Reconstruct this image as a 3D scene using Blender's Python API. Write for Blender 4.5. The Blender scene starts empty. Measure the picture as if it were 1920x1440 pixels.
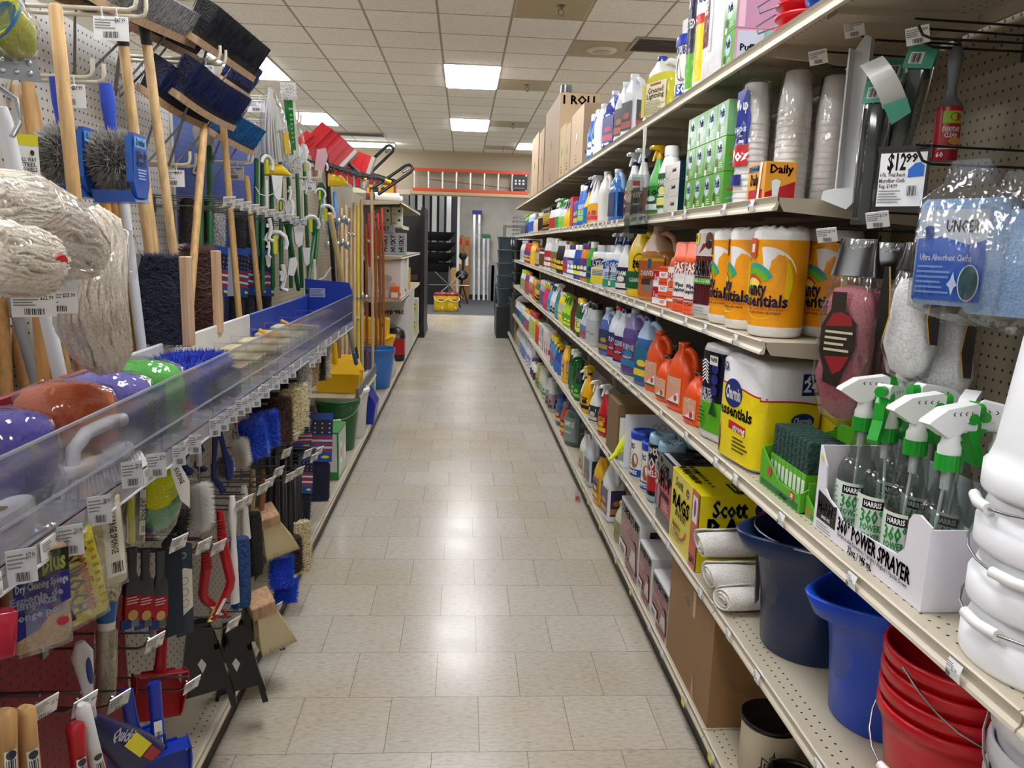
import bpy, math, random
from mathutils import Vector, Matrix
random.seed(7)
C = bpy.context.scene.collection
S = bpy.context.scene
PI = math.pi
V = Vector

# ---------------- camera, world, exposure ----------------
CAM = Matrix(((0.998, -0.019, -0.066), (-0.061, 0.18, -0.982), (0.03, 0.983, 0.179)))
def _cam_axes():
 vx, vy, roll, f = 870., 455., .031, 1442.
 d = V(((vx-960)/f, -(vy-720)/f, -1.)); e = V((1, -roll, 0))
 y = d.normalized(); z = e.cross(d).normalized(); x = y.cross(z)
 return Matrix((x, y, z))
CAM = _cam_axes()
EYE = V((0, 0, 1.6))
cd = bpy.data.cameras.new('camera'); cam = bpy.data.objects.new('camera', cd); C.objects.link(cam)
cam.matrix_world = Matrix.Translation(EYE) @ CAM.to_4x4()
cd.sensor_width = 36; cd.lens = 1442/1920*36; cd.clip_start = .01; cd.clip_end = 100
S.camera = cam
def at(u, v, x=None, y=None, z=None):
 """world point seen at pixel (u, v) of the 1920x1440 frame on the given plane"""
 r = CAM @ V(((u-960)/1442., -(v-720)/1442., -1.))
 ax, val = (0, x) if x is not None else (1, y) if y is not None else (2, z)
 return EYE + r*((val-EYE[ax])/r[ax])
w = bpy.data.worlds.new('world'); S.world = w; w.use_nodes = True
w.node_tree.nodes['Background'].inputs[0].default_value = (.9, .95, 1, 1)
w.node_tree.nodes['Background'].inputs[1].default_value = .15
S.view_settings.view_transform = 'Standard'; S.view_settings.look = 'None'
S.view_settings.gamma = 1; S.view_settings.use_curve_mapping = False
S.view_settings.exposure = 1.75
S.cycles.max_bounces = 8; S.cycles.diffuse_bounces = 4; S.cycles.glossy_bounces = 3
S.cycles.transmission_bounces = 6; S.cycles.transparent_max_bounces = 16
S.cycles.use_denoising = True; S.cycles.sample_clamp_indirect = 4
S.cycles.caustics_reflective = False; S.cycles.caustics_refractive = False
LAMP = 6.4

# ---------------- materials ----------------
def lin(h):
 h = h.lstrip('#'); o = []
 for i in (0, 2, 4):
  c = int(h[i:i+2], 16)/255
  o.append(c/12.92 if c <= .04045 else ((c+.055)/1.055)**2.4)
 return (*o, 1)
_M = {}
def nmat(name):
 m = bpy.data.materials.new(name); m.use_nodes = True
 return m, m.node_tree, m.node_tree.nodes, m.node_tree.links, m.node_tree.nodes['Principled BSDF']
def bump(nt, b, h, strength=.2, dist=.002):
 n = nt.nodes.new('ShaderNodeBump'); n.inputs['Strength'].default_value = strength; n.inputs['Distance'].default_value = dist
 nt.links.new(h, n.inputs['Height']); nt.links.new(n.outputs[0], b.inputs['Normal'])
def noise(nt, scale, stretch=(1, 1, 1), detail=3, coord='Object'):
 t = nt.nodes.new('ShaderNodeTexCoord'); mp = nt.nodes.new('ShaderNodeMapping'); mp.inputs['Scale'].default_value = stretch
 n = nt.nodes.new('ShaderNodeTexNoise'); n.inputs['Scale'].default_value = scale; n.inputs['Detail'].default_value = detail
 nt.links.new(t.outputs[coord], mp.inputs[0]); nt.links.new(mp.outputs[0], n.inputs[0])
 return n
def ramp(nt, fac, stops):
 r = nt.nodes.new('ShaderNodeValToRGB'); e = r.color_ramp.elements
 while len(e) < len(stops): e.new(.5)
 for i, (p, c) in enumerate(stops): e[i].position = p; e[i].color = lin(c) if isinstance(c, str) else c
 nt.links.new(fac, r.inputs[0]); return r
def mul(h, k):
 h = h.lstrip('#'); return '#' + ''.join('%02x' % max(0, min(255, int(int(h[i:i+2], 16)*k))) for i in (0, 2, 4))
KINDS = dict(p=(.32, 0, 'plastic'), s=(.5, 0, 'satin_plastic'), c=(.62, 0, 'card'), g=(.22, 0, 'glossy_print'), m=(.3, 1, 'metal'), d=(.85, 0, 'matt'),
    l=(.12, 0, 'liquid'), e=(.5, 0, 'painted_steel'))
def M(c, k='p'):
 """material of colour c and kind k, shared"""
 key = (c, k)
 if key in _M: return _M[key]
 if k in ('film', 'clear', 'frost', 'haze'):
  m, nt, N, L, b = nmat('clear_' + k)
  N.remove(b); out = N['Material Output']
  tr = N.new('ShaderNodeBsdfTransparent'); gl = N.new('ShaderNodeBsdfGlossy'); mx = N.new('ShaderNodeMixShader')
  fr = N.new('ShaderNodeLayerWeight'); fr.inputs[0].default_value = .25
  tr.inputs[0].default_value = lin(c) if k != 'film' else (1, 1, 1, 1); gl.inputs['Roughness'].default_value = .12 if k == 'film' else .06
  mr = N.new('ShaderNodeMapRange'); L.new(fr.outputs['Facing'], mr.inputs[0])
  mr.inputs[3].default_value = .1 if k == 'film' else .05; mr.inputs[4].default_value = .6
  if k == 'film':
   n = noise(nt, 30, (1, 1, .5), 2); bp = N.new('ShaderNodeBump'); bp.inputs['Strength'].default_value = .5; bp.inputs['Distance'].default_value = .02
   L.new(n.outputs[0], bp.inputs['Height']); L.new(bp.outputs[0], gl.inputs['Normal'])
  L.new(mr.outputs[0], mx.inputs[0]); L.new(tr.outputs[0], mx.inputs[1]); L.new(gl.outputs[0], mx.inputs[2])
  last = mx
  if k in ('frost', 'haze'):
   df = N.new('ShaderNodeBsdfDiffuse'); df.inputs[0].default_value = lin('#e8ecf4'); m2 = N.new('ShaderNodeMixShader'); m2.inputs[0].default_value = .28 if k == 'frost' else .06  # haze: diffuse white veil standing in for milky reflections on the tray plastic
   L.new(mx.outputs[0], m2.inputs[1]); L.new(df.outputs[0], m2.inputs[2]); last = m2
  L.new(last.outputs[0], out.inputs[0])
 elif k == 'wood':
  m, nt, N, L, b = nmat('wood_' + c[1:])
  n = noise(nt, 14, (6, 6, .5), 4); r = ramp(nt, n.outputs[0], [(.3, mul(c, .84)), (.55, c), (.75, mul(c, 1.06))])
  L.new(r.outputs[0], b.inputs['Base Color']); b.inputs['Roughness'].default_value = .5
 elif k == 'fuzz':
  m, nt, N, L, b = nmat('bristle_' + c[1:])
  n = noise(nt, 160, (1, 1, 1), 2); r = ramp(nt, n.outputs[0], [(.3, mul(c, .5)), (.5, c), (.7, mul(c, 1.25))])
  L.new(r.outputs[0], b.inputs['Base Color']); b.inputs['Roughness'].default_value = .7; bump(nt, b, n.outputs[0], .9, .01)
 elif k == 'cloth':
  m, nt, N, L, b = nmat('cloth_' + c[1:])
  n = noise(nt, 220, (1, 1, 1), 3); r = ramp(nt, n.outputs[0], [(.3, mul(c, .88)), (.6, c)])
  L.new(r.outputs[0], b.inputs['Base Color']); b.inputs['Roughness'].default_value = .9; bump(nt, b, n.outputs[0], .6, .004)
 elif k == 'wrap':   # crinkled plastic over printed paper
  m, nt, N, L, b = nmat('wrapped_' + c[1:])
  b.inputs['Base Color'].default_value = lin(c); b.inputs['Roughness'].default_value = .24
  n = noise(nt, 28, (1, 1, .8), 3); bump(nt, b, n.outputs[0], .5, .01)
 elif k == 'peg':
  m, nt, N, L, b = nmat('pegboard_' + c[1:])
  t = N.new('ShaderNodeTexCoord'); sx = N.new('ShaderNodeSeparateXYZ'); L.new(t.outputs['Object'], sx.inputs[0])
  def cell(o):
   d = N.new('ShaderNodeMath'); d.operation = 'DIVIDE'; d.inputs[1].default_value = .0254; L.new(o, d.inputs[0])
   f = N.new('ShaderNodeMath'); f.operation = 'FRACT'; L.new(d.outputs[0], f.inputs[0])
   a = N.new('ShaderNodeMath'); a.operation = 'SUBTRACT'; a.inputs[1].default_value = .5; L.new(f.outputs[0], a.inputs[0]); return a
  cx = N.new('ShaderNodeMath'); cx.operation = 'ADD'; L.new(sx.outputs[0], cx.inputs[0]); L.new(sx.outputs[1], cx.inputs[1])
  a, z = cell(cx.outputs[0]), cell(sx.outputs[2])
  cb = N.new('ShaderNodeCombineXYZ'); L.new(a.outputs[0], cb.inputs[0]); L.new(z.outputs[0], cb.inputs[1])
  ln = N.new('ShaderNodeVectorMath'); ln.operation = 'LENGTH'; L.new(cb.outputs[0], ln.inputs[0])
  lt = N.new('ShaderNodeMath'); lt.operation = 'LESS_THAN'; lt.inputs[1].default_value = .14; L.new(ln.outputs['Value'], lt.inputs[0])
  mx = N.new('ShaderNodeMix'); mx.data_type = 'RGBA'; L.new(lt.outputs[0], mx.inputs[0]); mx.inputs[6].default_value = lin(c); mx.inputs[7].default_value = lin('#1a1815')
  L.new(mx.outputs[2], b.inputs['Base Color']); b.inputs['Roughness'].default_value = .55
 elif k == 'glow':
  m, nt, N, L, b = nmat('lamp_diffuser')
  b.inputs['Base Color'].default_value = lin('#ffffff'); b.inputs['Emission Color'].default_value = lin(c); b.inputs['Emission Strength'].default_value = LAMP
 else:
  ro, me, nm = KINDS[k]
  m, nt, N, L, b = nmat(nm + '_' + c[1:])
  b.inputs['Base Color'].default_value = lin(c); b.inputs['Roughness'].default_value = ro; b.inputs['Metallic'].default_value = me
 _M[key] = m
 return m

# ---------------- mesh builder ----------------
_T = {}
def glyphs(s):
 """outline faces of a string, unit height, centred"""
 if s not in _T:
  cu = bpy.data.curves.new('t', 'FONT'); cu.body = s; cu.resolution_u = 1; cu.align_x = 'CENTER'; cu.align_y = 'CENTER'; cu.offset = .028; cu.size = 1.4
  o = bpy.data.objects.new('t', cu); C.objects.link(o)
  dg = bpy.context.evaluated_depsgraph_get(); me = o.evaluated_get(dg).to_mesh()
  vs = [(v.co.x, v.co.y) for v in me.vertices]; fs = [tuple(p.vertices) for p in me.polygons]
  o.evaluated_get(dg).to_mesh_clear(); bpy.data.objects.remove(o); bpy.data.curves.remove(cu)
  _T[s] = (vs, fs)
 return _T[s]
class MB:
 def __init__(s, T=None): s.v = []; s.f = []; s.fm = []; s.fs = []; s.ms = []; s.mi = 0; s.T = T or Matrix(); s.mat = None
 def m(s, *a):
  mt = a[0] if isinstance(a[0], bpy.types.Material) else M(*a)
  if mt not in s.ms: s.ms.append(mt)
  s.mi = s.ms.index(mt); return s
 def add(s, vs, fs, smooth=False):
  n = len(s.v); T = s.T
  s.v += [tuple(T @ V(p)) for p in vs]
  for f in fs: s.f.append(tuple(i+n for i in f)); s.fm.append(s.mi); s.fs.append(smooth)
  return s
 def box(s, x0, x1, y0, y1, z0, z1, b=0, taper=None):
  if x0 > x1: x0, x1 = x1, x0
  if y0 > y1: y0, y1 = y1, y0
  if z0 > z1: z0, z1 = z1, z0
  if b:
   def ring(z, i): return [(x0+i, y0, z), (x1-i, y0, z), (x1, y0+i, z), (x1, y1-i, z), (x1-i, y1, z), (x0+i, y1, z), (x0, y1-i, z), (x0, y0+i, z)]
   def ringin(z): return [(x0+b, y0+b, z), (x1-b, y0+b, z), (x1-b, y0+b, z), (x1-b, y1-b, z), (x1-b, y1-b, z), (x0+b, y1-b, z), (x0+b, y1-b, z), (x0+b, y0+b, z)]
   vs = ringin(z0) + ring(z0+b, b) + ring(z1-b, b) + ringin(z1); fs = []
   for k in range(3):
    for i in range(8): j = (i+1) % 8; fs.append((k*8+i, k*8+j, k*8+8+j, k*8+8+i))
   fs += [tuple(range(7, -1, -1)), tuple(range(24, 32))]
   return s.add(vs, fs)
  vs = [(x0, y0, z0), (x1, y0, z0), (x1, y1, z0), (x0, y1, z0), (x0, y0, z1), (x1, y0, z1), (x1, y1, z1), (x0, y1, z1)]
  if taper:
   mx, my = (x0+x1)/2, (y0+y1)/2
   vs = vs[:4] + [(mx+(p[0]-mx)*taper, my+(p[1]-my)*taper, p[2]) for p in vs[4:]]
  return s.add(vs, [(0, 3, 2, 1), (4, 5, 6, 7), (0, 1, 5, 4), (1, 2, 6, 5), (2, 3, 7, 6), (3, 0, 4, 7)])
 def loft(s, rings, cap=(1, 1), smooth=True):
  """rings: equal-length lists of points"""
  n = len(rings[0]); vs = [p for r in rings for p in r]; fs = []
  for k in range(len(rings)-1):
   for i in range(n): j = (i+1) % n; fs.append((k*n+i, k*n+j, k*n+n+j, k*n+n+i))
  s.add(vs, fs, smooth)
  if cap[0]: s.add(rings[0], [tuple(range(n-1, -1, -1))])
  if cap[1]: s.add(rings[-1], [tuple(range(n))])
  return s
 def lathe(s, prof, n=16, c=(0, 0, 0), cap=(1, 1), sx=1, sy=1, smooth=True):
  """prof: (radius, height) pairs about z through c"""
  return s.loft([[(c[0]+r*sx*math.cos(2*PI*i/n), c[1]+r*sy*math.sin(2*PI*i/n), c[2]+z) for i in range(n)] for r, z in prof], cap, smooth)
 def sq(s, prof, n=20, e=4, c=(0, 0, 0), cap=(1, 1)):
  """squarish bottle: prof of (z, half width x, half depth y[, shift x, shift y])"""
  R = []
  for p in prof:
   z, a, b = p[:3]; dx = p[3] if len(p) > 3 else 0; dy = p[4] if len(p) > 4 else 0; q = []
   for i in range(n):
    t = 2*PI*(i+.5)/n; ct, st = math.cos(t), math.sin(t); k = (abs(ct)**e+abs(st)**e)**(-1/e)
    q.append((c[0]+dx+a*k*ct, c[1]+dy+b*k*st, c[2]+z))
   R.append(q)
  return s.loft(R, cap)
 def tube(s, pts, r, n=6, cap=(1, 1), rr=None, flat=1):
  pts = [V(p) for p in pts]; R = []; up = None
  for i, p in enumerate(pts):
   d = (pts[min(i+1, len(pts)-1)]-pts[max(i-1, 0)]).normalized()
   if up is None: up = V((0, 0, 1)) if abs(d.z) < .9 else V((0, 1, 0))
   a = d.cross(up).normalized(); up = a.cross(d).normalized()
   q = rr[i] if rr else r
   R.append([tuple(p + a*q*math.cos(2*PI*k/n) + up*q*flat*math.sin(2*PI*k/n)) for k in range(n)])
  return s.loft(R, cap)
 def cyl(s, a, b, r, n=12, r2=None):
  return s.tube([a, b], r, n, rr=[r, r if r2 is None else r2])
 def prism(s, pts, d, o=(0, 0, 0), ax='y', smooth=False):
  """polygon pts (a, b) extruded by d along ax ('x': a=y b=z, 'y': a=x b=z, 'z': a=x b=y)"""
  n = len(pts)
  def w(a, b, t):
   q = (t, a, b) if ax == 'x' else (a, t, b) if ax == 'y' else (a, b, t)
   return (q[0]+o[0], q[1]+o[1], q[2]+o[2])
  vs = [w(a, b, 0) for a, b in pts] + [w(a, b, d) for a, b in pts]
  fs = [(i, (i+1) % n, n+(i+1) % n, n+i) for i in range(n)]
  s.add(vs, fs, smooth); s.add(vs, [tuple(range(n-1, -1, -1)), tuple(range(n, 2*n))])
  return s
 def ball(s, c, r, sx=1, sy=1, sz=1, n=14, rings=8):
  return s.loft([[(c[0]+r*sx*math.sin(t)*math.cos(2*PI*i/n), c[1]+r*sy*math.sin(t)*math.sin(2*PI*i/n), c[2]-r*sz*math.cos(t)) for i in range(n)]
      for t in [PI*(k+.03)/(rings+.06) for k in range(rings+1)]])
 def hair(s, base, tip, w, k=None):
  """one bristle, a thin three sided spike"""
  b, t = V(base), V(tip); d = (t-b); a = d.cross(V((.3, .5, .8))).normalized()*w; c = d.cross(a).normalized()*w
  s.add([b+a, b-a*.5+c*.87, b-a*.5-c*.87, t], [(0, 1, 3), (1, 2, 3), (2, 0, 3)]); return s
 def tufts(s, fn, n, w=.0012):
  for i in range(n):
   b, t = fn(random.random(), random.random()); s.hair(b, t, w)
  return s
 def build(s, name, parent=None, loc=None, rz=0, rot=None):
  me = bpy.data.meshes.new(name); me.from_pydata(s.v, [], s.f)
  for mt in s.ms: me.materials.append(mt)
  me.polygons.foreach_set('material_index', s.fm); me.polygons.foreach_set('use_smooth', s.fs); me.update()
  o = bpy.data.objects.new(name, me); C.objects.link(o)
  if parent: o.parent = parent
  if loc is not None: o.location = loc
  if rot is not None: o.rotation_euler = rot
  elif rz: o.rotation_euler = (0, 0, rz)
  return o
class Ink:
 """flat print laid on a surface: fn(u, v, h) -> point, h the lift above the surface"""
 def __init__(s, mb, fn, curved=False, k='g'): s.mb = mb; s.fn = fn; s.h = .0004; s.cv = curved; s.k = k
 def lift(s): s.h += .00035; return s
 def poly(s, pts, c, k=None):
  s.mb.m(c, k or s.k); s.mb.add([s.fn(u, v, s.h) for u, v in pts], [tuple(range(len(pts)))]); s.lift(); return s
 def rect(s, u0, u1, v0, v1, c, k=None):
  s.mb.m(c, k or s.k); n = max(1, int(abs(u1-u0)/.008)) if s.cv else 1
  P = [s.fn(u0+(u1-u0)*i/n, v, s.h) for v in (v0, v1) for i in range(n+1)]
  s.mb.add(P, [(i, i+1, n+2+i, n+1+i) for i in range(n)], s.cv); s.lift(); return s
 def ell(s, u, v, a, b, c, n=20, t0=0, t1=2*PI):
  return s.poly([(u+a*math.cos(t0+(t1-t0)*i/n), v+b*math.sin(t0+(t1-t0)*i/n)) for i in range(n + (t1-t0 < 6))], c)
 def arc(s, u, v, r0, r1, t0, t1, c, n=14):
  s.mb.m(c, s.k); P = [s.fn(u+r*math.cos(t0+(t1-t0)*i/n), v+r*math.sin(t0+(t1-t0)*i/n), s.h) for r in (r0, r1) for i in range(n+1)]
  s.mb.add(P, [(i, i+1, n+2+i, n+1+i) for i in range(n)]); s.lift(); return s
 def text(s, u, v, t, h, c, w=None, rot=0, sx=1):
  vs, fs = glyphs(t); ww = max(p[0] for p in vs)-min(p[0] for p in vs)
  k = (w/ww if w else h*sx); cr, sr = math.cos(rot), math.sin(rot)
  s.mb.m(c, s.k); q = .018*min(k, h) if h > .01 else 0
  for e in ((-q, q*.6), (q, -q*.6), (q, q*.6), (-q, -q*.6)) if q else ((0, 0),): s.mb.add([s.fn(u+(x*k*cr-y*h*sr)+e[0], v+(x*k*sr+y*h*cr)+e[1], s.h) for x, y in vs], fs)
  s.lift(); return s
 def lines(s, u0, u1, v0, v1, n, c, fill=.4):
  """small print too fine to read"""
  for i in range(n):
   vv = v1-(v1-v0)*(i+.5)/n; hh = (v1-v0)/n*fill/2; s.rect(u0, u0+(u1-u0)*(.7+.3*math.sin(i*2.3+u0*50)**2), vv-hh, vv+hh, c)
  return s
 def bars(s, u0, u1, v0, v1, c='#222222', n=11):
  x = u0; i = 0
  while x < u1: ww = (u1-u0)/n*(.35+.4*((i*7) % 3)/2); s.rect(x, min(x+ww, u1), v0, v1, c); x += (u1-u0)/n; i += 1
  return s
def front(y, x0=0, z0=0): return lambda u, v, h: (x0+u, y-h, z0+v)         # facing -y
def side_r(x, y0=0, z0=0): return lambda u, v, h: (x+h, y0+u, z0+v)         # facing +x
def side_l(x, y0=0, z0=0): return lambda u, v, h: (x-h, y0-u, z0+v)         # facing -x
def topf(z, x0=0, y0=0): return lambda u, v, h: (x0+u, y0+v, z+h)
def round_(r, z0=0, a0=0, taper=0): return lambda u, v, h: ((r+taper*v+h)*math.sin(u/r+a0), -(r+taper*v+h)*math.cos(u/r+a0), z0+v)   # u is arc length

def tag(o, label, cat, group=None, kind=None):
 if label: o['label'] = label
 if cat: o['category'] = cat
 if group: o['group'] = group
 if kind: o['kind'] = kind
 return o
def thing(name, label, cat, loc=(0, 0, 0), rz=0, group=None, rot=None):
 o = bpy.data.objects.new(name, None); C.objects.link(o); o.location = loc; o.rotation_euler = rot or (0, 0, rz)
 o.empty_display_size = .02
 return tag(o, label, cat, group)
def struct(mb, name, label=None): o = mb.build(name); o['kind'] = 'structure'; return o
def dup(root, loc, rz=None, label=None, group=None, scale=None, rot=None):
 def cp(o, par):
  c = o.copy(); C.objects.link(c); c.parent = par
  for k in [k for k in KIDS.get(o.name, ())]: cp(k, c)
  return c
 r = root.copy(); C.objects.link(r); r.location = loc
 if rz is not None: r.rotation_euler = (0, 0, rz)
 if rot is not None: r.rotation_euler = rot
 if scale: r.scale = scale if hasattr(scale, '__len__') else (scale,)*3
 if label: r['label'] = label
 if group: r['group'] = group
 for k in list(root.children):
  c = k.copy(); C.objects.link(c); c.parent = r
  for g in list(k.children): d = g.copy(); C.objects.link(d); d.parent = c
 return r
KIDS = {}
R90 = PI/2
# ================= the room =================
HC = 3.45; YW = 16.7; YB = 22.6; XL, XR, YF = -7., 7., -5.
def mat_floor():
 m, nt, N, L, b = nmat('vinyl_tile')
 t = N.new('ShaderNodeTexCoord'); mp = N.new('ShaderNodeMapping'); mp.inputs['Location'].default_value = (.0995-.0, 5*.3048-.0-.0, 0)
 mp.inputs['Location'].default_value = (.072+.3048*40, -2.209+.3048*40, 0)
 L.new(t.outputs['Object'], mp.inputs[0])
 br = N.new('ShaderNodeTexBrick'); br.offset = .5; br.inputs['Scale'].default_value = 1; br.inputs['Mortar Size'].default_value = .0012; br.inputs['Mortar Smooth'].default_value = .3
 br.inputs['Brick Width'].default_value = .3048; br.inputs['Row Height'].default_value = .3048; br.inputs['Bias'].default_value = 0
 br.inputs['Color1'].default_value = (.9, .9, .9, 1); br.inputs['Color2'].default_value = (1, 1, 1, 1); br.inputs['Mortar'].default_value = lin('#857b68')
 L.new(mp.outputs[0], br.inputs[0])
 n1 = noise(nt, 60, (.6, 1.6, 1), 4); r1 = ramp(nt, n1.outputs[0], [(.3, '#bdb6aa'), (.5, '#ccc6ba'), (.7, '#d4cec3')])
 n3 = noise(nt, 55, (.5, 1.9, 1), 3); r3 = ramp(nt, n3.outputs[0], [(.6, (1, 1, 1, 1)), (.76, lin('#d8cdc0'))])
 n2 = noise(nt, .9, (1, 1, 1), 3); r2 = ramp(nt, n2.outputs[0], [(.35, lin('#f6efe2')), (.55, (1, 1, 1, 1))])
 def mm(a, c, bl='MULTIPLY', f=1):
  x = N.new('ShaderNodeMix'); x.data_type = 'RGBA'; x.blend_type = bl; x.inputs[0].default_value = f; L.new(a, x.inputs[6]); L.new(c, x.inputs[7]); return x.outputs[2]
 c = mm(mm(mm(r1.outputs[0], br.outputs['Color']), r2.outputs[0]), r3.outputs[0])
 mx = N.new('ShaderNodeMix'); mx.data_type = 'RGBA'; L.new(br.outputs['Fac'], mx.inputs[0]); L.new(c, mx.inputs[6]); mx.inputs[7].default_value = lin('#82786a')
 L.new(mx.outputs[2], b.inputs['Base Color'])
 n4 = noise(nt, 6, (1, 1, 1), 3); mr = N.new('ShaderNodeMapRange'); L.new(n4.outputs[0], mr.inputs[0]); mr.inputs[3].default_value = .16; mr.inputs[4].default_value = .3
 L.new(mr.outputs[0], b.inputs['Roughness']); bump(nt, b, n4.outputs[0], .08, .01)
 return m
def mat_ceiling():
 m, nt, N, L, b = nmat('ceiling_tile')
 t = N.new('ShaderNodeTexCoord'); mp = N.new('ShaderNodeMapping'); mp.inputs['Location'].default_value = (.25+.61*20, -.095+.61*20, 0)
 L.new(t.outputs['Object'], mp.inputs[0])
 br = N.new('ShaderNodeTexBrick'); br.offset = 0; br.inputs['Scale'].default_value = 1; br.inputs['Mortar Size'].default_value = .011; br.inputs['Mortar Smooth'].default_value = .05
 br.inputs['Brick Width'].default_value = .61; br.inputs['Row Height'].default_value = .61; L.new(mp.outputs[0], br.inputs[0])
 br.inputs['Color1'].default_value = lin('#e6e5e2'); br.inputs['Color2'].default_value = lin('#dfddd8'); br.inputs['Mortar'].default_value = lin('#9c948a')
 n = noise(nt, 170, (1, 1, 1), 2); r = ramp(nt, n.outputs[0], [(.36, '#b5b0a8'), (.5, '#ffffff')])
 mx = N.new('ShaderNodeMix'); mx.data_type = 'RGBA'; mx.blend_type = 'MULTIPLY'; mx.inputs[0].default_value = .6; L.new(br.outputs[0], mx.inputs[6]); L.new(r.outputs[0], mx.inputs[7])
 L.new(mx.outputs[2], b.inputs['Base Color']); b.inputs['Roughness'].default_value = .85
 inv = N.new('ShaderNodeMath'); inv.operation = 'SUBTRACT'; inv.inputs[0].default_value = 1; L.new(br.outputs['Fac'], inv.inputs[1])
 bump(nt, b, br.outputs['Fac'], .5, .006)
 return m
def plain(name, c, ro=.8, sc=0, c2=None):
 m, nt, N, L, b = nmat(name); b.inputs['Base Color'].default_value = lin(c); b.inputs['Roughness'].default_value = ro
 if sc:
  n = noise(nt, sc, (1, 1, 1), 4); r = ramp(nt, n.outputs[0], [(.35, c2 or mul(c, .8)), (.6, c)]); L.new(r.outputs[0], b.inputs['Base Color'])
 return m
b = MB(); b.m(mat_floor()); b.box(XL, XR, YF, 17.3, -.05, 0); struct(b, 'floor')
b = MB(); b.m(plain('carpet', '#56575a', .95, 90, '#3e3f42')); b.box(XL, XR, 17.3, YB+.1, -.05, .004); b.m('#8c8578', 's'); b.box(-.9, XR, 17.27, 17.31, 0, .008); struct(b, 'floor')
b = MB(); b.m(mat_ceiling()); b.box(XL, XR, YF, YB+.1, HC, HC+.05); struct(b, 'ceiling')
wallm = plain('painted_wall', '#cfc9bf', .8, 3, '#c4beb4')
b = MB(); b.m(wallm); b.box(XL, XR, YB, YB+.1, 0, HC); struct(b, 'wall_back')
b = MB(); b.m(wallm); b.box(XL-.1, XL, YF, YB, 0, HC); struct(b, 'wall_left')
b = MB(); b.m(wallm); b.box(XR, XR+.1, YF, YB, 0, HC); struct(b, 'wall_right')
b = MB(); b.m(wallm); b.box(XL, XR, YF-.1, YF, 0, HC); struct(b, 'wall_front')
# header wall above the opening to the back room, faced with pegboard
b = MB(); b.m('#b3a78f', 'peg'); b.box(XL, XR, YW, YW+.12, 2.66, HC)
b.m('#c9bda6', 'e'); b.box(XL, XR, YW-.01, YW+.14, 2.56, 2.66); b.m('#9b8f78', 'e')
for x in (-2.35, .41, 1.63, 4): b.box(x-.006, x+.006, YW-.003, YW, 2.66, HC)
struct(b, 'wall_header')
b = MB(); b.m('#b8a68a', 's'); b.box(XL, XR, YW-.03, YW, HC-.035, HC-.001); struct(b, 'trim_1')
b = MB(); b.m(wallm); b.box(XL, -2.6, YW, YW+.12, 0, 2.56); struct(b, 'wall_side')
b = MB(); b.m(wallm); b.box(2.9, XR, YW, YW+.12, 0, 2.56); struct(b, 'wall_side')
b = MB(); b.m('#3b3a38', 's'); b.box(-.9, 5, YB-.015, YB, .004, .12); struct(b, 'baseboard_back')

# ================= ceiling fittings =================
def ceiling_light(x, y, label, wx=.61, wy=1.22, t=0):
 o = thing('ceiling_light', label, 'light', (x, y, HC), 0, 'ceiling light panels'); hx, hy = wx/2, wy/2
 b = MB(); b.m('#e9e7e2', 'e')
 for a in ((-hx, hx, -hy, -hy+.02), (-hx, hx, hy-.02, hy), (-hx, -hx+.02, -hy+.02, hy-.02), (hx-.02, hx, -hy+.02, hy-.02)): b.box(*a, -.012-t, -.0005)
 b.build('frame', o)
 b = MB(); b.m('#fbfcff', 'glow'); b.box(-hx+.02, hx-.02, -hy+.02, hy-.02, -.022-t, -.002-t); b.build('diffuser', o)
 return o
X0 = .055
first = ceiling_light(X0, 9.19, 'lit square-edged ceiling panel, the larger-looking one over the middle of the aisle')
L2 = dup(first, (X0, 12.79, HC), label='lit ceiling panel over the aisle, behind the larger-looking middle one')
dup(first, (-2.39, 9.19, HC), label='lit ceiling panel above the dark broom heads')
dup(first, (-2.39, 12.79, HC), label='lit ceiling panel above the red dustpans')
dup(first, (1.28, 15.2, HC), label='small lit ceiling panel beside the tall cardboard boxes', scale=(1, .75, 1))
for x, y in ((X0, 5.55), (X0, 1.9), (X0, -1.7), (-2.39, 5.55), (-2.39, 1.9), (3.3, 9.19), (3.3, 5.55), (3.3, 1.9), (3.3, -1.7), (-2.39, -1.7), (-5.2, 1.9), (-5.2, 5.5), (-5.2, 9.1), (-5.2, 12.8), (5.8, -1.7), (5.8, 1.9), (5.8, 5.5), (5.8, 9.1), (5.8, 12.8), (3.3, 12.8), (-5.2, -1.7), (X0, 20), (-2.6, 20), (2.7, 20), (X0, 18.2), (-2.6, 18.2)):  # unseen panels: grid continued; side and back rows added to raise bounce light
 dup(first, (x, y, HC), label='unseen lit ceiling panel filling out the grid for light', group='ceiling panels out of view')
o = thing('strip_light', 'long surface-mounted strip light with a white housing, near the header wall', 'light', (-2.0, 15.6, HC))
b = MB(); b.m('#e4e2dc', 'e'); b.box(-.62, .62, -.18, .18, -.03, -.0005); b.build('housing', o)
b = MB(); b.m('#fbfcff', 'glow'); b.m('#ffffff', 'glow'); b.prism([(-.15, -.03), (.15, -.03), (.11, -.085), (-.11, -.085)], 1.2, (-.6, 0, 0), 'x'); b.build('diffuser', o)
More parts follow.
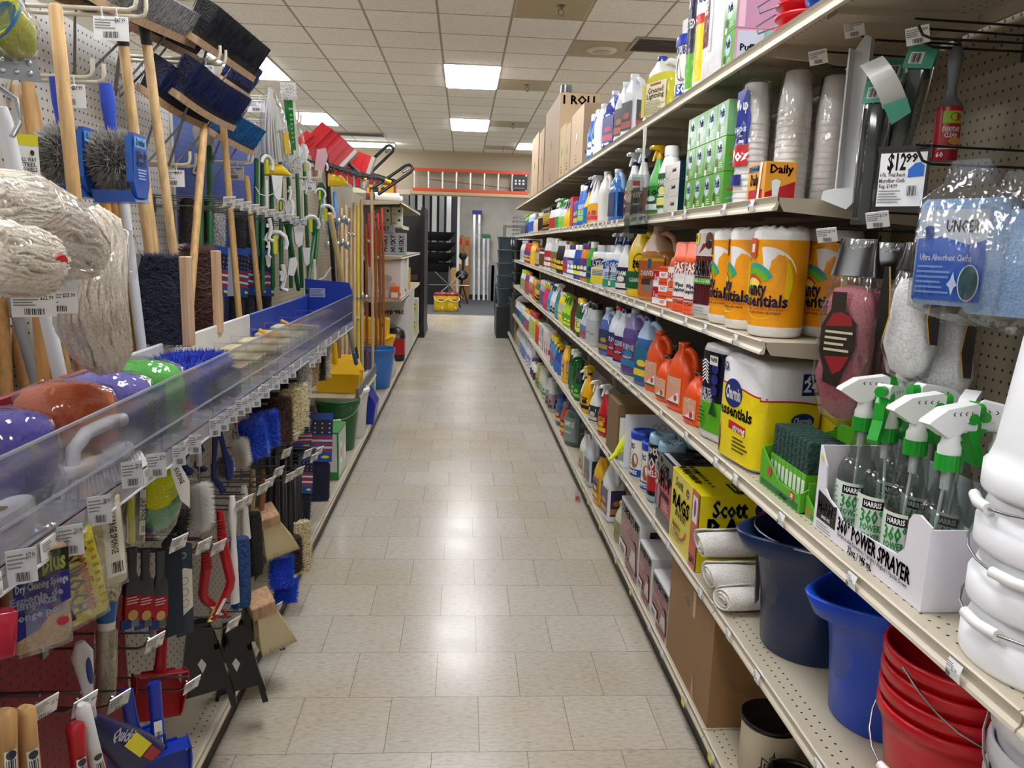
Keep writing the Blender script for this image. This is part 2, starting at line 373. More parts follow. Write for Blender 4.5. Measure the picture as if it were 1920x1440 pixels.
def vent(x, y, wx, wy, label, g=None):
 o = thing('ceiling_vent', label, 'vent', (x, y, HC), 0, g)
 b = MB(); b.m('#8f887c', 'e'); hx, hy = wx/2, wy/2
 for a in ((-hx, hx, -hy, -hy+.03), (-hx, hx, hy-.03, hy), (-hx, -hx+.03, -hy+.03, hy-.03), (hx-.03, hx, -hy+.03, hy-.03)): b.box(*a, -.012, -.0005)
 b.build('frame', o)
 b = MB(); b.m('#2a2826', 'd'); b.box(-hx+.03, hx-.03, -hy+.03, hy-.03, -.003, -.001); b.m('#55504a', 'e')
 for i in range(9): y_ = -hy+.05+(wy-.1)*i/8; b.box(-hx+.03, hx-.03, y_-.004, y_+.004, -.01, -.003)
 b.build('grille', o)
vent(1.8, 7.45, .6, .5, 'square ceiling vent with dark louvres beyond the round speaker')
vent(-2.05, 14.45, 1.22, .42, 'long ceiling vent with a dark slot in front of the strip light')
def off_tile(x, y, c):
 b = MB(); b.m(plain('old_ceiling_tile', c, .85, 150)); b.box(x-.29, x+.29, y-.29, y+.29, HC-.003, HC-.0003); struct(b, 'ceiling')
gx = lambda i: -.25+.61*i+.305
off_tile(gx(2), .095+.61*12+.305, '#b3a78f'); off_tile(gx(1), .095+.61*10+.305, '#b0a386')
off_tile(gx(1), .095+.61*15+.305, '#b3a88f'); off_tile(gx(1), .095+.61*20+.305, '#b7ac96')
off_tile(gx(1), .095+.61*25+.305, '#b7ac96')
o = thing('ceiling_speaker', 'round flush speaker in a discoloured ceiling tile', 'speaker', (gx(2), .095+.61*12+.305, HC-.003))
b = MB(); b.m('#c6bfae', 'e'); b.lathe([(.0, -.018), (.09, -.018), (.14, -.012), (.145, -.001)], 28); b.build('rim', o)
b = MB(); b.m('#a39c8c', 'e'); b.lathe([(0, -.021), (.085, -.021), (.088, -.0185)], 28); b.build('grille', o)
sp = None
for i, (x, y, l) in enumerate(((.723, 6.42, 'ceiling sprinkler head at the top edge of the view'), (.70, 9.5, 'ceiling sprinkler head beside the larger-looking light panel'),
        (.72, 12.47, 'ceiling sprinkler head beside the second light panel'), (.745, 15.6, 'tiny far sprinkler head close to the header wall'))):
 if sp is None:
  sp = thing('sprinkler_head', l, 'sprinkler', (x, y, HC-.003), 0, 'ceiling sprinkler heads')
  b = MB(); b.m('#6b6862', 'm'); b.lathe([(.035, -.004), (.035, 0)], 16); b.lathe([(.012, -.03), (.014, -.004)], 8)
  for sx in (-1, 1): b.tube([(.012*sx, 0, -.03), (.022*sx, 0, -.045), (.018*sx, 0, -.062), (0, 0, -.07)], .004, 5)
  b.build('fitting', sp)
  b = MB(); b.m('#8a867d', 'm'); b.lathe([(.028, -.075), (.028, -.071)], 12); b.build('deflector', sp)
 else: dup(sp, (x, y, HC-.003), label=l)
# ================= shelving =================
CREAM = '#b9af9a'
def mat_deck():
 m, nt, N, L, b = nmat('perforated_deck')
 t = N.new('ShaderNodeTexCoord'); sx = N.new('ShaderNodeSeparateXYZ'); L.new(t.outputs['Object'], sx.inputs[0])
 def mth(op, a, c=None):
  x = N.new('ShaderNodeMath'); x.operation = op
  for i, q in enumerate((a, c)):
   if q is None: continue
   if isinstance(q, (int, float)): x.inputs[i].default_value = q
   else: L.new(q, x.inputs[i])
  return x.outputs[0]
 # local x = 0 at the lip, growing to the back
 ry = mth('DIVIDE', sx.outputs[1], .0254); rx = mth('DIVIDE', mth('SUBTRACT', sx.outputs[0], .022), .0254)
 odd = mth('MODULO', mth('FLOOR', rx), 2); fx = mth('SUBTRACT', mth('FRACT', rx), .5)
 fy = mth('SUBTRACT', mth('FRACT', mth('ADD', mth('ADD', ry, 400), mth('MULTIPLY', odd, .5))), .5)
 d = mth('SQRT', mth('ADD', mth('MULTIPLY', fx, fx), mth('MULTIPLY', fy, fy)))
 h = mth('LESS_THAN', d, .12); a1 = mth('GREATER_THAN', sx.outputs[0], .022); a2 = mth('LESS_THAN', sx.outputs[0], .0728)
 a3 = mth('GREATER_THAN', sx.outputs[0], .3); a = mth('MAXIMUM', mth('MULTIPLY', a1, a2), a3)
 fac = mth('MULTIPLY', h, a)
 mx = N.new('ShaderNodeMix'); mx.data_type = 'RGBA'; L.new(fac, mx.inputs[0]); mx.inputs[6].default_value = lin(CREAM); mx.inputs[7].default_value = lin('#1d1a15')
 L.new(mx.outputs[2], b.inputs['Base Color']); b.inputs['Roughness'].default_value = .45
 return m
DECK = mat_deck()
def shelf(bay, side, xl, z, y0, y1, depth, lip=.032):
 """one 4 ft shelf as a part of its bay; xl lip plane, z deck top"""
 h = (y1-y0)/2-.002; ox, oy = bay.location.x, bay.location.y
 L_ = ((xl-ox), (y0+y1)/2-oy, z); rz = 0 if side > 0 else PI
 b = MB(); b.m(DECK); b.box(.012, depth, -h, h, -.003, 0); b.m(CREAM, 'e')
 b.box(depth-.01, depth, -h, h, -.03, -.003)
 for yy in (-h*.6, -h*.1, h*.45): b.box(.05, depth-.02, yy, yy+.05, -.018, -.003)
 for yy in (-h, h-.004): b.add([(.01, yy, -.003), (depth, yy, -.003), (depth, yy, -.06), (.03, yy, -.034), (.01, yy+.004, -.003), (depth, yy+.004, -.003), (depth, yy+.004, -.06), (.03, yy+.004, -.034)],
    [(0, 1, 2, 3), (7, 6, 5, 4), (3, 2, 6, 7), (0, 3, 7, 4)])
 o = b.build('shelf', bay, L_, rz)
 b = MB(); b.m('#cfc6b3', 'e'); b.prism([(.014, 0), (.004, .004), (0, .002), (.006, -.005), (.008, -.012), (.006, -.02), (0, -lip+.006), (-.001, -lip), (.012, -lip), (.016, -.01)], 2*h, (0, -h, 0), 'y')
 b.build('price_channel', o)
 return o
YJ = [-.3, .91, 2.12, 3.34, 4.56, 5.78, 7.0, 8.22, 9.44, 10.66, 11.88, 13.1]
SH = dict(A=.13, B=.548, C=.99, D=1.37, E=1.735, F=2.145)
XS = .77; XB = 1.19
BAYL = ['open at the red pails end', 'holding the blue buckets and spray bottle box', 'holding the paper towels and cups', 'holding the clear jugs under a price sign holder', 'fourth bay of cleaners, past the hanging price sign holder', 'fifth bay of cleaners', 'sixth bay of cleaners, under the tall cardboard boxes', 'seventh bay of cleaners', 'eighth bay of cleaners', 'where the upper shelves end', 'last low bay with grey bins']
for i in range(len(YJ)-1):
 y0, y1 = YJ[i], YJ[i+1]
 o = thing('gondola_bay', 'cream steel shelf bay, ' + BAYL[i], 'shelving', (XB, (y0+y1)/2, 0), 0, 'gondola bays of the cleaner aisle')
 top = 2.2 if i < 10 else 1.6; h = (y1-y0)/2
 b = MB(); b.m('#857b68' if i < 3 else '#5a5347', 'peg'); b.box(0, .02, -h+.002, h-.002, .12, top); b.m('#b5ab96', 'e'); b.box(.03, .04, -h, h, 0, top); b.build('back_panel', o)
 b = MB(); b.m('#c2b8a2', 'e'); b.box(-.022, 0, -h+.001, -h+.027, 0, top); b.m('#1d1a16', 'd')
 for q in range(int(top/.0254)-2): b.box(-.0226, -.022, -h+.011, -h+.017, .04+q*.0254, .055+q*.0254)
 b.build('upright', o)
 b = MB(); b.m('#26221e', 'e'); b.box(XS-XB+.03, XS-XB+.04, -h, h, 0.0, .098); b.build('kick_plate', o)
 for k, z in SH.items():
  yy = y0
  if k in 'DE' and i < 2: continue
  if k in 'DE' and i == 2: yy = 1.93
  if k in 'CDEF' and i > 9: continue
  if i > 9 and k == 'B': continue
  shelf(o, 1, XS, z, yy, y1, XB-XS-.024)

# ---- left: high pegboard behind, low pegboard in front with the tray on it
XP = -1.13; XQ = -.87; XLL = -.72; XT = -.62; ZT = 2.19
LAYS = [(-.5, .72, '#dcdad6', '#6e1220', 'white pegboard bay with a dark red lower panel beside the blue dustpans'), (.72, 1.93, '#dcdad6', '#8c1626', 'white pegboard bay with a red lower panel behind the sponges'),
  (1.93, 3.16, '#dcdad6', '#c4c0b8', 'white pegboard bay with a white lower panel behind the hand brushes'), (3.16, 4.38, '#2f4fa0', '#35373c', 'blue pegboard bay behind the boxed brooms'),
  (4.38, 5.6, '#a79f8c', None, 'cream pegboard bay behind the green garden tools'), (5.6, 6.82, '#a79f8c', None, 'cream pegboard bay behind the snow shovels'),
  (6.82, 8.04, '#a79f8c', None, 'cream pegboard bay behind the garden rakes')]
for y0, y1, c, c2, l in LAYS:
 o = thing('pegboard_bay', l, 'shelving', (XP, (y0+y1)/2, 0), 0, 'pegboard bays of the broom aisle'); h = (y1-y0)/2
 b = MB(); b.m(c, 'peg'); b.box(-.01, 0, -h+.004, h-.004, .14, ZT); b.build('peg_panel', o)
 b = MB(); b.m('#d4d0c6', 'e'); b.box(-.012, .006, h-.024, h-.001, 0, ZT+.01); b.build('upright', o)
 if c2: b = MB(); b.m(c2, 'peg'); b.box(XQ-XP-.01, XQ-XP, -h+.003, h-.003, .14, 1.13); b.build('lower_peg_panel', o)
 b = MB(); b.m('#26221e', 'e'); b.box(XLL-XP-.04, XLL-XP-.03, -h, h, 0, .11); b.build('kick_plate', o)
 shelf(o, -1, XLL, .14, y0, y1, .4)
# ================= product kinds (all face -y, stand on z = 0) =================
def label_art(ink, u0, u1, v0, v1, art):
 """art: (ground colour, band colour, text, text colour)"""
 g, bnd, tx, tc = (list(art)+[None]*4)[:4]; w, h = u1-u0, v1-v0; um = (u0+u1)/2
 ink.rect(u0, u1, v0, v1, g)
 if bnd: ink.rect(u0, u1, v0+h*.08, v0+h*.3, bnd)
 if bnd: ink.ell(um, v0+h*.5, w*.32, h*.12, bnd, 14)
 if tx: ink.text(um, v0+h*.72, tx, h*.2, tc or '#ffffff', w=w*.8)
 ink.lines(u0+w*.15, u1-w*.15, v0+h*.33, v0+h*.42, 2, tc or '#444444')
def P_bottle(name, lab, cat, h=.25, w=.08, d=.055, body='#ffffff', cap='#2244aa', art=None, neck=.25, loc=(0, 0, 0), rz=0, group=None, k='p', n=14, sh=.72):
 o = thing(name, lab, cat, loc, rz, group); hb = h*sh
 b = MB(); b.m(body, k); rn = min(w, d)*neck+.004
 b.sq([(0, w*.44, d*.44), (.004, w*.49, d*.49), (hb*.2, w*.5, d*.5), (hb*.85, w*.5, d*.5), (hb, w*.42, d*.43), (hb+(h-hb)*.35, rn*1.3, rn*1.3), (h*.88, rn, rn)], n, 3.2)
 if art:
  b.m(art[0], 'g'); e = .0008; b.sq([(hb*.14, w*.5+e, d*.5+e), (hb*.84, w*.5+e, d*.5+e)], n, 3.2, cap=(0, 0))
  i = Ink(b, lambda u, v, q: (u, -d*.5*(1-.28*abs(u/(w*.5))**3)-q-.0016, v), True); label_art(i, -w*.42, w*.42, hb*.14, hb*.84, art)
  i = Ink(b, lambda u, v, q: (w*.5+q+.0016, u, v)); label_art(i, -d*.3, d*.3, hb*.14, hb*.84, art)
 b.build('bottle_body', o)
 b = MB(); b.m(cap); b.lathe([(rn*1.35, h*.85), (rn*1.35, h*.97), (rn*1.1, h)], 12); b.build('cap', o)
 return o
def trigger_head(o, z, c='#ffffff', tc='#ffffff', s=1.0, ang=0, z_neck=None):
 """spray head pointing -y"""
 T = Matrix.Translation((0, 0, z)) @ Matrix.Rotation(ang, 4, 'Z') @ Matrix.Scale(s, 4)
 b = MB(T); b.m(c); b.lathe([(.013, 0), (.013, .014), (.008, .018), (.008, .03)], 12)
 pts = [(.022, .028), (.03, .044), (.012, .056), (-.036, .053), (-.042, .046), (-.042, .036), (-.012, .034), (-.006, .024), (.012, .022)]
 b.prism(pts, .018, (-.009, 0, 0), 'x'); b.cyl((0, -.042, .041), (0, -.05, .041), .0075, 8); h = b.build('spray_head', o)
 b = MB(T); b.m(tc); b.prism([(-.014, .034), (-.02, .034), (-.03, .006), (-.034, -.012), (-.028, -.012), (-.022, .006), (-.012, .02)], .01, (-.005, 0, 0), 'x'); b.build('trigger', o)
def P_spray(name, lab, cat, h=.27, w=.1, d=.06, body='#ffffff', head='#ffffff', trig='#ffffff', art=None, loc=(0, 0, 0), rz=0, group=None, k='p', collar=None, ang=0):
 o = thing(name, lab, cat, loc, rz, group); hb = h-.06
 b = MB(); b.m(body, k)
 b.sq([(0, w*.45, d*.45), (.004, w*.5, d*.5), (hb*.55, w*.48, d*.5), (hb*.7, w*.36, d*.44), (hb*.85, w*.2, d*.3), (hb, .012, .012)], 14, 3)
 if art:
  b.m(art[0], 'g'); e = .0008; b.sq([(hb*.08, w*.5+e, d*.5+e), (hb*.53, w*.482+e, d*.5+e)], 14, 3, cap=(0, 0))
  i = Ink(b, lambda u, v, q: (u, -d*.5*(1-.28*abs(u/(w*.5))**3)-q-.0016, v), True); label_art(i, -w*.42, w*.42, hb*.08, hb*.53, art)
  i = Ink(b, lambda u, v, q: (w*.5+q+.0016, u, v)); label_art(i, -d*.3, d*.3, hb*.08, hb*.53, art)
 b.build('bottle_body', o)
 if collar: b = MB(); b.m(collar); b.lathe([(.0145, hb-.006), (.0145, hb+.012)], 12); b.build('collar', o)
 trigger_head(o, hb, head, trig, 1.0, ang); return o
def P_jug(name, lab, cat, h=.3, w=.19, d=.12, body='#ffffff', cap='#223a99', art=None, liquid=None, fill=.7, loc=(0, 0, 0), rz=0, group=None, k='p', handle=1, band=None):
 """flat sided gallon jug, slanting shoulder, loop handle on the +u side (handle=1) or -u"""
 o = thing(name, lab, cat, loc, rz, group); s = -handle; hb = h*.62
 b = MB(); b.m(body, k)
 prof = [(0, w*.46, d*.45), (.006, w*.5, d*.5), (hb*.12, w*.5, d*.5), (hb*.16, w*.485, d*.485), (hb*.9, w*.485, d*.485), (hb, w*.48, d*.48, 0), (h*.76, w*.3, d*.36, s*w*.12), (h*.87, w*.14, d*.2, s*w*.2), (h*.93, .019, .019, s*w*.22), (h*.95, .019, .019, s*w*.22)]
 if liquid:
  zf = h*fill; lo = [p for p in prof if p[0] < zf]; hi = [p for p in prof if p[0] >= zf]
  a, c = lo[-1], hi[0]; t = (zf-a[0])/(c[0]-a[0]); a_, c_ = (list(a)+[0]*2)[:4], (list(c)+[0]*2)[:4]; mid = tuple(a_[q]+(c_[q]-a_[q])*t for q in range(4))
  b.m(liquid, 'l'); b.sq(lo+[mid], 20, 5, cap=(1, 0)); b.m(body, k); b.sq([mid]+hi, 20, 5, cap=(0, 1))
 else: b.sq(prof, 20, 5)
 if art:
  i = Ink(b, front(-d*.5)); label_art(i, -w*.36, w*.36, hb*.17, hb*.88, art)
  i = Ink(b, side_r(w*.5)); label_art(i, -d*.36, d*.36, hb*.17, hb*.88, (art[0], art[1]))
  i = Ink(b, side_l(-w*.5)); label_art(i, -d*.36, d*.36, hb*.17, hb*.88, (art[0], art[1]))
 b.build('jug_body', o)
 b = MB(); b.m(liquid if liquid and fill > .85 else body, 'l' if liquid and fill > .85 else k)
 b.tube([(s*w*.14, 0, h*.86), (-s*w*.08, 0, h*.9), (-s*w*.3, 0, h*.84), (-s*w*.4, 0, h*.74), (-s*w*.41, 0, h*.6)], .014, 8); b.build('handle', o)
 b = MB(); b.m(cap); b.lathe([(.0225, h*.93), (.0225, h*.995), (.02, h)], 14, (s*w*.22, 0, 0)); b.build('cap', o)
 return o
def P_can(name, lab, cat, h=.23, r=.032, body='#3366cc', cap='#ffffff', art=None, loc=(0, 0, 0), rz=0, group=None, capz=.8):
 o = thing(name, lab, cat, loc, rz, group)
 b = MB(); b.m(body, 'g'); b.lathe([(r*.96, 0), (r, .003), (r, h*capz), (r*.8, h*(capz+.03))], 16)
 if art: i = Ink(b, round_(r), True); label_art(i, -r*1.3, r*1.3, h*.12, h*capz*.9, art)
 b.build('can_body', o)
 b = MB(); b.m(cap); b.lathe([(r*.9, h*capz), (r*.9, h*.97), (r*.7, h)], 14); b.build('cap', o)
 return o
def P_box(name, lab, cat, w, d, h, c, loc=(0, 0, 0), rz=0, group=None, front_art=None, side_art=None, left_art=None, top_art=None, k='c', b_=.001, part='carton'):
 """box standing on z=0, centred; arts are functions of Ink with u centred, v from 0 up"""
 o = thing(name, lab, cat, loc, rz, group); b = MB(); b.m(c, k); b.box(-w/2, w/2, -d/2, d/2, 0, h, b_)
 for a, fn in ((front_art, front(-d/2)), (side_art, side_r(w/2)), (left_art, side_l(-w/2)), (top_art, topf(h))):
  if a: a(Ink(b, fn))
 b.build(part, o); return o
def P_tub(name, lab, cat, h=.2, r=.055, body='#f4f4f4', lid='#2a49b8', art=None, loc=(0, 0, 0), rz=0, group=None, turn=0):
 o = thing(name, lab, cat, loc, rz, group)
 b = MB(); b.m(body, 'g'); b.lathe([(r*.94, 0), (r*.97, .004), (r, h*.5), (r, h*.84), (r*.97, h*.86)], 24)
 if art: art(Ink(b, round_(r, 0, turn), True))
 b.build('tub', o)
 b = MB(); b.m(lid); b.lathe([(r*1.06, h*.84), (r*1.07, h*.86), (r*1.07, h*.94), (r*1.0, h), (r*.82, h), (r*.8, h*.97), (r*.35, h*.97), (r*.3, h*.985), (0.001, h*.985)], 24); b.build('lid', o)
 return o
def P_roll(name, lab, cat, h=.28, r=.07, ground='#f2a61e', art=None, loc=(0, 0, 0), rz=0, group=None, turn=0, ends=.03, top='#f1f1ef'):
 """paper roll in printed film with gathered ends"""
 o = thing(name, lab, cat, loc, rz, group)
 b = MB(); b.m(top, 'wrap'); rr = [(r*.3, 0), (r*.86, .001), (r*.97, .008), (r, ends)]
 b.lathe(rr, 28, cap=(1, 0)); b.m(ground, 'wrap'); b.lathe([(r, ends), (r*1.005, h*.5), (r, h-ends)], 28, cap=(0, 0)); b.m(top, 'wrap')
 b.loft([[(q*math.cos(2*PI*i/28), q*math.sin(2*PI*i/28), z+.004*math.sin(i*2.7)*wv) for i in range(28)] for q, z, wv in ((r, h-ends, 0), (r*.99, h-.009, .4), (r*.93, h, 1), (r*.6, h+.004, 1.4), (r*.3, h-.004, .5), (r*.28, h-.03, 0))], (0, 1))
 if art: art(Ink(b, round_(r*1.006, 0, turn), True, 'wrap'))
 b.build('wrapped_roll', o); return o

def ypx(u, x, z):
 """distance along the aisle at which a point (x, ., z) shows in column u"""
 lo, hi = .3, 40.
 Rt = CAM.transposed()
 def uu(y):
  c = Rt @ (V((x, y, z))-EYE); return 960-1442*c[0]/c[2]
 for _ in range(40):
  m = (lo+hi)/2
  if (uu(m)-u)*(1 if x > 0 else -1) > 0: lo = m
  else: hi = m
 return (lo+hi)/2
RS = -R90   # product on the cleaner side turned to face the aisle
SHELFWORD = dict(A='bottom deck', B='second shelf', C='third shelf', D='fourth shelf', E='fifth shelf', F='top shelf')
# ================= rows of cleaners on the long shelves =================
TW = .42   # bottles stand turned a little towards the open end
def lay_row(k, runs, u_end):
 """runs from the near end to the far end: (u at which the run starts, kind, colour words, options)"""
 z = SH[k]; sw = SHELFWORD[k]; n = len(runs)
 for i, (u, kind, words, kw) in enumerate(runs):
  kw = dict(kw); w = kw.get('w', .09); d = kw.get('d', .06); mx = kw.pop('n', 5); gx = kw.pop('back', 0)
  y0 = ypx(u, .79, z+.0); y1 = ypx(runs[i+1][0] if i+1 < n else u_end, .79, z)
  sp = w+.006; cnt = max(1, min(mx, int((y1-y0+.01)/sp))); st = min((y1-y0)/cnt, sp*1.6)
  fn = dict(b=P_bottle, s=P_spray, j=P_jug, c=P_can, x=P_box)[kind]
  noun = dict(b='bottle', s='spray bottle', j='jug', c='can', x='box')[kind]
  a = runs[i-1][2] if i else None; c = runs[i+1][2] if i+1 < n else None
  lab = '%s on the %s' % (words, sw)
  if len(lab.split()) < 12: lab += ', beyond ' + sh_(a) if a else ', before ' + sh_(c)
  cat = {'b': 'bottle', 's': 'spray bottle', 'j': 'jug', 'c': 'can', 'x': 'box'}[kind]
  nm = {'b': 'cleaner_bottle', 's': 'spray_bottle', 'j': 'cleaner_jug', 'c': 'aerosol_can', 'x': 'cleaner_box'}[kind]
  x = .785 + (kw.get('r', .032) if kind == 'c' else d/2) + random.uniform(0, .012)
  if kind == 'x':
   kw.pop('w', 0); kw.pop('d', 0); h = kw.pop('h'); col = kw.pop('c'); art = kw.pop('art', None)
   f = (lambda I, w=w, h=h, art=art: label_art(I, -w*.42, w*.42, h*.1, h*.92, art)) if art else None
   sd = (lambda I, d=d, h=h, art=art: label_art(I, -d*.42, d*.42, h*.1, h*.92, art)) if art else None
   first = P_box(nm, lab, cat, w, d, h, col, (x, y0+w/2, z), RS, words + ' run', front_art=f, side_art=sd, **kw)
  else:
   if kind == 'c': kw.pop('w', 0)
   first = fn(nm, lab, cat, loc=(x, y0+w/2, z), rz=RS+(TW if kind in 'bs' else .12 if kind == 'j' else 0)+random.uniform(-.1, .1), group=words + ', ' + sw, **kw)
  for q in range(1, cnt): dup(first, (x+random.uniform(-.006, .006), y0+w/2+q*st, z), RS+(TW if kind in 'bs' else .12 if kind == 'j' else 0)+random.uniform(-.15, .15) if kind != 'x' else RS)
def sh_(w):
 t = w.split(' '); last = t[-1]
 return ' '.join(['the', t[0], last]) if len(t) > 2 else 'the ' + w
W = '#f1f2f2'
lay_row('E', [
 (1243, 'b', 'white bottle with green label', dict(h=.27, w=.1, d=.07, body=W, cap='#e8e8e8', art=('#1f5a34', '#e6e07a', 'POWER', '#ffffff'), n=1)),
 (1222, 's', 'green clear spray bottle', dict(h=.3, w=.11, d=.06, body='#5fbf5a', head='#f2c21a', trig='#f2c21a', art=('#2f8c3a', '#ffffff', '10', '#222222'), n=1)),
 (1194, 's', 'white spray bottle with orange label', dict(h=.32, w=.1, d=.06, body=W, head='#d6dae0', trig='#d6dae0', collar='#1d2560', art=('#8a3b1e', '#30204a', 'OXY', '#ffffff'), n=2)),
 (1150, 'j', 'light blue clear jug', dict(h=.28, w=.15, d=.09, body='#8db4dc', liquid='#3f78c4', fill=.8, cap='#dfe6ee', art=('#1d3a70', None, None, None), n=1)),
 (1128, 'j', 'plain white slant jug', dict(h=.3, w=.17, d=.1, body='#e4e2da', cap='#e4e2da', n=1, handle=1)),
 (1113, 's', 'white and yellow spray bottle', dict(h=.3, w=.1, d=.06, body=W, head='#e8e8ea', trig='#e8e8ea', art=('#f0b52a', '#e23a6a', None), n=2)),
 (1103, 's', 'blue and yellow spray bottle', dict(h=.28, w=.1, d=.06, body='#e9c51f', head='#1b1f5a', trig='#1b1f5a', art=('#1f78b8', None, None), n=2)),
 (1093, 'b', 'blue slim bottle', dict(h=.28, w=.08, d=.06, body='#2f6fd0', cap='#f3f3f3', art=('#3b82e8', '#9fe04a', 'OXI', '#ffffff'), n=3)),
 (1082, 'x', 'blue soap box', dict(h=.18, w=.12, d=.06, c='#3a6cc0', art=('#2f5cb0', '#f0d040', None), n=3)),
 (1073, 'x', 'red soap box', dict(h=.22, w=.14, d=.06, c='#cc2f3d', art=('#d9404a', None, None), n=3)),
 (1065, 's', 'yellow spray bottle', dict(h=.22, w=.09, d=.05, body='#f0c020', head='#e5e5e5', trig='#2a3590', n=3)),
 (1057, 's', 'clear spray bottle with green label', dict(h=.24, w=.09, d=.05, body='#cfd8d8', head='#3fae3f', trig='#3fae3f', art=('#8bcf5a', None, None), n=3)),
 (1048, 's', 'white spray bottle with red neck', dict(h=.26, w=.09, d=.06, body=W, head='#eeeeee', trig='#eeeeee', collar='#b52030', art=('#3aa050', None, None), n=4)),
 (1040, 'b', 'white and red bottle', dict(h=.18, w=.08, d=.05, body=W, cap='#f2f2f2', art=('#c23a3a', None, None), n=5)),
 (1028, 'c', 'brown aerosol can', dict(h=.22, r=.033, body='#5a4426', cap='#1e1a18', art=('#d0a83a', '#2a1d10', None), n=9)),
 (1016, 'c', 'gold aerosol can', dict(h=.2, r=.033, body='#8c7348', cap='#d6cbb0', art=('#3a2a18', None, None), n=9)),
 (1006, 'b', 'pale pink wipes bottle', dict(h=.17, w=.08, d=.06, body='#e9c9bd', cap='#6a5a50', n=7)),
 (999, 'b', 'light blue bottle', dict(h=.22, w=.09, d=.06, body='#9fc3ea', cap='#f1f1f1', art=('#2d62b8', None, None), n=7)),
 (991, 's', 'navy bottle with lime head', dict(h=.24, w=.09, d=.06, body='#2a3f80', head='#9be12c', trig='#9be12c', n=7))], 984)
lay_row('D', [
 (1163, 's', 'white bottle with round white head', dict(h=.31, w=.11, d=.07, body='#eef0f4', head='#c9d6ea', trig='#2a3f8c', collar='#1d2a70', art=('#2a2350', '#e8e4dc', 'FOAM', '#ffffff'), n=2)),
 (1105, 'b', 'green and blue bottle', dict(h=.26, w=.11, d=.06, body='#49a83a', cap='#f4f4f4', art=('#3a9a34', '#1d2f7a', None), n=2)),
 (1096, 'b', 'orange and purple bottle', dict(h=.25, w=.09, d=.06, body='#e08a28', cap='#5a2a7a', art=('#6a2f86', '#f0f0f0', None), n=2)),
 (1084, 'b', 'royal blue slim bottle', dict(h=.24, w=.08, d=.05, body='#2352b0', cap='#f4f4f4', art=('#1c3f98', '#e8f04a', None, None), n=2)),
 (1073, 'b', 'white bottle with blue label', dict(h=.24, w=.09, d=.06, body=W, cap='#1d2f80', art=('#24439c', '#ffffff', 'ZOUT', '#ffffff'), n=2)),
 (1064, 'b', 'white and purple bottle', dict(h=.24, w=.09, d=.06, body='#f0ece6', cap='#d8d0c8', art=('#7a4aa0', '#c83a3a', None), n=2)),
 (1053, 'b', 'black bottle with yellow ring label', dict(h=.27, w=.09, d=.06, body='#22242c', cap='#e8e8e8', art=('#20232e', '#f2c62a', 'zep', '#111111'), n=3)),
 (1041, 'b', 'grey bottle with navy neck', dict(h=.29, w=.08, d=.06, body='#c9cbd0', cap='#f0f0ee', art=('#8a6a3a', '#d8b04a', None), n=3)),
 (1030, 'b', 'white bottle with crimson label', dict(h=.3, w=.09, d=.06, body=W, cap='#f4f4f4', art=('#c42a44', '#f5f5f5', None), n=4)),
 (1020, 'c', 'white and grey aerosol can', dict(h=.2, r=.033, body='#d8d4cc', cap='#22201e', art=('#6a4a30', None, None), n=5)),
 (1010, 'c', 'dark brown aerosol can', dict(h=.2, r=.033, body='#3e2a22', cap='#c8452a', art=('#c8b8a0', None, None), n=6)),
 (1001, 'j', 'bright yellow jug', dict(h=.27, w=.14, d=.08, body='#f0bd1c', cap='#e88a1c', n=6)),
 (993, 'b', 'red and purple bottle', dict(h=.25, w=.09, d=.06, body='#b8283a', cap='#d0303a', art=('#6a3a86', '#e8c04a', None), n=8)),
 (983, 'j', 'plain milky jug', dict(h=.28, w=.15, d=.09, body='#eceef2', cap='#f6f6f6', art=('#c8ccd6', None, None), n=8))], 974)
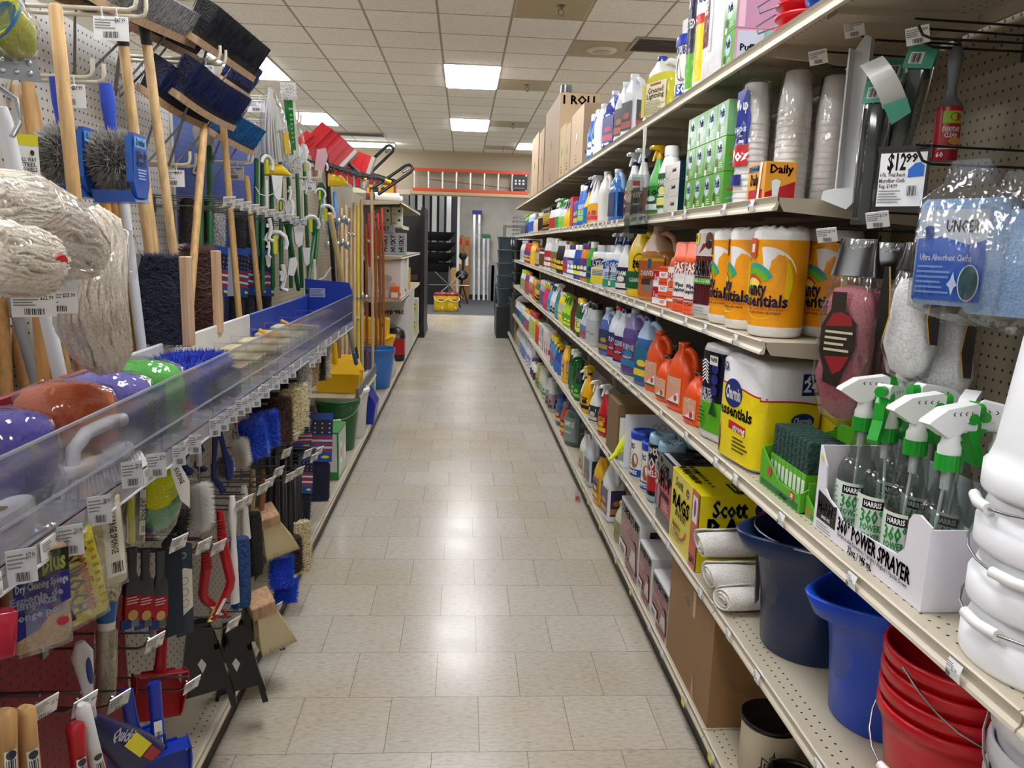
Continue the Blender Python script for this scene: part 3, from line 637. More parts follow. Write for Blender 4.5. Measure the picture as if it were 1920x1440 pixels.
lay_row('C', [
 (1107, 'b', 'silver bottle with black pump', dict(h=.27, w=.08, d=.07, body='#c6c8ca', cap='#181818', art=('#b4b8bc', None, None), n=2, neck=.3)),
 (1095, 's', 'frosted blue spray bottle', dict(h=.25, w=.09, d=.06, body='#b9c6dc', head='#eef0f2', trig='#eef0f2', art=('#5a7ab0', '#c04a4a', None), n=3)),
 (1086, 'b', 'dark green bottle with yellow cap', dict(h=.26, w=.09, d=.06, body='#2a4a2a', cap='#f0c832', art=('#2f6a3a', '#e8d84a', 'zep', '#ffffff'), n=2)),
 (1077, 'b', 'dark amber bottle', dict(h=.24, w=.09, d=.06, body='#3a2018', cap='#1a1210', art=('#6a3020', None, None), n=2)),
 (1066, 's', 'lime green spray bottle', dict(h=.25, w=.1, d=.06, body='#a5cf2e', head='#a5cf2e', trig='#4a9a2a', art=('#5aa02a', '#d8f04a', None), n=3)),
 (1054, 'b', 'yellow bottle with silver face label', dict(h=.24, w=.09, d=.06, body='#ecd21c', cap='#d8d8d8', art=('#c4bcc4', '#f0e040', None), n=4)),
 (1046, 's', 'teal and white spray bottle', dict(h=.3, w=.09, d=.06, body='#2a7a86', head='#ececec', trig='#ececec', art=('#48a8a8', None, None), n=3)),
 (1039, 's', 'white bottle with navy head', dict(h=.29, w=.09, d=.06, body='#eeeff2', head='#1f3f8c', trig='#1f3f8c', art=('#d8dce8', '#1a1a2a', None), n=3)),
 (1032, 's', 'light blue bottle with yellow neck', dict(h=.28, w=.09, d=.06, body='#58b4e0', head='#e8e4d8', trig='#e0e83a', collar='#d8e830', art=('#3a8ccc', '#3ad0c0', None), n=4)),
 (1025, 's', 'magenta bottle with lime neck', dict(h=.28, w=.09, d=.06, body='#d82a6c', head='#d8d8d4', trig='#f0d828', collar='#b8d828', art=('#e0407c', None, None), n=4)),
 (1018, 'b', 'grey violet bottle', dict(h=.26, w=.08, d=.06, body='#b0aec0', cap='#e8e8e8', art=('#6a5a86', None, None), n=4)),
 (1010, 'b', 'teal bottle with yellow ring label', dict(h=.24, w=.09, d=.06, body='#2f7a70', cap='#e8862a', art=('#e8b83a', '#1d1d1d', None), n=6)),
 (1003, 'c', 'orange aerosol can', dict(h=.23, r=.033, body='#e8742a', cap='#c8b05a', art=('#d8602a', None, None), n=6)),
 (996, 'c', 'pale striped aerosol can', dict(h=.24, r=.033, body='#d8cfc4', cap='#e8e0d8', art=('#a89070', '#b04a4a', None), n=6)),
 (990, 'b', 'purple bottle with golden head', dict(h=.28, w=.09, d=.06, body='#6a4a9a', cap='#dca82a', art=('#c84a5a', None, None), n=8)),
 (984, 'b', 'white bottle with lime cap', dict(h=.28, w=.1, d=.07, body='#e4eae0', cap='#c2e02a', art=('#9aa86a', None, None), n=8))], 977)
lay_row('B', [
 (1128, 's', 'red clear spray bottle', dict(h=.3, w=.11, d=.06, body='#c8202c', head=W, trig=W, art=('#b01c28', '#f0c830', 'SETTLE', '#f0d040'), n=1)),
 (1111, 's', 'white spray bottle with grey label', dict(h=.27, w=.1, d=.06, body='#e4e4e0', head=W, trig=W, art=('#3a3d42', '#c8c8c8', '1', '#ffffff'), n=1)),
 (1097, 's', 'golden spray bottle with navy neck', dict(h=.31, w=.11, d=.07, body='#eeb318', head='#f2c51c', trig='#f2c51c', collar='#20246a', art=('#f0b81a', '#222222', 'zep', '#222222'), n=1)),
 (1092, 's', 'white spray and pink label bottle', dict(h=.27, w=.1, d=.06, body=W, head='#f0f0f0', trig='#f0f0f0', collar='#5a2a5a', art=('#d88aa0', '#2f8c4a', 'ray', '#222222'), n=1)),
 (1080, 's', 'dark green spray bottle', dict(h=.29, w=.09, d=.06, body='#1d3f26', head='#1f7a3a', trig='#1f7a3a', art=('#2a6a3a', '#7ac04a', None), n=2)),
 (1070, 'b', 'tall dark green bottle', dict(h=.3, w=.09, d=.08, body='#18241c', cap='#eeeeea', art=('#2f6a40', None, None), n=2, sh=.8)),
 (1056, 'j', 'yellow jug with pink label', dict(h=.31, w=.15, d=.09, body='#ecb91c', cap='#20246a', art=('#d8a0a8', '#f4cf2c', 'zep', '#222222'), n=1)),
 (1046, 's', 'deep blue spray bottle', dict(h=.26, w=.09, d=.06, body='#27509a', head='#f0cf28', trig='#f0cf28', collar='#1c2860', art=('#3a74c8', None, None), n=2)),
 (1037, 'c', 'blue can with yellow cap', dict(h=.27, r=.034, body='#2f78b8', cap='#e8c83a', art=('#5a9ad0', '#d04a4a', None), n=3)),
 (1025, 'x', 'white box with red foot', dict(h=.27, w=.1, d=.08, c='#e6e4e2', art=('#dcdad8', '#b8404a', None), n=3)),
 (1016, 'x', 'white and navy box', dict(h=.27, w=.1, d=.08, c='#e8e8ea', art=('#2a4080', '#e8e8ea', None), n=3)),
 (1009, 'c', 'red canister with yellow cap', dict(h=.24, r=.034, body='#c8322c', cap='#e8b428', n=4)),
 (1000, 'c', 'clear tub with red cap', dict(h=.3, r=.045, body='#ccd2d4', cap='#c04038', w=.1, art=('#b8c060', None, None), n=6)),
 (991, 'b', 'white bottle with yellow neck', dict(h=.26, w=.09, d=.06, body='#e8e6e8', cap='#f0b830', art=('#7a5aa0', '#c84040', None), n=6)),
 (982, 'b', 'teal and white bottle', dict(h=.24, w=.09, d=.06, body='#e6e9ea', cap='#f1f1f1', art=('#2f8a8c', None, None), n=6)),
 (973, 'b', 'slumped white refill bottle', dict(h=.22, w=.11, d=.08, body='#eef0f4', cap='#dfe3ea', art=('#3a4f9a', None, None), n=7))], 966)
lay_row('A', [
 (1156, 'j', 'clear pale green small jug', dict(h=.21, w=.1, d=.08, body='#cfd2b8', liquid='#9aa060', fill=.5, cap='#c8c6b0', art=('#8a8a4a', None, None), n=1)),
 (1134, 'j', 'white jug with purple flame label', dict(h=.33, w=.16, d=.11, body='#e8eaf0', cap='#e8eaf0', art=('#4a3a66', '#c8823a', None), n=1)),
 (1119, 'j', 'yellow and purple jug', dict(h=.29, w=.15, d=.1, body='#e9b41c', cap='#2a2a6a', art=('#5a4a86', '#f0c32a', 'zep', '#222222'), n=1)),
 (1101, 'j', 'silver white jug with grey label', dict(h=.31, w=.17, d=.12, body='#c8ccd8', cap='#c8ccd8', art=('#3a4450', '#7a4a3a', None), n=1)),
 (1090, 'j', 'cream bottle jug with green label', dict(h=.28, w=.15, d=.1, body='#dfe0da', cap='#8a8680', art=('#a8ac7a', '#b04a40', None), n=1)),
 (1063, 'b', 'grey-green concentrate bottle', dict(h=.3, w=.17, d=.13, body='#59696a', cap='#4a5a5c', art=('#7f8d8c', None, 'SIMPLE', '#e8eee8'), n=1, sh=.86)),
 (1053, 'b', 'orange-red bottle with ring label', dict(h=.27, w=.1, d=.08, body='#c8452a', cap='#8a8fa0', art=('#c04a28', '#f2b82a', 'zep', '#222222'), n=1)),
 (1043, 'b', 'blue bottle with orange label', dict(h=.27, w=.1, d=.08, body='#3a64a8', cap='#2a3f80', art=('#2f5aa0', '#f0a82a', None), n=1)),
 (1030, 'b', 'milky bottle with maroon print', dict(h=.27, w=.11, d=.09, body='#c4c8ca', cap='#d8dadc', art=('#9a8a96', '#5a2a40', None), n=2)),
 (1018, 'b', 'milky bottle with green print', dict(h=.28, w=.11, d=.09, body='#c8ccc8', cap='#c4c8c4', art=('#d8dcd4', '#3a9a4a', None), n=3)),
 (1010, 'b', 'pale olive bottle', dict(h=.26, w=.1, d=.08, body='#b0b07a', cap='#c0c090', art=('#c89a50', '#4a7a3a', None), n=2)),
 (1001, 'b', 'small white and navy tub', dict(h=.16, w=.1, d=.09, body='#dfe1e6', cap='#f0f0f0', art=('#20264a', None, None), n=3)),
 (992, 'j', 'white jug with lilac label', dict(h=.31, w=.16, d=.11, body='#e4e6ee', cap='#262c66', art=('#7c84c4', '#e8e8f2', None), n=4)),
 (984, 'j', 'white jug with blue foot label', dict(h=.31, w=.16, d=.11, body='#dce4f0', cap='#24307c', art=('#4a7cc8', None, None), n=5)),
 (975, 'j', 'bagged silvery jug', dict(h=.31, w=.16, d=.11, body='#c9cdd0', cap='#e0e2e4', art=('#9aa49c', None, None), n=5))], 967)
# price tickets clipped into the shelf channels
def price_tag(par, x, y, z, rz, w=.034, h=.03, c='#f4f4f4', flag=None):
 b = MB(); b.m(c, 'g'); b.add([(-w/2, -.0035, -h), (w/2, -.0035, -h), (w/2, -.002, 0), (-w/2, -.002, 0), (-w/2, -.006, -h/2), (w/2, -.006, -h/2)], [(0, 1, 5, 4), (4, 5, 2, 3)])
 I = Ink(b, lambda u, v, q: (u, -.0065-.0006*0+.0-(q), v-h)); I.h = .0002
 I.lines(-w*.42, w*.1, h*.6, h*.92, 3, '#555555'); I.bars(-w*.42, w*.02, h*.08, h*.42, n=9); I.text(w*.27, h*.68, '$%d.%02d' % (random.randint(2, 15), random.choice((49, 79, 99))), .006, '#222222', w=w*.38)
 if flag: I.rect(-w/2, w/2, 0, h, flag)
 return b.build('price_tag', par, (x, y, z), rz)
_tag0 = {}
def clip_tags():
 for o in [q for q in C.objects if q.name.startswith('gondola_bay')]:
  for s in [c for c in o.children if c.name.startswith('shelf')]:
   z = s.location.z; L_ = max(v[0] for v in s.bound_box); ys = [v[1] for v in s.bound_box]; y0, y1 = min(ys), max(ys)
   k = min(SH, key=lambda q: abs(SH[q]-z)); wy = o.location.y+s.location.y
   if k == 'F': continue
   n = 5 if wy < 3 else 9
   n = int(n*(y1-y0)/1.22)
   for i in range(n):
    y = y0+(y1-y0)*(i+.5+random.uniform(-.3, .3))/n
    fl = '#e8d820' if (k == 'A' and wy < 4 and i % 3 == 0) else None
    key = (i % 3, bool(fl))
    if key not in _tag0:
     t = price_tag(s, -.001, y, .0, RS, flag=fl); _tag0[key] = t
    else:
     t = _tag0[key].copy(); C.objects.link(t); t.parent = s; t.location = (-.001, y, .0)
clip_tags()
# ================= named goods at the open end of the cleaner side =================
zA, zB, zC, zD, zE, zF = (SH[k]+.0008 for k in 'ABCDEF')
# ---- pails
def pail(name, lab, c, r=.13, r2=.105, h=.25, loc=(0, 0, 0), inv=False, bail=True, group=None, rz=0, cat='bucket', band=.03, lipc=None, bail_side=-1, grip='#f0f0f0'):
 o = thing(name, lab, cat, loc, rz, group); t = .003
 z = (lambda q: h-q) if inv else (lambda q: q)
 prof = [(0.001, 0), (r2*.97, 0), (r2, .004), (r2+(r-r2)*.72, h*.72), (r+.001, h-band-.006), (r+.006, h-band-.004), (r+.006, h-.006), (r+.004, h), (r-.001, h), (r-t-.001, h-.01), (r2-t, .008), (0.001, .007)]
 prof = [(a, z(q)) for a, q in prof]
 b = MB(); b.m(c); b.lathe(prof[::-1] if inv else prof, 36, cap=(0, 0)); b.build('bucket_body', o)
 if bail:
  zz = z(h-band*.5); b = MB(); b.m('#a9adb2', 'm'); pts = []
  for i in range(13):
   a = PI*i/12; drop = .11*math.sin(a)
   pts.append(((r+.012)*math.cos(a), bail_side*(r+.01)*math.sin(a), zz-drop*(1 if not inv else .35)))
  b.tube(pts, .0022, 6); g = b.build('bail', o)
  b = MB(); b.m(grip); p = pts[5:8]; b.tube(p, .009, 8); b.build('grip', o)
 return o
for i in range(4):
 z = zC+.088*i
 lab = ['white pail at the foot of the upturned stack on the third shelf', 'white upturned pail, second from the foot of the stack', 'white upturned pail just under the topmost one', 'topmost white upturned pail beside the spray bottle box'][i]
 pail('white_pail', lab, '#eceef2', .132, .108, .25, (.925, 1.03, z), True, True, 'upturned white pails on the third shelf', rz=-R90+.35*(i % 3-1), band=.036)
for i in range(3):
 pail('white_pail', ['lowest white pail behind the red pails', 'middle white pail behind the red pails', 'uppermost white pail behind the red pails'][i], '#e6e9f0', .125, .1, .23, (.985, 1.02, zB+.06*i), False, i == 2, 'white pails on the second shelf', rz=-1.2, band=.03)
for i in range(4):
 pail('red_pail', ['bottom red pail of the nested four', 'red pail second from the bottom of the nested four', 'red pail second from the top of the nested four', 'top red pail of the nested four, its inside showing'][i], '#c8101f', .128, .1, .205, (.955, 1.285, zB+.038*i), False, i in (0, 3), 'nested red pails on the second shelf', rz=-1.25+.5*i, band=.02)
def mop_bucket(name, lab, c, c2, loc, s, rz, sticker):
 """oval rimmed bucket with a pouring lip"""
 o = thing(name, lab, 'bucket', loc, rz); b = MB(); b.m(c); n = 40; h = .3*s
 def ring(z, r, lip, q=0):
  R = []
  for i in range(n):
   a = 2*PI*i/n; x, y = math.cos(a), math.sin(a); k = max(0, math.cos(a+R90))**6   # lip towards -y
   R.append((x*r*1.0, y*r-k*lip, z+k*lip*q))
  return R
 R = [ring(0, .001, 0), ring(0, .108*s, 0), ring(.006, .112*s, 0), ring(h*.55, .124*s, 0), ring(h*.8, .13*s, .012*s), ring(h*.84, .14*s, .04*s), ring(h*.99, .148*s, .055*s), ring(h, .146*s, .054*s), ring(h*.995, .138*s, .046*s), ring(h*.82, .128*s, .012*s), ring(.01, .106*s, 0), ring(.009, .001, 0)]
 b.loft(R, (0, 0)); b.build('bucket_body', o)
 if c2:
  b = MB(); b.m('#b8bcc2', 'm'); r = .152*s; pts = [(r*math.cos(a), r*math.sin(a)*.98, h*.97-.006*math.sin(a)) for a in [PI*1.02+i*PI/12*.98 for i in range(13)]]
  b.tube(pts, .0028, 6); b.build('bail', o)
  b = MB(); b.m('#2a2c30'); b.tube([(r*math.cos(a), r*math.sin(a), h*.985) for a in [PI*.98+i*.07 for i in range(-3, 2)]], .011, 8); b.build('grip', o)
 if sticker:
  b = MB(); I = Ink(b, round_(.127*s, 0, sticker, .05), True); I.rect(-.035, .035, .08, .235, '#eeece6'); I.rect(-.03, .03, .185, .23, '#b5222c'); I.text(0, .172, 'BUCKET', .012, '#9c1f28'); I.rect(-.026, .026, .11, .16, '#c84a4a'); I.lines(-.028, .028, .085, .105, 2, '#555555'); b.build('sticker', o)
 return o
mop_bucket('mop_bucket', 'dark navy bucket with metal bail and sticker beside the rolled towels', '#142a52', True, (.955, 1.885, zB), 1.1, -R90, -.55)
mop_bucket('mop_bucket', 'bright blue bucket with a wide pouring lip between navy and red ones', '#1246c0', False, (.985, 1.56, zB), 1.02, -R90, 0)
# ---- rolled towels
def towel(lab, loc, rz, r=.052, L=.2, seed=1):
 random.seed(seed); o = thing('rolled_towel', lab, 'towel', loc, rz, 'rolled white towels'); b = MB(); b.m('#e9e6df', 'cloth'); n = 46; turns = 3.2; R = []
 pts = []
 for i in range(n): a = turns*2*PI*i/(n-1); q = .008+(r-.008)*i/(n-1); pts.append((math.cos(a)*q*1.12, math.sin(a)*q*.95))
 for s_, (x) in enumerate([0, .012, .05, .1, .15, L]):
  wob = [1+.05*math.sin(i*.7+s_*1.7+seed) for i in range(n)]
  k = 1 if s_ else .94
  R.append([(x+.01*math.sin(i*.5+seed)*(s_ == 0), p[0]*wob[i]*k, p[1]*wob[i]*k) for i, p in enumerate(pts)])
 vs = [p for q in R for p in q]; fs = []
 for k in range(len(R)-1):
  for i in range(n-1): fs.append((k*n+i, k*n+i+1, k*n+n+i+1, k*n+n+i))
 b.add(vs, fs, True); b.tube([(.01, .0, 0), (L*.98, 0, 0)], r*.8, 14, rr=[r*.3, r*.8]); t = b.build('cloth', o)
 md = t.modifiers.new('thick', 'SOLIDIFY'); md.thickness = .007; md.offset = 0
 md = t.modifiers.new('smooth', 'SUBSURF'); md.levels = md.render_levels = 1
 return o
towel('top one of three rolled white terry towels beside the yellow rags box', (.748, 2.225, .7), .05, .047, .22, 1)
towel('middle one of three rolled white terry towels beside the navy bucket', (.755, 2.145, .632), -.04, .044, .22, 2)
towel('bottom one of three rolled white terry towels, lying on the shelf', (.775, 2.07, .592), .1, .04, .2, 3)
# ---- boxed rags and shop towels
def flag_disc(I, u, v, r):
 I.ell(u, v, r, r, '#1d2f6a'); I.rect(u-r*.1, u+r*.75, v-r*.1, v+r*.15, '#e8e8e8'); I.rect(u-r*.7, u+r*.7, v-r*.35, v-r*.2, '#c02a34'); I.rect(u-r*.1, u+r*.8, v+r*.2, v+r*.35, '#c02a34'); I.rect(u-r*.5, u+r*.5, v-r*.65, v-r*.5, '#e8e8e8')
def rags_front(I):
 I.text(-.075, .225, 'Scott', .034, '#f6f6f4', w=.09); flag_disc(I, .028, .222, .018)
 I.text(-.04, .16, 'RAGS', .056, '#26261f', w=.2); I.text(-.035, .118, 'IN A BOX', .026, '#26261f', w=.12)
 I.arc(-.04, .13, .088, .098, -2.6, -.5, '#c83a2c'); I.text(-.07, .07, 'ALL-PURPOSE', .012, '#6a6418', w=.1); I.lines(-.14, .0, .02, .055, 3, '#8c8620')
 I.rect(.095, .17, 0, .27, '#c33a2e'); I.rect(.108, .158, .16, .25, '#f0e4e2'); I.ell(.133, .21, .012, .03, '#2c3f8c'); I.text(.133, .03, '200', .026, '#ffffff')
def rags_side(I):
 I.text(-.035, .215, 'Scott', .058, '#2e3f86', w=.118); I.lift(); I.text(-.037, .217, 'Scott', .056, '#f6f6f4', w=.112); flag_disc(I, .075, .218, .027)
 I.text(.0, .145, 'RAGS', .075, '#26261f', w=.22); I.text(0, .09, 'IN A BOX', .03, '#26261f', w=.14); I.lines(-.1, .1, .02, .06, 3, '#8c8620')
def rags_top(I):
 for i in range(7): I.rect(-.155+i*.012, -.149+i*.012, -.12, -.06, '#26261f') if i % 2 == 0 else None
 for i in range(8):
  I.rect(-.16+i*.036, -.14+i*.036, -.115, -.092, '#26261f') if i < 6 else None
  I.ell(-.15+i*.034, -.07, .011*(1-.06*i), .011*(1-.06*i), '#26261f', 12)
 I.rect(.06, .15, -.02, .05, '#3a3a30'); I.lines(.07, .14, -.015, .045, 4, '#d8c81c'); I.lines(-.12, .02, .02, .08, 3, '#9a9018')
P_box('rag_box', 'large yellow and red box of rags behind the rolled white towels', 'box', .34, .27, .265, '#dfcf18', (.785+.135, 2.52, zB), RS, front_art=rags_front, side_art=rags_side, top_art=rags_top, k='g')
def shop_front(I):
 I.rect(-.1, .1, .05, .19, '#b5333a'); I.rect(-.1, .1, .0, .05, '#3a3c42'); I.text(-.01, .225, 'Scott', .045, '#f2f2f0', w=.12); I.text(.0, .17, 'SHOP', .062, '#151515', w=.175); I.lift(); I.text(.003, .172, 'SHOP', .06, '#e8e6e2', w=.168)
 I.text(.02, .118, 'ORIGINAL', .024, '#ffffff', w=.13); I.lines(.0, .08, .07, .1, 3, '#e8c8c8'); I.poly([(-.09, .04), (-.05, .05), (-.045, .12), (-.07, .14), (-.09, .11)], '#6a7486'); I.ell(-.085, .24, .012, .012, '#3a5a9a', 10)
def shop_top(I):
 I.rect(-.09, .09, -.12, -.1, '#d8d8d8'); I.text(0, -.06, 'SCOTT', .03, '#e8e8e8'); I.text(0, .0, 'SHOP', .04, '#e8e8e8'); I.ell(.05, .07, .015, .015, '#b5333a'); I.lines(-.07, .02, .04, .1, 4, '#777777')
P_box('shop_towel_box', 'black and red box of shop towels behind the yellow rags box', 'box', .2, .27, .262, '#1d1f22', (.785+.135, 2.79, zB), RS, front_art=shop_front, top_art=shop_top, k='g')
def scott_roll(I):
 I.rect(-.075, .075, .03, .25, '#17181b'); I.rect(-.075, .075, .05, .17, '#b3242c'); I.text(0, .225, 'Scott', .04, '#e8e8e8', w=.09); I.text(0, .165, 'SHOP', .05, '#e6e6e2', w=.11); I.text(0, .125, 'TOWELS', .026, '#ffffff', w=.09); I.poly([(-.05, .035), (.0, .03), (.03, .08), (-.04, .09)], '#8fb4cc')
for i, (x, y, l) in enumerate(((.855, 2.955, 'blue shop towel roll with black and red label, next to the black box'), (.85, 3.085, 'blue shop towel roll with black and red label, next to the wipes tubs'), (.985, 3.02, 'blue shop towel roll in clear film, standing in the second row'))):
 P_roll('shop_towel_roll', l, 'paper towel', .285, .058, '#7f9db4', scott_roll, (x, y, zB), RS, 'blue shop towel rolls', turn=.25, top='#9cc0d8')
def wipes_art(I):
 I.rect(-.11, .11, .04, .175, '#eceae4'); I.text(-.03, .15, 'SCRUBS', .026, '#27306e', w=.09); I.ell(.0, .095, .035, .03, '#7a4a34'); I.ell(.018, .085, .02, .035, '#a06a4a'); I.rect(-.12, .12, .01, .045, '#1f4a9c'); I.text(0, .028, 'WIPES', .018, '#ffffff'); I.rect(-.06, -.03, .12, .132, '#b83a3a')
P_tub('wipes_tub', 'white wipes tub with blue lid beside the shop towel rolls', 'tub', .22, .06, '#efefee', '#1f45b4', wipes_art, (.86, 3.225, zB), RS, 'white wipes tubs with blue lids', .3)
P_tub('wipes_tub', 'white wipes tub with blue lid in front of the white glove display', 'tub', .22, .06, '#efefee', '#1f45b4', wipes_art, (.855, 3.425, zB), RS, 'white wipes tubs with blue lids', .3)
# ---- glove display and brown carton
o = thing('glove_display', 'white counter display carton with looped line print, holding yellow gloves', 'box', (.79, 3.56, zB))
b = MB(); b.m('#dfe2ea', 'c'); b.box(0, .33, 0, .004, 0, .265); b.box(0, .33, .12, .124, 0, .22); b.box(.326, .33, .004, .12, 0, .24); b.box(0, .33, .004, .12, 0, .004)
I = Ink(b, front(0));
for q in range(2): I.arc(.15+q*.035, .2, .013, .0155, 0, 2*PI, '#5a6072', 20)
I.arc(.27, .17, .05, .054, .5, 2.6, '#8a90a4'); I.lines(.03, .1, .02, .08, 4, '#8a90a4'); b.build('carton', o)
o = thing('yellow_gloves', 'bunch of bright yellow work gloves spilling from the white display', 'gloves', (.8, 3.62, zB+.02))
random.seed(5)
for i in range(5):
 b = MB(); b.m('#dfe81e', 's'); z = .03+.03*i; y = .012*(i % 2); x = .02+.05*i
 b.tube([(x-.06, y, z), (x-.02, y+.01, z+.05), (x+.02, y+.02, z+.12)], .025, 8, rr=[.012, .028, .02], flat=.7)
 for f in range(3): b.tube([(x-.05, y+.012*(f-1), z+.01), (x-.085, y+.016*(f-1), z-.02-.008*f)], .009, 6, rr=[.01, .007])
 b.build('glove', o)
P_box('open_carton', 'plain brown open carton behind the white glove display', 'box', .28, .34, .28, '#7a5f3c', (.785+.17, 3.85, zB), RS)
# ---- cardboard boxes on the bottom deck
def brown_front(I):
 I.ell(-.03, .29, .03, .014, '#120d08'); I.rect(.03, .06, .27, .36, '#b29468'); I.poly([(.07, .0), (.1, .0), (.09, .06), (.07, .09)], '#b08f66')
o = P_box('cardboard_box', 'big plain brown cardboard box with a hand hole on the bottom deck', 'box', .49, .35, .358, '#94704a', (.785+.175, 2.375, zA), RS, front_art=brown_front)
b = MB(); b.m('#7d5c3a', 'c'); b.box(-.245, .245, -.176, -.1655, .3585, .3605); b.box(-.245, .245, -.164, .175, .3585, .361); b.build('top_flap', o)
def st_front(W_, H_):
 def f(I):
  w, h = W_/2, H_; I.rect(-w*.95, w*.95, h*.12, h*.95, '#7d1f2a'); I.rect(-w*.95, w*.95, h*.76, h*.95, '#1a1a1c'); I.text(0, h*.855, 'SUPERTUFF', h*.13, '#f2f2f2', w=w*1.75); I.lines(-w*.85, w*.3, h*.52, h*.7, 4, '#d8b0b4')
  I.poly([(w*.1, h*.12), (w*.85, h*.12), (w*.7, h*.5), (w*.35, h*.55), (w*.3, h*.35)], '#c4bcbc'); I.ell(w*.5, h*.5, w*.22, h*.07, '#4a3a3c'); I.rect(-w*.95, -w*.2, h*.12, h*.3, '#e4e4e4'); I.bars(-w*.85, -w*.3, h*.14, h*.24, n=8); I.rect(-w*.15, w*.95, h*.03, h*.14, '#7d1f2a')
 return f
def st_side(I): I.rect(-.13, .16, .18, .25, '#151517'); I.text(.02, .215, 'SUPERTUFF', .05, '#e8e8e8', w=.25)
P_box('supertuff_box', 'tallest white and maroon wiper box, farthest of the three similar ones', 'box', .4, .35, .285, '#dcdcde', (.79+.175, 3.34, zA), RS, 'boxed wipers on the bottom deck', st_front(.4, .285), st_side)
P_box('supertuff_box', 'middle white and maroon wiper box of three similar ones', 'box', .22, .34, .225, '#dcdcde', (.79+.17, 3.02, zA), RS, 'boxed wipers on the bottom deck', st_front(.22, .225))
P_box('supertuff_box', 'smallest white and maroon wiper box, against the brown cardboard box', 'box', .25, .34, .195, '#dcdcde', (.79+.17, 2.76, zA), RS, 'boxed wipers on the bottom deck', st_front(.25, .195))
# ---- lidded drum and black pail
o = thing('lidded_drum', 'cream drum with a black lid on the bottom deck past the brown box', 'drum', (.9, 1.93, zA))
b = MB(); b.m('#d9cdb4', 'e'); b.lathe([(.078, 0), (.082, .004), (.082, .165)], 28); b.build('drum_body', o)
b = MB(); b.m('#141414'); b.lathe([(.085, .16), (.088, .163), (.088, .172), (.084, .175), (.079, .168), (.001, .167)], 28); b.build('lid', o)
o = pail('black_pail', 'small black pail with a tangle of cord on the bottom deck', '#17181a', .062, .05, .12, (.89, 1.755, zA), False, False, grip='#111111')
b = MB(); b.m('#1b1b1d'); random.seed(11); p = [(-.03, .05, .13)]
for i in range(22): p.append((max(-.09, p[-1][0]+random.uniform(-.012, .01)), min(.09, p[-1][1]+random.uniform(-.02, .02)), max(.004, .13-.006*i+random.uniform(-.01, .02))))
b.tube(p, .0022, 5); b.tube([(q[0]*.6-.02, q[1]*.8, q[2]*.9+.005) for q in p], .002, 5); b.build('cord', o)
# ---- spray bottle box
o = thing('display_box', 'white open-front carton printed 360 POWER SPRAYER on the third shelf', 'box', (.805, 1.41, zC), RS)
b = MB(); b.m('#e3e0e8', 'c'); hw = .21; D_ = .25; t = .004
fr = [(-hw, 0), (hw, 0), (hw, .155), (hw-.035, .165), (hw-.055, .16), (hw-.065, .145), (hw-.068, .09), (hw-.09, .07), (-hw+.13, .055), (-hw+.1, .075), (-hw+.06, .085), (-hw+.04, .1), (-hw+.035, .15), (-hw+.005, .185), (-hw, .19)]
b.prism(fr, t, (0, 0, 0), 'y'); b.box(hw-t, hw, t, D_, 0, .15); b.box(-hw, -hw+t, t, D_, 0, .19); b.box(-hw, hw, D_-t, D_, 0, .16); b.box(-hw+t, hw-t, t, D_-t, 0, .003)
b.m('#8a6a48', 'c'); b.box(-hw+t, hw-t, .08, .083, .0, .1)
I = Ink(b, front(0)); I.poly([(-hw+.012, .026), (-hw+.1, .026), (-hw+.1, .078), (-hw+.086, .074), (-hw+.05, .084), (-hw+.012, .09)], '#121214'); I.text(-hw+.056, .056, 'HARRIS', .026, '#ffffff', w=.076); I.text(-hw+.056, .036, 'SINCE 1922', .007, '#ffffff', w=.04)
I.text(.035, .046, '360° POWER SPRAYER', .03, '#1c1c22', w=.27); I.text(.035, .026, 'Sprays in Any Direction / Upright / Angled / Upside Down', .0085, '#3a3a44', w=.26); I.text(-.0, .010, '32oz. / 946 mL', .016, '#2a2a34', w=.095); I.lines(-hw+.02, -hw+.09, .006, .022, 3, '#777788'); I.ell(-hw+.016, .165, .006, .006, '#e8dc3a', 12)
b.build('carton', o)
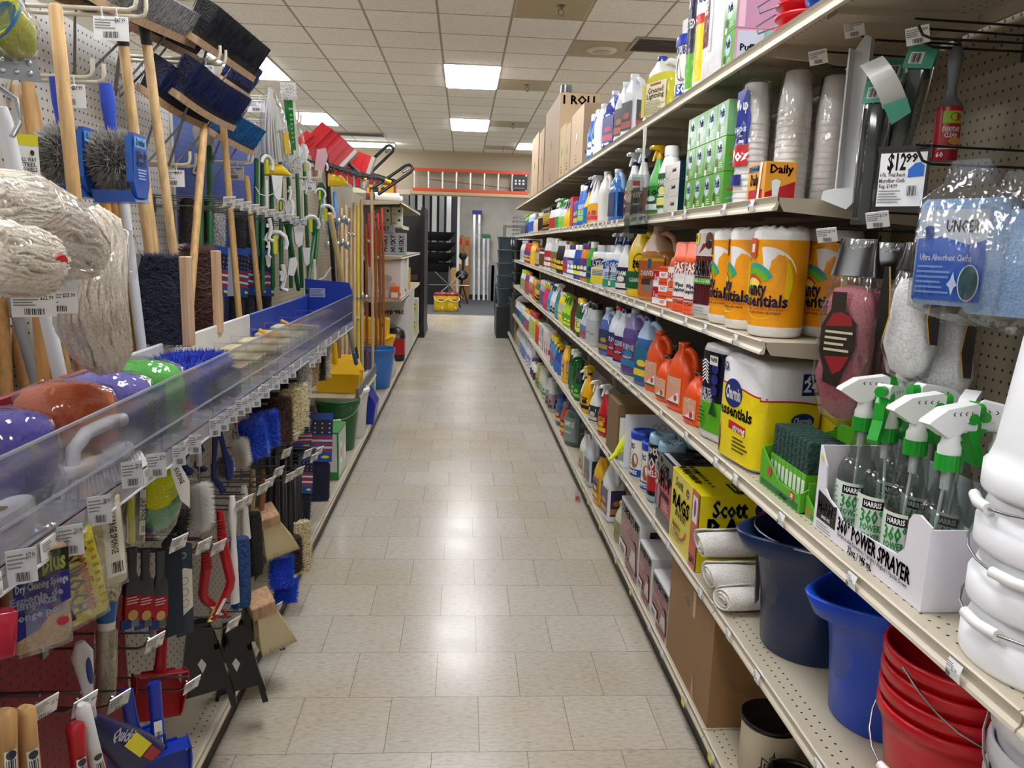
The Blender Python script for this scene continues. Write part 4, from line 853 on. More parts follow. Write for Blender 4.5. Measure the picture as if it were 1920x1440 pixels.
def harris(lab, loc, rz, ang):
 o = thing('clear_spray_bottle', lab, 'spray bottle', loc, rz, 'clear spray bottles with green collars')
 b = MB(); b.m('#e6ecea', 'clear'); pr = [(.001, .002), (.036, .002), (.04, .01), (.04, .125), (.038, .15), (.03, .17)]
 for i in range(8): pr += [(.0275-.0014*i, .173+.006*i), (.0245-.0014*i, .176+.006*i)]
 pr += [(.0148, .222), (.0148, .24)]; b.lathe(pr, 24, cap=(0, 0))
 b.build('bottle_body', o)
 b = MB(); I = Ink(b, round_(.0405, .0, ang), True); I.rect(-.05, .03, .01, .125, '#dfe8e0'); I.rect(-.012, .03, .1, .118, '#141416'); I.text(.009, .109, 'HARRIS', .011, '#ffffff', w=.034); I.text(.009, .082, '360°', .028, '#2f9a4a', w=.044); I.text(.009, .06, 'POWER', .014, '#2f9a4a', w=.04); I.text(.009, .042, 'SPRAYER', .011, '#2f9a4a', w=.04)
 I.lines(-.047, -.018, .02, .115, 9, '#7aa884'); I.lines(-.01, .028, .015, .032, 3, '#8ab894'); b.build('label', o)
 b = MB(); b.m('#d8dede', 'p'); b.tube([(0, 0, .24), (.006, 0, .15), (.014, .0, .03)], .003, 6); b.lathe([(.008, .2), (.008, .235)], 10); b.build('dip_tube', o)
 b = MB(); b.m('#1fa02f'); R = []
 for z in (.236, .24, .262, .265):
  R.append([((.0215 if i % 2 else .0208)*math.cos(2*PI*i/36), (.0215 if i % 2 else .0208)*math.sin(2*PI*i/36), z) for i in range(36)])
 b.loft(R, smooth=False); b.build('collar', o)
 T = Matrix.Translation((0, 0, .262)) @ Matrix.Scale(1.15, 4)
 b = MB(T); b.m('#eceeec'); b.lathe([(.0165, 0), (.0165, .014), (.0135, .02), (.0125, .034)], 16)
 b.prism([(.016, .03), (.052, .052), (.05, .056), (.022, .074), (-.03, .082), (-.036, .078), (-.036, .058), (-.012, .052), (-.008, .036)], .024, (-.012, 0, 0), 'x'); b.cyl((0, -.004, .045), (0, -.036, .045), .011, 12)
 I = Ink(b, side_r(.0122));
 for q in range(4): I.poly([(-.024+q*.011, .07), (-.021+q*.011, .067), (-.024+q*.011, .064), (-.022+q*.011, .064), (-.019+q*.011, .067), (-.022+q*.011, .07)], '#333333')
 I = Ink(b, side_l(-.0122));
 for q in range(4): I.poly([(.024-q*.011, .07), (.021-q*.011, .067), (.024-q*.011, .064), (.022-q*.011, .064), (.019-q*.011, .067), (.022-q*.011, .07)], '#333333')
 b.build('spray_head', o)
 b = MB(T); b.m('#1fa02f'); b.cyl((0, -.034, .07), (0, -.05, .07), .0095, 12)
 b.prism([(-.02, .062), (-.03, .066), (-.044, .05), (-.046, .02), (-.06, -.012), (-.054, -.02), (-.044, -.016), (-.032, .018), (-.02, .04)], .018, (-.009, 0, 0), 'x'); b.cyl((.0135, -.026, .058), (-.0135, -.026, .058), .009, 12); b.build('trigger', o)
 return o
hb = [(.862, 1.265, 'at the box corner beside the white pails', 1.75, -.9), (.862, 1.365, 'second along the printed carton front', 1.6, -.2), (.862, 1.465, 'third along the printed carton front, trigger towards the aisle', -.9, .2), (.862, 1.56, 'at the carton corner by the green scrub pads', 1.5, .5),
  (.96, 1.27, 'in the inner row behind the corner one', -2.2, 0), (.96, 1.37, 'in the inner row, second one in', 2.4, 0), (.955, 1.465, 'in the inner row, third one in', -1.5, 0), (.955, 1.56, 'in the inner row by the scrub pads', 3.0, 0)]
for x, y, l, rz, an in hb: harris('clear spray bottle with green collar, ' + l, (x, y, zC+.004), rz, -rz-R90+an*.5+.45)
# ---- green scrub pads
o = thing('scrub_pad_display', 'green cut-front carton full of dark green scrub pads on the third shelf', 'box', (.805, 1.82, zC), RS)
b = MB(); b.m('#57a81c', 'c'); hw = .125; b.prism([(-hw, 0), (hw, 0), (hw, .05), (hw-.02, .04), (-.01, .04), (-hw, .1)], .004, (0, 0, 0), 'y')
for x in (-hw, hw-.004): b.prism([(0.004, 0), (.2, 0), (.2, .15), (.13, .13), (.004, .05 if x > 0 else .1)], .004, (x, 0, 0), 'x')
b.box(-hw, hw, .2, .204, 0, .17); b.box(-hw, hw, .004, .2, 0, .003); b.m('#1f6a38', 'c'); b.box(-hw+.01, hw-.01, -.0006, 0, .004, .02)
I = Ink(b, front(-.0006)); I.text(.02, .012, 'Scrubbing', .011, '#ffffff'); I.ell(.08, .03, .012, .012, '#c8323a', 14); I.text(.08, .03, 'SB', .01, '#ffffff'); I.ell(-.06, .05, .012, .012, '#c8323a', 14)
I = Ink(b, side_r(hw)); I.rect(.02, .07, .02, .07, '#f0f0e8'); I.bars(.024, .066, .024, .066, n=8)
b.build('carton', o)
for i in range(9):
 b = MB(); x = -.105+.0235*i; b.m('#123f36', 'fuzz'); b.box(x, x+.02, .02, .11, .02, .165, .003); b.m('#63b427', 'c'); b.box(x-.0005, x+.0205, .018, .112, .012, .085)
 I = Ink(b, front(.018)); I.rect(x+.002, x+.018, .03, .07, '#e4efdc')
 b.build('scrub_pad', None, (.805, 1.82, zC+.0035), RS); p = bpy.context.scene.objects[-1] if False else None
pads = [q for q in C.objects if q.name.startswith('scrub_pad') and q.type == 'MESH' and not q.parent]
for i, q in enumerate(pads): tag(q, ['dark green scrub pad in a lime sleeve, end of the row by the toilet rolls', 'dark green scrub pad second from the toilet roll end', 'dark green scrub pad third from the toilet roll end', 'dark green scrub pad just before the row middle', 'dark green scrub pad in the middle of the carton row', 'dark green scrub pad just after the row middle', 'dark green scrub pad third from the spray bottle end', 'dark green scrub pad second from the spray bottle end', 'dark green scrub pad, end of the row by the spray bottles'][i], 'scrub pad', 'dark green scrub pads in the lime carton')
o = thing('scrub_pad_carton', 'empty low green tray carton tucked beside the white spray bottle box', 'box', (.815, 1.655, zC), RS)
b = MB(); b.m('#57a81c', 'c'); b.prism([(-.03, 0), (.03, 0), (.03, .02), (-.03, .05)], .003, (0, 0, 0), 'y'); b.box(.027, .03, .003, .14, 0, .06); b.box(-.03, -.027, .003, .14, 0, .08); b.box(-.03, .03, .14, .143, 0, .09)
I = Ink(b, front(0)); I.ell(-.012, .016, .009, .009, '#c8323a', 12); I.rect(.0, .028, .004, .014, '#1f6a38'); b.build('carton', o)
# ---- toilet rolls
def pack(name, lab, cat, w, d, h, c, loc, rz, fa=None, sa=None, group=None, e=6):
 o = thing(name, lab, cat, loc, rz, group); b = MB(); b.m(c, 'wrap')
 b.sq([(0, w*.4, d*.4), (.004, w*.47, d*.46), (.02, w*.5, d*.5), (h*.5, w*.5, d*.5), (h-.02, w*.5, d*.5), (h-.004, w*.47, d*.46), (h, w*.38, d*.36)], 48, e)
 k = lambda q, s_: (1-min(.999, abs(q/s_))**e)**(1/e)
 if fa: fa(Ink(b, lambda u, v, q: (u, -d*.5*k(u, w*.5)-q-.0012, v), True, 'wrap'))
 if sa: sa(Ink(b, lambda u, v, q: (w*.5*k(u, d*.5)+q+.0012, u, v), True, 'wrap'))
 b.build('wrapped_pack', o); return o
def charmin_band(I, w, y1, y2):
 n = 16; top = [(-w+2*w*i/n, y1+(y2-y1)*i/n+.01*math.sin(i/n*2.5)) for i in range(n+1)]
 I.mb.m('#f0d81e', 'wrap'); P = [I.fn(u, .012, I.h) for u, v in top]+[I.fn(u, v, I.h) for u, v in top]; I.mb.add(P, [(i, i+1, n+2+i, n+1+i) for i in range(n)], True)
 I.mb.m('#c8242c', 'wrap'); P = [I.fn(u, v, I.h+.0002) for u, v in top]+[I.fn(u, v+.005, I.h+.0002) for u, v in top]; I.mb.add(P, [(i, i+1, n+2+i, n+1+i) for i in range(n)], True); I.lift()
def ch_front(I):
 charmin_band(I, .122, .225, .205); I.text(-.085, .275, 'MEGA', .026, '#1c2a6c', w=.055)
 I.ell(-.02, .205, .055, .042, '#1c2f74', 26); I.text(-.02, .203, 'Charmin', .038, '#ffffff', w=.09); I.text(.0, .152, 'essentials', .034, '#171717', w=.19)
 I.poly([(-.11, .12), (-.02, .125), (.07, .12), (.07, .095), (-.02, .1), (-.11, .1)], '#c8242c'); I.text(.03, .108, 'strong', .02, '#ffffff'); I.lines(-.0, .09, .04, .085, 4, '#4a4410'); I.poly([(-.115, .02), (-.085, .02), (-.08, .08), (-.1, .11), (-.115, .09)], '#8a5a4a')
def ch_side(I):
 charmin_band(I, .1, .205, .185); I.rect(.02, .075, .225, .285, '#1c2f74'); I.text(.047, .273, '6 =', .015, '#ffffff'); I.text(.047, .25, '24', .034, '#ffffff', w=.045)
 I.ell(.03, .155, .035, .02, '#1c2f74', 20); I.text(.03, .153, 'Charmin', .018, '#ffffff', w=.055); I.text(.02, .125, 'essentials', .018, '#171717', w=.1); I.rect(-.03, .065, .106, .116, '#c8242c'); I.text(.045, .111, 'strong', .008, '#ffffff')
 I.lines(-.07, -.02, .03, .09, 5, '#6a6218'); I.ell(.005, .04, .012, .012, '#ffffff', 14); I.text(.0, .07, 'FSC', .01, '#2a3a10')
pack('toilet_roll_pack', 'yellow and white pack of toilet rolls marked 6 = 24 beside the scrub pads', 'toilet paper', .25, .21, .315, '#e6e6e8', (.79+.105, 2.135, zC), RS+.12, ch_front, ch_side, 'toilet roll packs')
pack('toilet_roll_pack', 'yellow and white toilet roll pack standing behind the one marked 6 = 24', 'toilet paper', .25, .2, .25, '#ecd41e', (.79+.34-.025, 2.11, zC), RS, None, lambda I: (I.text(0, .14, 'essentials', .035, '#171717', w=.17), I.rect(-.08, .08, .09, .115, '#c8242c'), I.text(.03, .102, 'strong', .02, '#ffffff')), 'toilet roll packs')
def qn(I):
 I.rect(-.072, .072, .03, .29, '#14152e'); I.rect(-.072, .072, .03, .13, '#5cae22'); I.text(-.028, .155, 'QUILTED', .026, '#ffffff', w=.085); I.text(-.025, .132, 'NORTHERN', .018, '#ffffff', w=.08)
 for i in range(7):
  for s in (-1, 1): I.poly([(-.035, .2+.01*i), (-.035+s*.02, .185+.011*i), (-.035+s*.021, .189+.011*i), (-.035, .205+.01*i)], '#ffffff')
 for q in range(3): I.ell(.03, .17+.035*q, .02, .017, '#2a2f78', 12)
 I.rect(-.005, .045, .25, .28, '#eeeeea'); I.text(.02, .266, 'PAPER', .012, '#222222', w=.04); I.poly([(.01, .09), (.055, .09), (.04, .125), (.032, .15), (.022, .125)], '#1c4a24'); I.lines(-.065, -.01, .05, .11, 5, '#2a6a1a')
def qn2(I): I.rect(-.055, .055, .03, .29, '#14152e'); I.rect(-.055, .055, .03, .11, '#5cae22'); I.ell(0, .2, .04, .03, '#2a2f78', 14)
pack('toilet_roll_pack', 'navy and lime green pack of toilet rolls beside the orange cleaner jugs', 'toilet paper', .155, .125, .315, '#e2e2e4', (.865, 2.405, zC), RS+.2, qn, qn2, 'toilet roll packs')
# ---- orange cleaner jugs
OR = '#e8531c'
def orange_art(g='#3a8a3a'):
 return lambda I: None
def orange_jug(lab, x, y, s, big):
 o = P_jug('orange_cleaner_jug', lab, 'jug', .255*s if big else .185, .15 if big else .12, .1, OR, '#16161a' if not big else OR, None, loc=(x, y, zC), rz=RS+.25, group='orange hand cleaner jugs')
 d = .1; b = MB(); I = Ink(b, front(-d*.5)); h = .255*s if big else .185; w = .15 if big else .12
 I.rect(-w*.4, w*.3, h*.1, h*.5, '#e9a07a'); I.text(-.02, h*.44, 'FAST', .022, '#f4f0e8', w=w*.45); I.text(-.01, h*.33, 'ORANGE', .016, '#f4f0e8', w=w*.55); I.poly([(-w*.35, h*.12), (w*.25, h*.12), (w*.2, h*.3)], '#eef0ea'); I.rect(-w*.35, w*.25, h*.1, h*.13, '#3a6a3a' if lab.count('far') else '#a8243a')
 I.ell(w*.08, h*.2, .012, .012, '#b84a5a', 12); b.build('label', o)
 if not big:
  b = MB(); b.m('#16161a'); b.cyl((w*.22, 0, h), (w*.22, 0, h+.03), .006, 8); b.box(w*.22-.03, w*.22+.012, -.012, .012, h+.026, h+.045, .004); b.build('pump', o)
 return o
orange_jug('tall orange hand cleaner jug beside the blue clear jug, far end', .865, 3.24, 1.02, True)
orange_jug('short orange cleaner jug with pump in front of the farther tall one', .855, 3.03, 1, False)
orange_jug('tall orange hand cleaner jug in the middle of the orange group', .86, 2.85, 1.02, True)
orange_jug('short orange cleaner jug with pump next to the navy and lime pack', .855, 2.62, 1, False)
orange_jug('orange hand cleaner jug standing in the second row, dark pump behind', 1.0, 2.75, .95, True)
for u, x, kw, l in ((1197, .855, dict(h=.31, w=.17, d=.11, body='#a9c4e4', liquid='#2c5f9e', fill=.68, cap='#20306a', art=('#1f6a8c', '#e8d23a', None, None)), 'deep blue clear jug with yellow-edged label beside the orange jugs'),
     (1173, .855, dict(h=.32, w=.18, d=.11, body='#8d80b8', liquid='#5a4a90', fill=.7, cap='#cfd0e0', art=('#55417e', '#2a7aa8', 'PURPOSE', '#f4f4f4')), 'purple all-purpose cleaner jug between blue jug and white jugs'),
     (1157, .85, dict(h=.3, w=.15, d=.11, body='#d9e0ec', cap='#181a3a', art=('#241f6e', '#b01f2c', 'CLEANER', '#ffffff')), 'milky jug with a navy and red label and black cap, next to purple one'),
     (1146, .85, dict(h=.3, w=.15, d=.11, body='#d9e0ec', cap='#b01f2c', art=('#241f6e', '#b01f2c', 'FLOOR', '#ffffff')), 'milky jug with a navy and red label and red cap'),
     (1128, .85, dict(h=.27, w=.16, d=.1, body='#9fb2d8', liquid='#4a64a8', fill=.75, cap='#c8cede', art=('#2c3a58', '#b08a5a', None)), 'blue-violet jug with dark label beside the milky floor cleaner jugs')):
 P_jug('cleaner_jug', l, 'jug', loc=(x, ypx(u, .8, zC), zC), rz=RS+.3, group='clear cleaner jugs on the third shelf', **kw)
# ---- paper towels on the fourth shelf
def bounty(I):
 n = 14; r = .0725
 I.ell(-.0, .15, .085, .1, '#f4d41a', 30); I.arc(.01, .155, .0, .088, .25, 1.75, '#ecebea', 12)
 I.arc(-.028, .13, .056, .07, .5, 3.0, '#3a9a8a'); I.arc(-.028, .13, .04, .057, .5, 3.0, '#6ab42c'); I.arc(-.028, .13, .03, .036, .5, 3.0, '#d8402c'); I.arc(-.028, .13, .0, .03, 0, PI, '#f4e46a')
 I.text(-.028, .13, 'Bounty', .04, '#16163a', w=.088); I.text(-.0, .098, 'essentials', .034, '#16163a', w=.15); I.text(.01, .078, 'strong, absorbent, affordable', .009, '#c8502a', w=.11); I.text(.01, .068, 'fort, absorbant, abordable', .008, '#4a3a10', w=.1)
 I.rect(-.06, -.022, .215, .265, '#d0502a'); I.rect(-.046, -.03, .228, .25, '#eceae4')
bn = 'Plump paper towel roll'
for x, y, l, t in ((.865, 2.085, 'big orange and yellow paper towel roll standing at the fourth shelf end', .55), (.862, 2.265, 'orange and yellow paper towel roll, middle one along the shelf lip', .1), (.862, 2.42, 'orange and yellow paper towel roll against the plaid-shirt pack', .1),
     (1.025, 2.105, 'orange and yellow paper towel roll behind the end one, above the pink pads', .55), (1.02, 2.27, 'orange and yellow paper towel roll in the second row', .5)):
 P_roll('paper_towel_roll', l, 'paper towel', .292, .0735, '#f0a012', bounty, (x, y, zD), RS, 'orange and yellow paper towel rolls', turn=t)
def brawny(I):
 w = .062; I.rect(-w, w, .05, .285, '#5c1a20'); I.rect(-w, w, .21, .285, '#c9c2ba'); I.poly([(-w, .18), (w, .18), (w, .24), (.03, .255), (-.01, .25), (-.03, .22), (-w, .2)], '#8c2430'); I.ell(.028, .262, .022, .026, '#7a5440', 16); I.ell(.028, .247, .02, .014, '#3a241c', 14)
 I.text(0, .165, 'BRAWNY', .05, '#f0f0ee', w=.125); I.lift(); I.text(.001, .167, 'BRAWNY', .047, '#121214', w=.118); I.rect(-w, w, .118, .138, '#4f9a3c'); I.text(0, .128, 'TEAR-A-SQUARE', .012, '#d8f0c8', w=.11); I.rect(-w, -.03, .25, .283, '#ecd824'); I.text(-.045, .266, '4', .024, '#111111')
 for q in range(5): I.rect(-w+.02*q+.01, -w+.02*q+.013, .055, .115, '#2a0c10')
 I.lines(-w*.9, w*.9, .015, .045, 3, '#999999')
pack('paper_towel_pack', 'white paper towel pack with plaid-shirted figure and green band', 'paper towel', .135, .13, .3, '#e4e2e0', (.858, 2.555, zD), RS+.25, brawny, brawny)
def fo_wipes(I):
 I.rect(-.07, .07, .045, .14, '#eceae6'); I.text(-.0, .165, 'FAST', .034, '#f6f6f4', w=.09); I.text(0, .138, 'ORANGE', .028, '#f6f6f4', w=.12); I.text(0, .1, 'Wipes', .016, '#333333'); I.text(0, .082, 'Lingettes', .014, '#333333'); I.rect(-.07, .07, .05, .056, '#c8242c'); I.text(0, .036, '72 Towels', .012, '#6a1a10')
for y, l in ((2.715, 'orange wipes tub with squared lid against the plaid-shirt pack'), (2.865, 'orange wipes tub with squared lid beside the orange bottle')):
 o = thing('orange_wipes_tub', l, 'tub', (.856, y, zD), RS+.3, 'orange wipes tubs'); b = MB(); b.m(OR); b.sq([(0, .062, .052), (.004, .066, .056), (.03, .066, .056), (.034, .063, .053), (.18, .063, .053), (.185, .066, .056)], 28, 4)
 fo_wipes(Ink(b, lambda u, v, q: (u, -.0535*(1-min(.99, abs(u/.063))**4)**.25-q-.001, v), True)); b.build('tub', o)
 b = MB(); b.m('#ee5a22'); b.sq([(.185, .067, .057), (.205, .067, .057), (.209, .064, .054), (.25, .062, .052), (.257, .056, .046)], 28, 4); b.build('lid', o)
P_bottle('orange_cleaner_bottle', 'plain orange bottle with black cap beside the orange wipes tubs', 'bottle', .225, .09, .07, OR, '#17171a', ('#eceae6', '#e8531c', 'FAST', '#c8242c'), .2, (.85, 3.01, zD), RS+.3, sh=.85)
def lava(I): I.rect(-.035, .035, .004, .03, '#eeeeee'); I.text(0, .038, 'Lava', .03, '#ffffff', w=.05)
for i, (y, z, l) in enumerate(((3.17, 0, 'red and white soap box, lower one under its twin'), (3.165, .071, 'red and white soap box stacked on its twin'))):
 P_box('soap_box', l, 'box', .08, .06, .07, '#b3182a', (.83, y, zD+z), RS+.3, 'red and white soap boxes', lava, lambda I: I.text(0, .035, 'Lava', .03, '#ffffff', rot=R90), k='g')
for i, (y, z, l) in enumerate(((3.09, 0, 'orange and white soap box, bottom one of three'), (3.09, .054, 'orange and white soap box, middle one of three'), (3.09, .108, 'orange and white soap box, top one of three'))):
 P_box('hand_soap_box', l, 'box', .07, .05, .053, '#e65a28', (.825, y-.015, zD+z), RS+.3, 'orange and white soap boxes', lambda I: (I.rect(-.033, .033, .006, .03, '#f0eee8'), I.text(0, .018, 'FAST', .012, '#c8242c'), I.rect(-.033, .033, .04, .044, '#c8242c')), k='g')
o = P_jug('driveway_cleaner_jug', 'big clear jug of amber driveway cleaner with sloping neck', 'jug', .33, .2, .13, '#d8b08a', '#e8e0d8', None, '#c47f34', .66, (.885, 3.41, zD), RS+.45)
b = MB(); I = Ink(b, front(-.066)); I.rect(-.085, .085, .02, .185, '#c8682e'); I.rect(-.085, .085, .175, .188, '#e8b82a'); I.rect(-.025, .0, .14, .185, '#3a6a8c'); I.text(0, .12, 'DRIVEWAY', .022, '#ffffff', w=.14); I.text(.0, .1, 'CLEANER', .015, '#6a3a1a', w=.1); I.ell(.0, .06, .055, .026, '#8c7a70', 20); I.rect(-.06, .0, .07, .095, '#4a3a34'); b.build('label', o)
o = P_jug('degreaser_jug', 'yellow and green jug with blue cap behind the driveway cleaner', 'jug', .33, .17, .11, '#ecc81c', '#27307c', None, None, .7, (.86, 3.64, zD), RS+.45)
b = MB(); I = Ink(b, front(-.056)); I.rect(-.075, .075, .04, .12, '#1f5c34'); I.text(0, .08, 'CLEANER', .018, '#ffffff', w=.1); I.arc(.02, .16, .042, .046, 0, 2*PI, '#20201c', 24); I.text(.01, .16, 'zep', .05, '#151512', w=.07); b.build('label', o)
def trig(lab, u, c): pass
def wipe_pack(lab, u, c1, c2, c3, txt, g):
 y = ypx(u, .79, zD); o = thing('wipes_multipack', lab, 'multipack', (.845, y, zD), RS+.4, g); b = MB(); b.m('#e8e8ea', 'wrap'); b.sq([(0, .1, .055), (.01, .105, .06), (.19, .105, .06), (.2, .1, .055)], 30, 6)
 I = Ink(b, front(-.0605)); I.rect(-.095, .095, .02, .17, c1); I.rect(-.095, .095, .02, .06, c3); I.poly([(-.095, .11), (0, .13), (.095, .11), (.095, .15), (0, .165), (-.095, .15)], c2); I.text(0, .135, txt, .03, '#ffffff', w=.16); I.lines(-.08, .08, .065, .1, 4, '#4a5a7a')
 I = Ink(b, side_r(.1055)); I.rect(-.045, .045, .02, .17, c1); I.rect(-.045, .045, .02, .06, c3); I.rect(-.045, .045, .11, .15, c2); b.build('wrapped_pack', o)
 for q in (-.05, .05): b = MB(); b.m('#bfc1c4'); b.lathe([(.043, .2), (.043, .235), (.04, .24)], 18, (q, 0, 0)); b.build('lid', o)
wipe_pack('shrink-wrapped pair of wipes canisters, blue and green print', 1146, '#cfe0f0', '#2a5ab0', '#2f9a78', 'CLOROX', 'wrapped wipes multipacks')
wipe_pack('shrink-wrapped pair of wipes canisters, yellow and navy print', 1122, '#e8dcb0', '#24246a', '#e8d42a', 'LYSOL', 'wrapped wipes multipacks')
for i, (x, c) in enumerate(((.93, '#e8c82a'), (.93, '#3f9a3a'))):
 P_tub('canister', ['yellow canister in the second row of the fourth shelf', 'green canister in the second row of the fourth shelf'][i], 'tub', .27, .045, c, c, None, (x, ypx((1075, 1112)[i], .93, zD), zD), RS)
# ---- fifth shelf
def puff(I, c='#4c9a35'):
 I.ell(.0, .068, .026, .03, '#c6daf2', 16); I.text(0, .07, 'Puffs', .024, '#2f4a9c', w=.042); I.ell(-.025, .03, .011, .014, '#4a3426', 12); I.rect(-.035, -.015, .0, .018, '#e8e4dc'); I.lines(.005, .045, .01, .03, 3, '#cfe8c0')
def puff_s(I): I.ell(-.01, .08, .02, .02, '#6aa0c8', 14); I.text(-.01, .08, 'P', .02, '#ffffff'); I.poly([(-.04, .05), (.03, .06), (.03, .064), (-.04, .056)], '#e0504a'); I.poly([(-.04, .02), (.03, .04), (.03, .043), (-.04, .026)], '#7aa6d0'); I.ell(.03, .03, .004, .004, '#3a3a6a', 8)
k = 0
for r in range(3):
 for c in range(4):
  wd = ['bottom', 'middle', 'top'][r]; wc = ['next to the plastic cups', 'second from the cups', 'third from the cups', 'at the far end of its row'][c]
  P_box('tissue_box', 'green cube tissue box, %s layer, %s' % (wd, wc), 'tissue box', .104, .104, .105, '#5aa53c' if r < 2 else '#7db47c', (.79+.054, 2.45+.106*c, zE+.106*r), RS, 'green cube tissue boxes', puff, puff_s if not (r == 2 and c == 0) else None, k='g')
for i in range(3):
 P_box('facial_tissue_box', ['white and navy flat tissue box at the bottom of three', 'white and navy flat tissue box in the middle of three', 'white and navy flat tissue box on top of three'][i], 'tissue box', .22, .11, .062, '#e2ded6', (.85, 3.02, zE+.063*i), RS, 'flat white tissue boxes',
   lambda I: (I.text(.03, .036, 'Camelia', .016, '#8a8478', w=.06), I.arc(-.06, .05, .04, .043, 3.4, 5.9, '#9a948a')), lambda I: I.rect(-.055, .055, 0, .062, '#0f2740'), k='g')
def cups(lab, x, y, n=13, art=False, seed=1):
 o = thing('cup_stack', lab, 'cups', (x, y, zE), RS, 'bagged stacks of plastic cups')
 for i in range(n):
  if i == 0: b = MB(); b.m('#ffffff'); b.lathe([(.046, 0), (.047, .003), (.046, .008), (.034, .115), (.031, .118), (.001, .118)], 24, cap=(0, 0)); c0 = b.build('cup', o)
  else: c = c0.copy(); C.objects.link(c); c.parent = o; c.location = (0, 0, .0175*i)
 b = MB(); b.m('#f4f4f6', 'film'); random.seed(seed); h = .118+.0175*(n-1)
 R = [[((q+random.uniform(-.002, .003))*math.cos(2*PI*i/22), (q+random.uniform(-.002, .003))*math.sin(2*PI*i/22), z) for i in range(22)] for q, z in ((.049, .001), (.05, .1), (.05, h*.6), (.046, h-.06), (.038, h+.003), (.02, h+.012))]
 b.loft(R, (0, 1)); b.build('bag', o)
 if art:
  b = MB(); I = Ink(b, round_(.052, 0, .35), True); I.poly([(-.03, .02+.13), (.03, .15), (.035, .24), (.02, .33), (-.03, .32), (-.02, .25)], '#1f2d8c'); I.rect(-.035, .035, .11, .17, '#c02a30'); I.text(.0, .14, '9oz', .036, '#ffffff'); I.text(.0, .28, 'Wo up', .03, '#ffffff', w=.05); I.text(0, .215, 'cups', .02, '#c8d0f0'); I.rect(-.02, .02, .055, .085, '#2a2f7a'); b.build('bag_print', o)
cups('bagged white cup stack with blue and red print beside the tissue boxes', .845, 2.315, 14, True, 1)
cups('bagged plain white cup stack right behind the orange straw box', .925, 2.22, 15, False, 2)
cups('bagged white cup stack second from the shelf end', 1.02, 2.18, 14, False, 3)
cups('bagged white cup stack closest to the back of the fifth shelf', 1.12, 2.12, 14, True, 4)
def straw_f(I): I.rect(-.05, .05, .0, .03, '#b5202c'); I.text(-.02, .085, 'Diamond', .014, '#e8f0ff'); I.rect(-.045, .01, .078, .094, '#2a7ab0'); I.text(-.016, .086, 'Diamond', .011, '#ffffff'); I.text(-.01, .055, 'Daily', .03, '#b5202c', w=.055); I.poly([(.015, .0), (.03, .0), (.045, .1), (.03, .1)], '#f6f0e4')
def straw_s(I): I.poly([(-.04, 0), (.04, 0), (.04, .05), (-.04, .02)], '#b5202c'); I.text(.0, .08, 'Daily', .022, '#b5202c'); I.poly([(-.02, .01), (-.005, .01), (.0, .05), (-.012, .055), (-.024, .05)], '#e6f0f4')
P_box('straw_box', 'orange and red straw box in front of the white cup stacks', 'box', .125, .085, .1, '#e8a43c', (.833, 2.115, zE), RS, None, straw_f, straw_s, k='g')
# ---- top shelf
def tis_s(I):
 for i, c in enumerate(('#d6a8c0', '#b8c4e0', '#7ac4c0', '#5a9aa8', '#d88a8a', '#9ad0c8')): I.rect(-.11+.037*i, -.11+.037*(i+1), .004, .098, c)
 I.rect(-.11, -.03, .004, .098, '#c4cfe4'); I.text(-.075, .05, 'Puffs', .02, '#3a5aa8'); I.lines(-.09, -.06, .01, .035, 3, '#6a7aa0')
for i in range(3):
 P_box('tissue_box', ['pastel striped tissue box lying on the top shelf', 'pink-topped tissue box in the middle of the top shelf stack', 'uppermost tissue box of the top shelf stack'][i], 'tissue box', .11, .235, .104, ('#dba8be', '#c895b8', '#c89ab4')[i], (.79+.1175, 2.44, zF+.105*i), RS, 'tissue boxes on the top shelf',
   lambda I: (I.rect(-.055, .055, 0, .104, '#62a848'), puff(I)), tis_s if i == 0 else (lambda I: I.rect(-.11, -.09, .004, .1, '#e8c8d8')), k='g')
pack('paper_towel_pack', 'tall white paper towel pack with dark red print on the top shelf', 'paper towel', .15, .15, .42, '#e8e6ea', (.87, 2.665, zF), RS+.1, lambda I: (I.rect(-.065, -.01, .12, .36, '#6e1c26'), I.text(-.035, .28, 'BRAWNY', .03, '#e8e8e8', rot=R90, w=.12), I.rect(.0, .02, .1, .3, '#d8d8dc')), None)
P_roll('paper_towel_roll', 'tall white and yellow patterned paper roll pack on the top shelf', 'paper towel', .42, .065, '#e8d01e', lambda I: (I.rect(-.07, .07, .25, .37, '#f0f0ee'), I.text(0, .3, 'Sparkle', .03, '#2a2a6a', w=.09), I.rect(-.07, .07, .22, .25, '#c8342c')), (.855, 2.8, zF), RS)
P_roll('paper_towel_roll', 'navy and lime paper roll pack beside the blue-lidded tub, top shelf', 'paper towel', .42, .055, '#1b1d3c', lambda I: (I.rect(-.09, .09, .03, .15, '#5cae22'), I.text(0, .25, 'QUILTED', .03, '#ffffff', w=.08)), (.85, 2.925, zF), RS)
P_tub('wipes_tub', 'white tub with blue lid and blue foot band on the top shelf', 'tub', .25, .066, '#efefee', '#2338a8', lambda I: (I.ell(.0, .13, .035, .05, '#8a6248'), I.text(-.02, .19, 'SCRUBS', .028, '#27306e', w=.09), I.rect(-.13, .13, .03, .07, '#1f4a9c'), I.text(0, .05, '50', .03, '#ffffff')), (.862, 3.06, zF), RS+.3, None, .3)
pack('paper_towel_pack', 'tall orange paper towel pack behind the top shelf tub', 'paper towel', .15, .13, .35, '#eaa01e', (.93, 3.19, zF), RS+.2, lambda I: (I.rect(-.07, .07, .29, .35, '#eceaea'), I.arc(-.02, .15, .03, .05, .3, 2.8, '#5aa02c'), I.text(.02, .12, 'plastic', .04, '#16163a', w=.12)), lambda I: I.rect(-.06, .06, .29, .35, '#eceaea'))
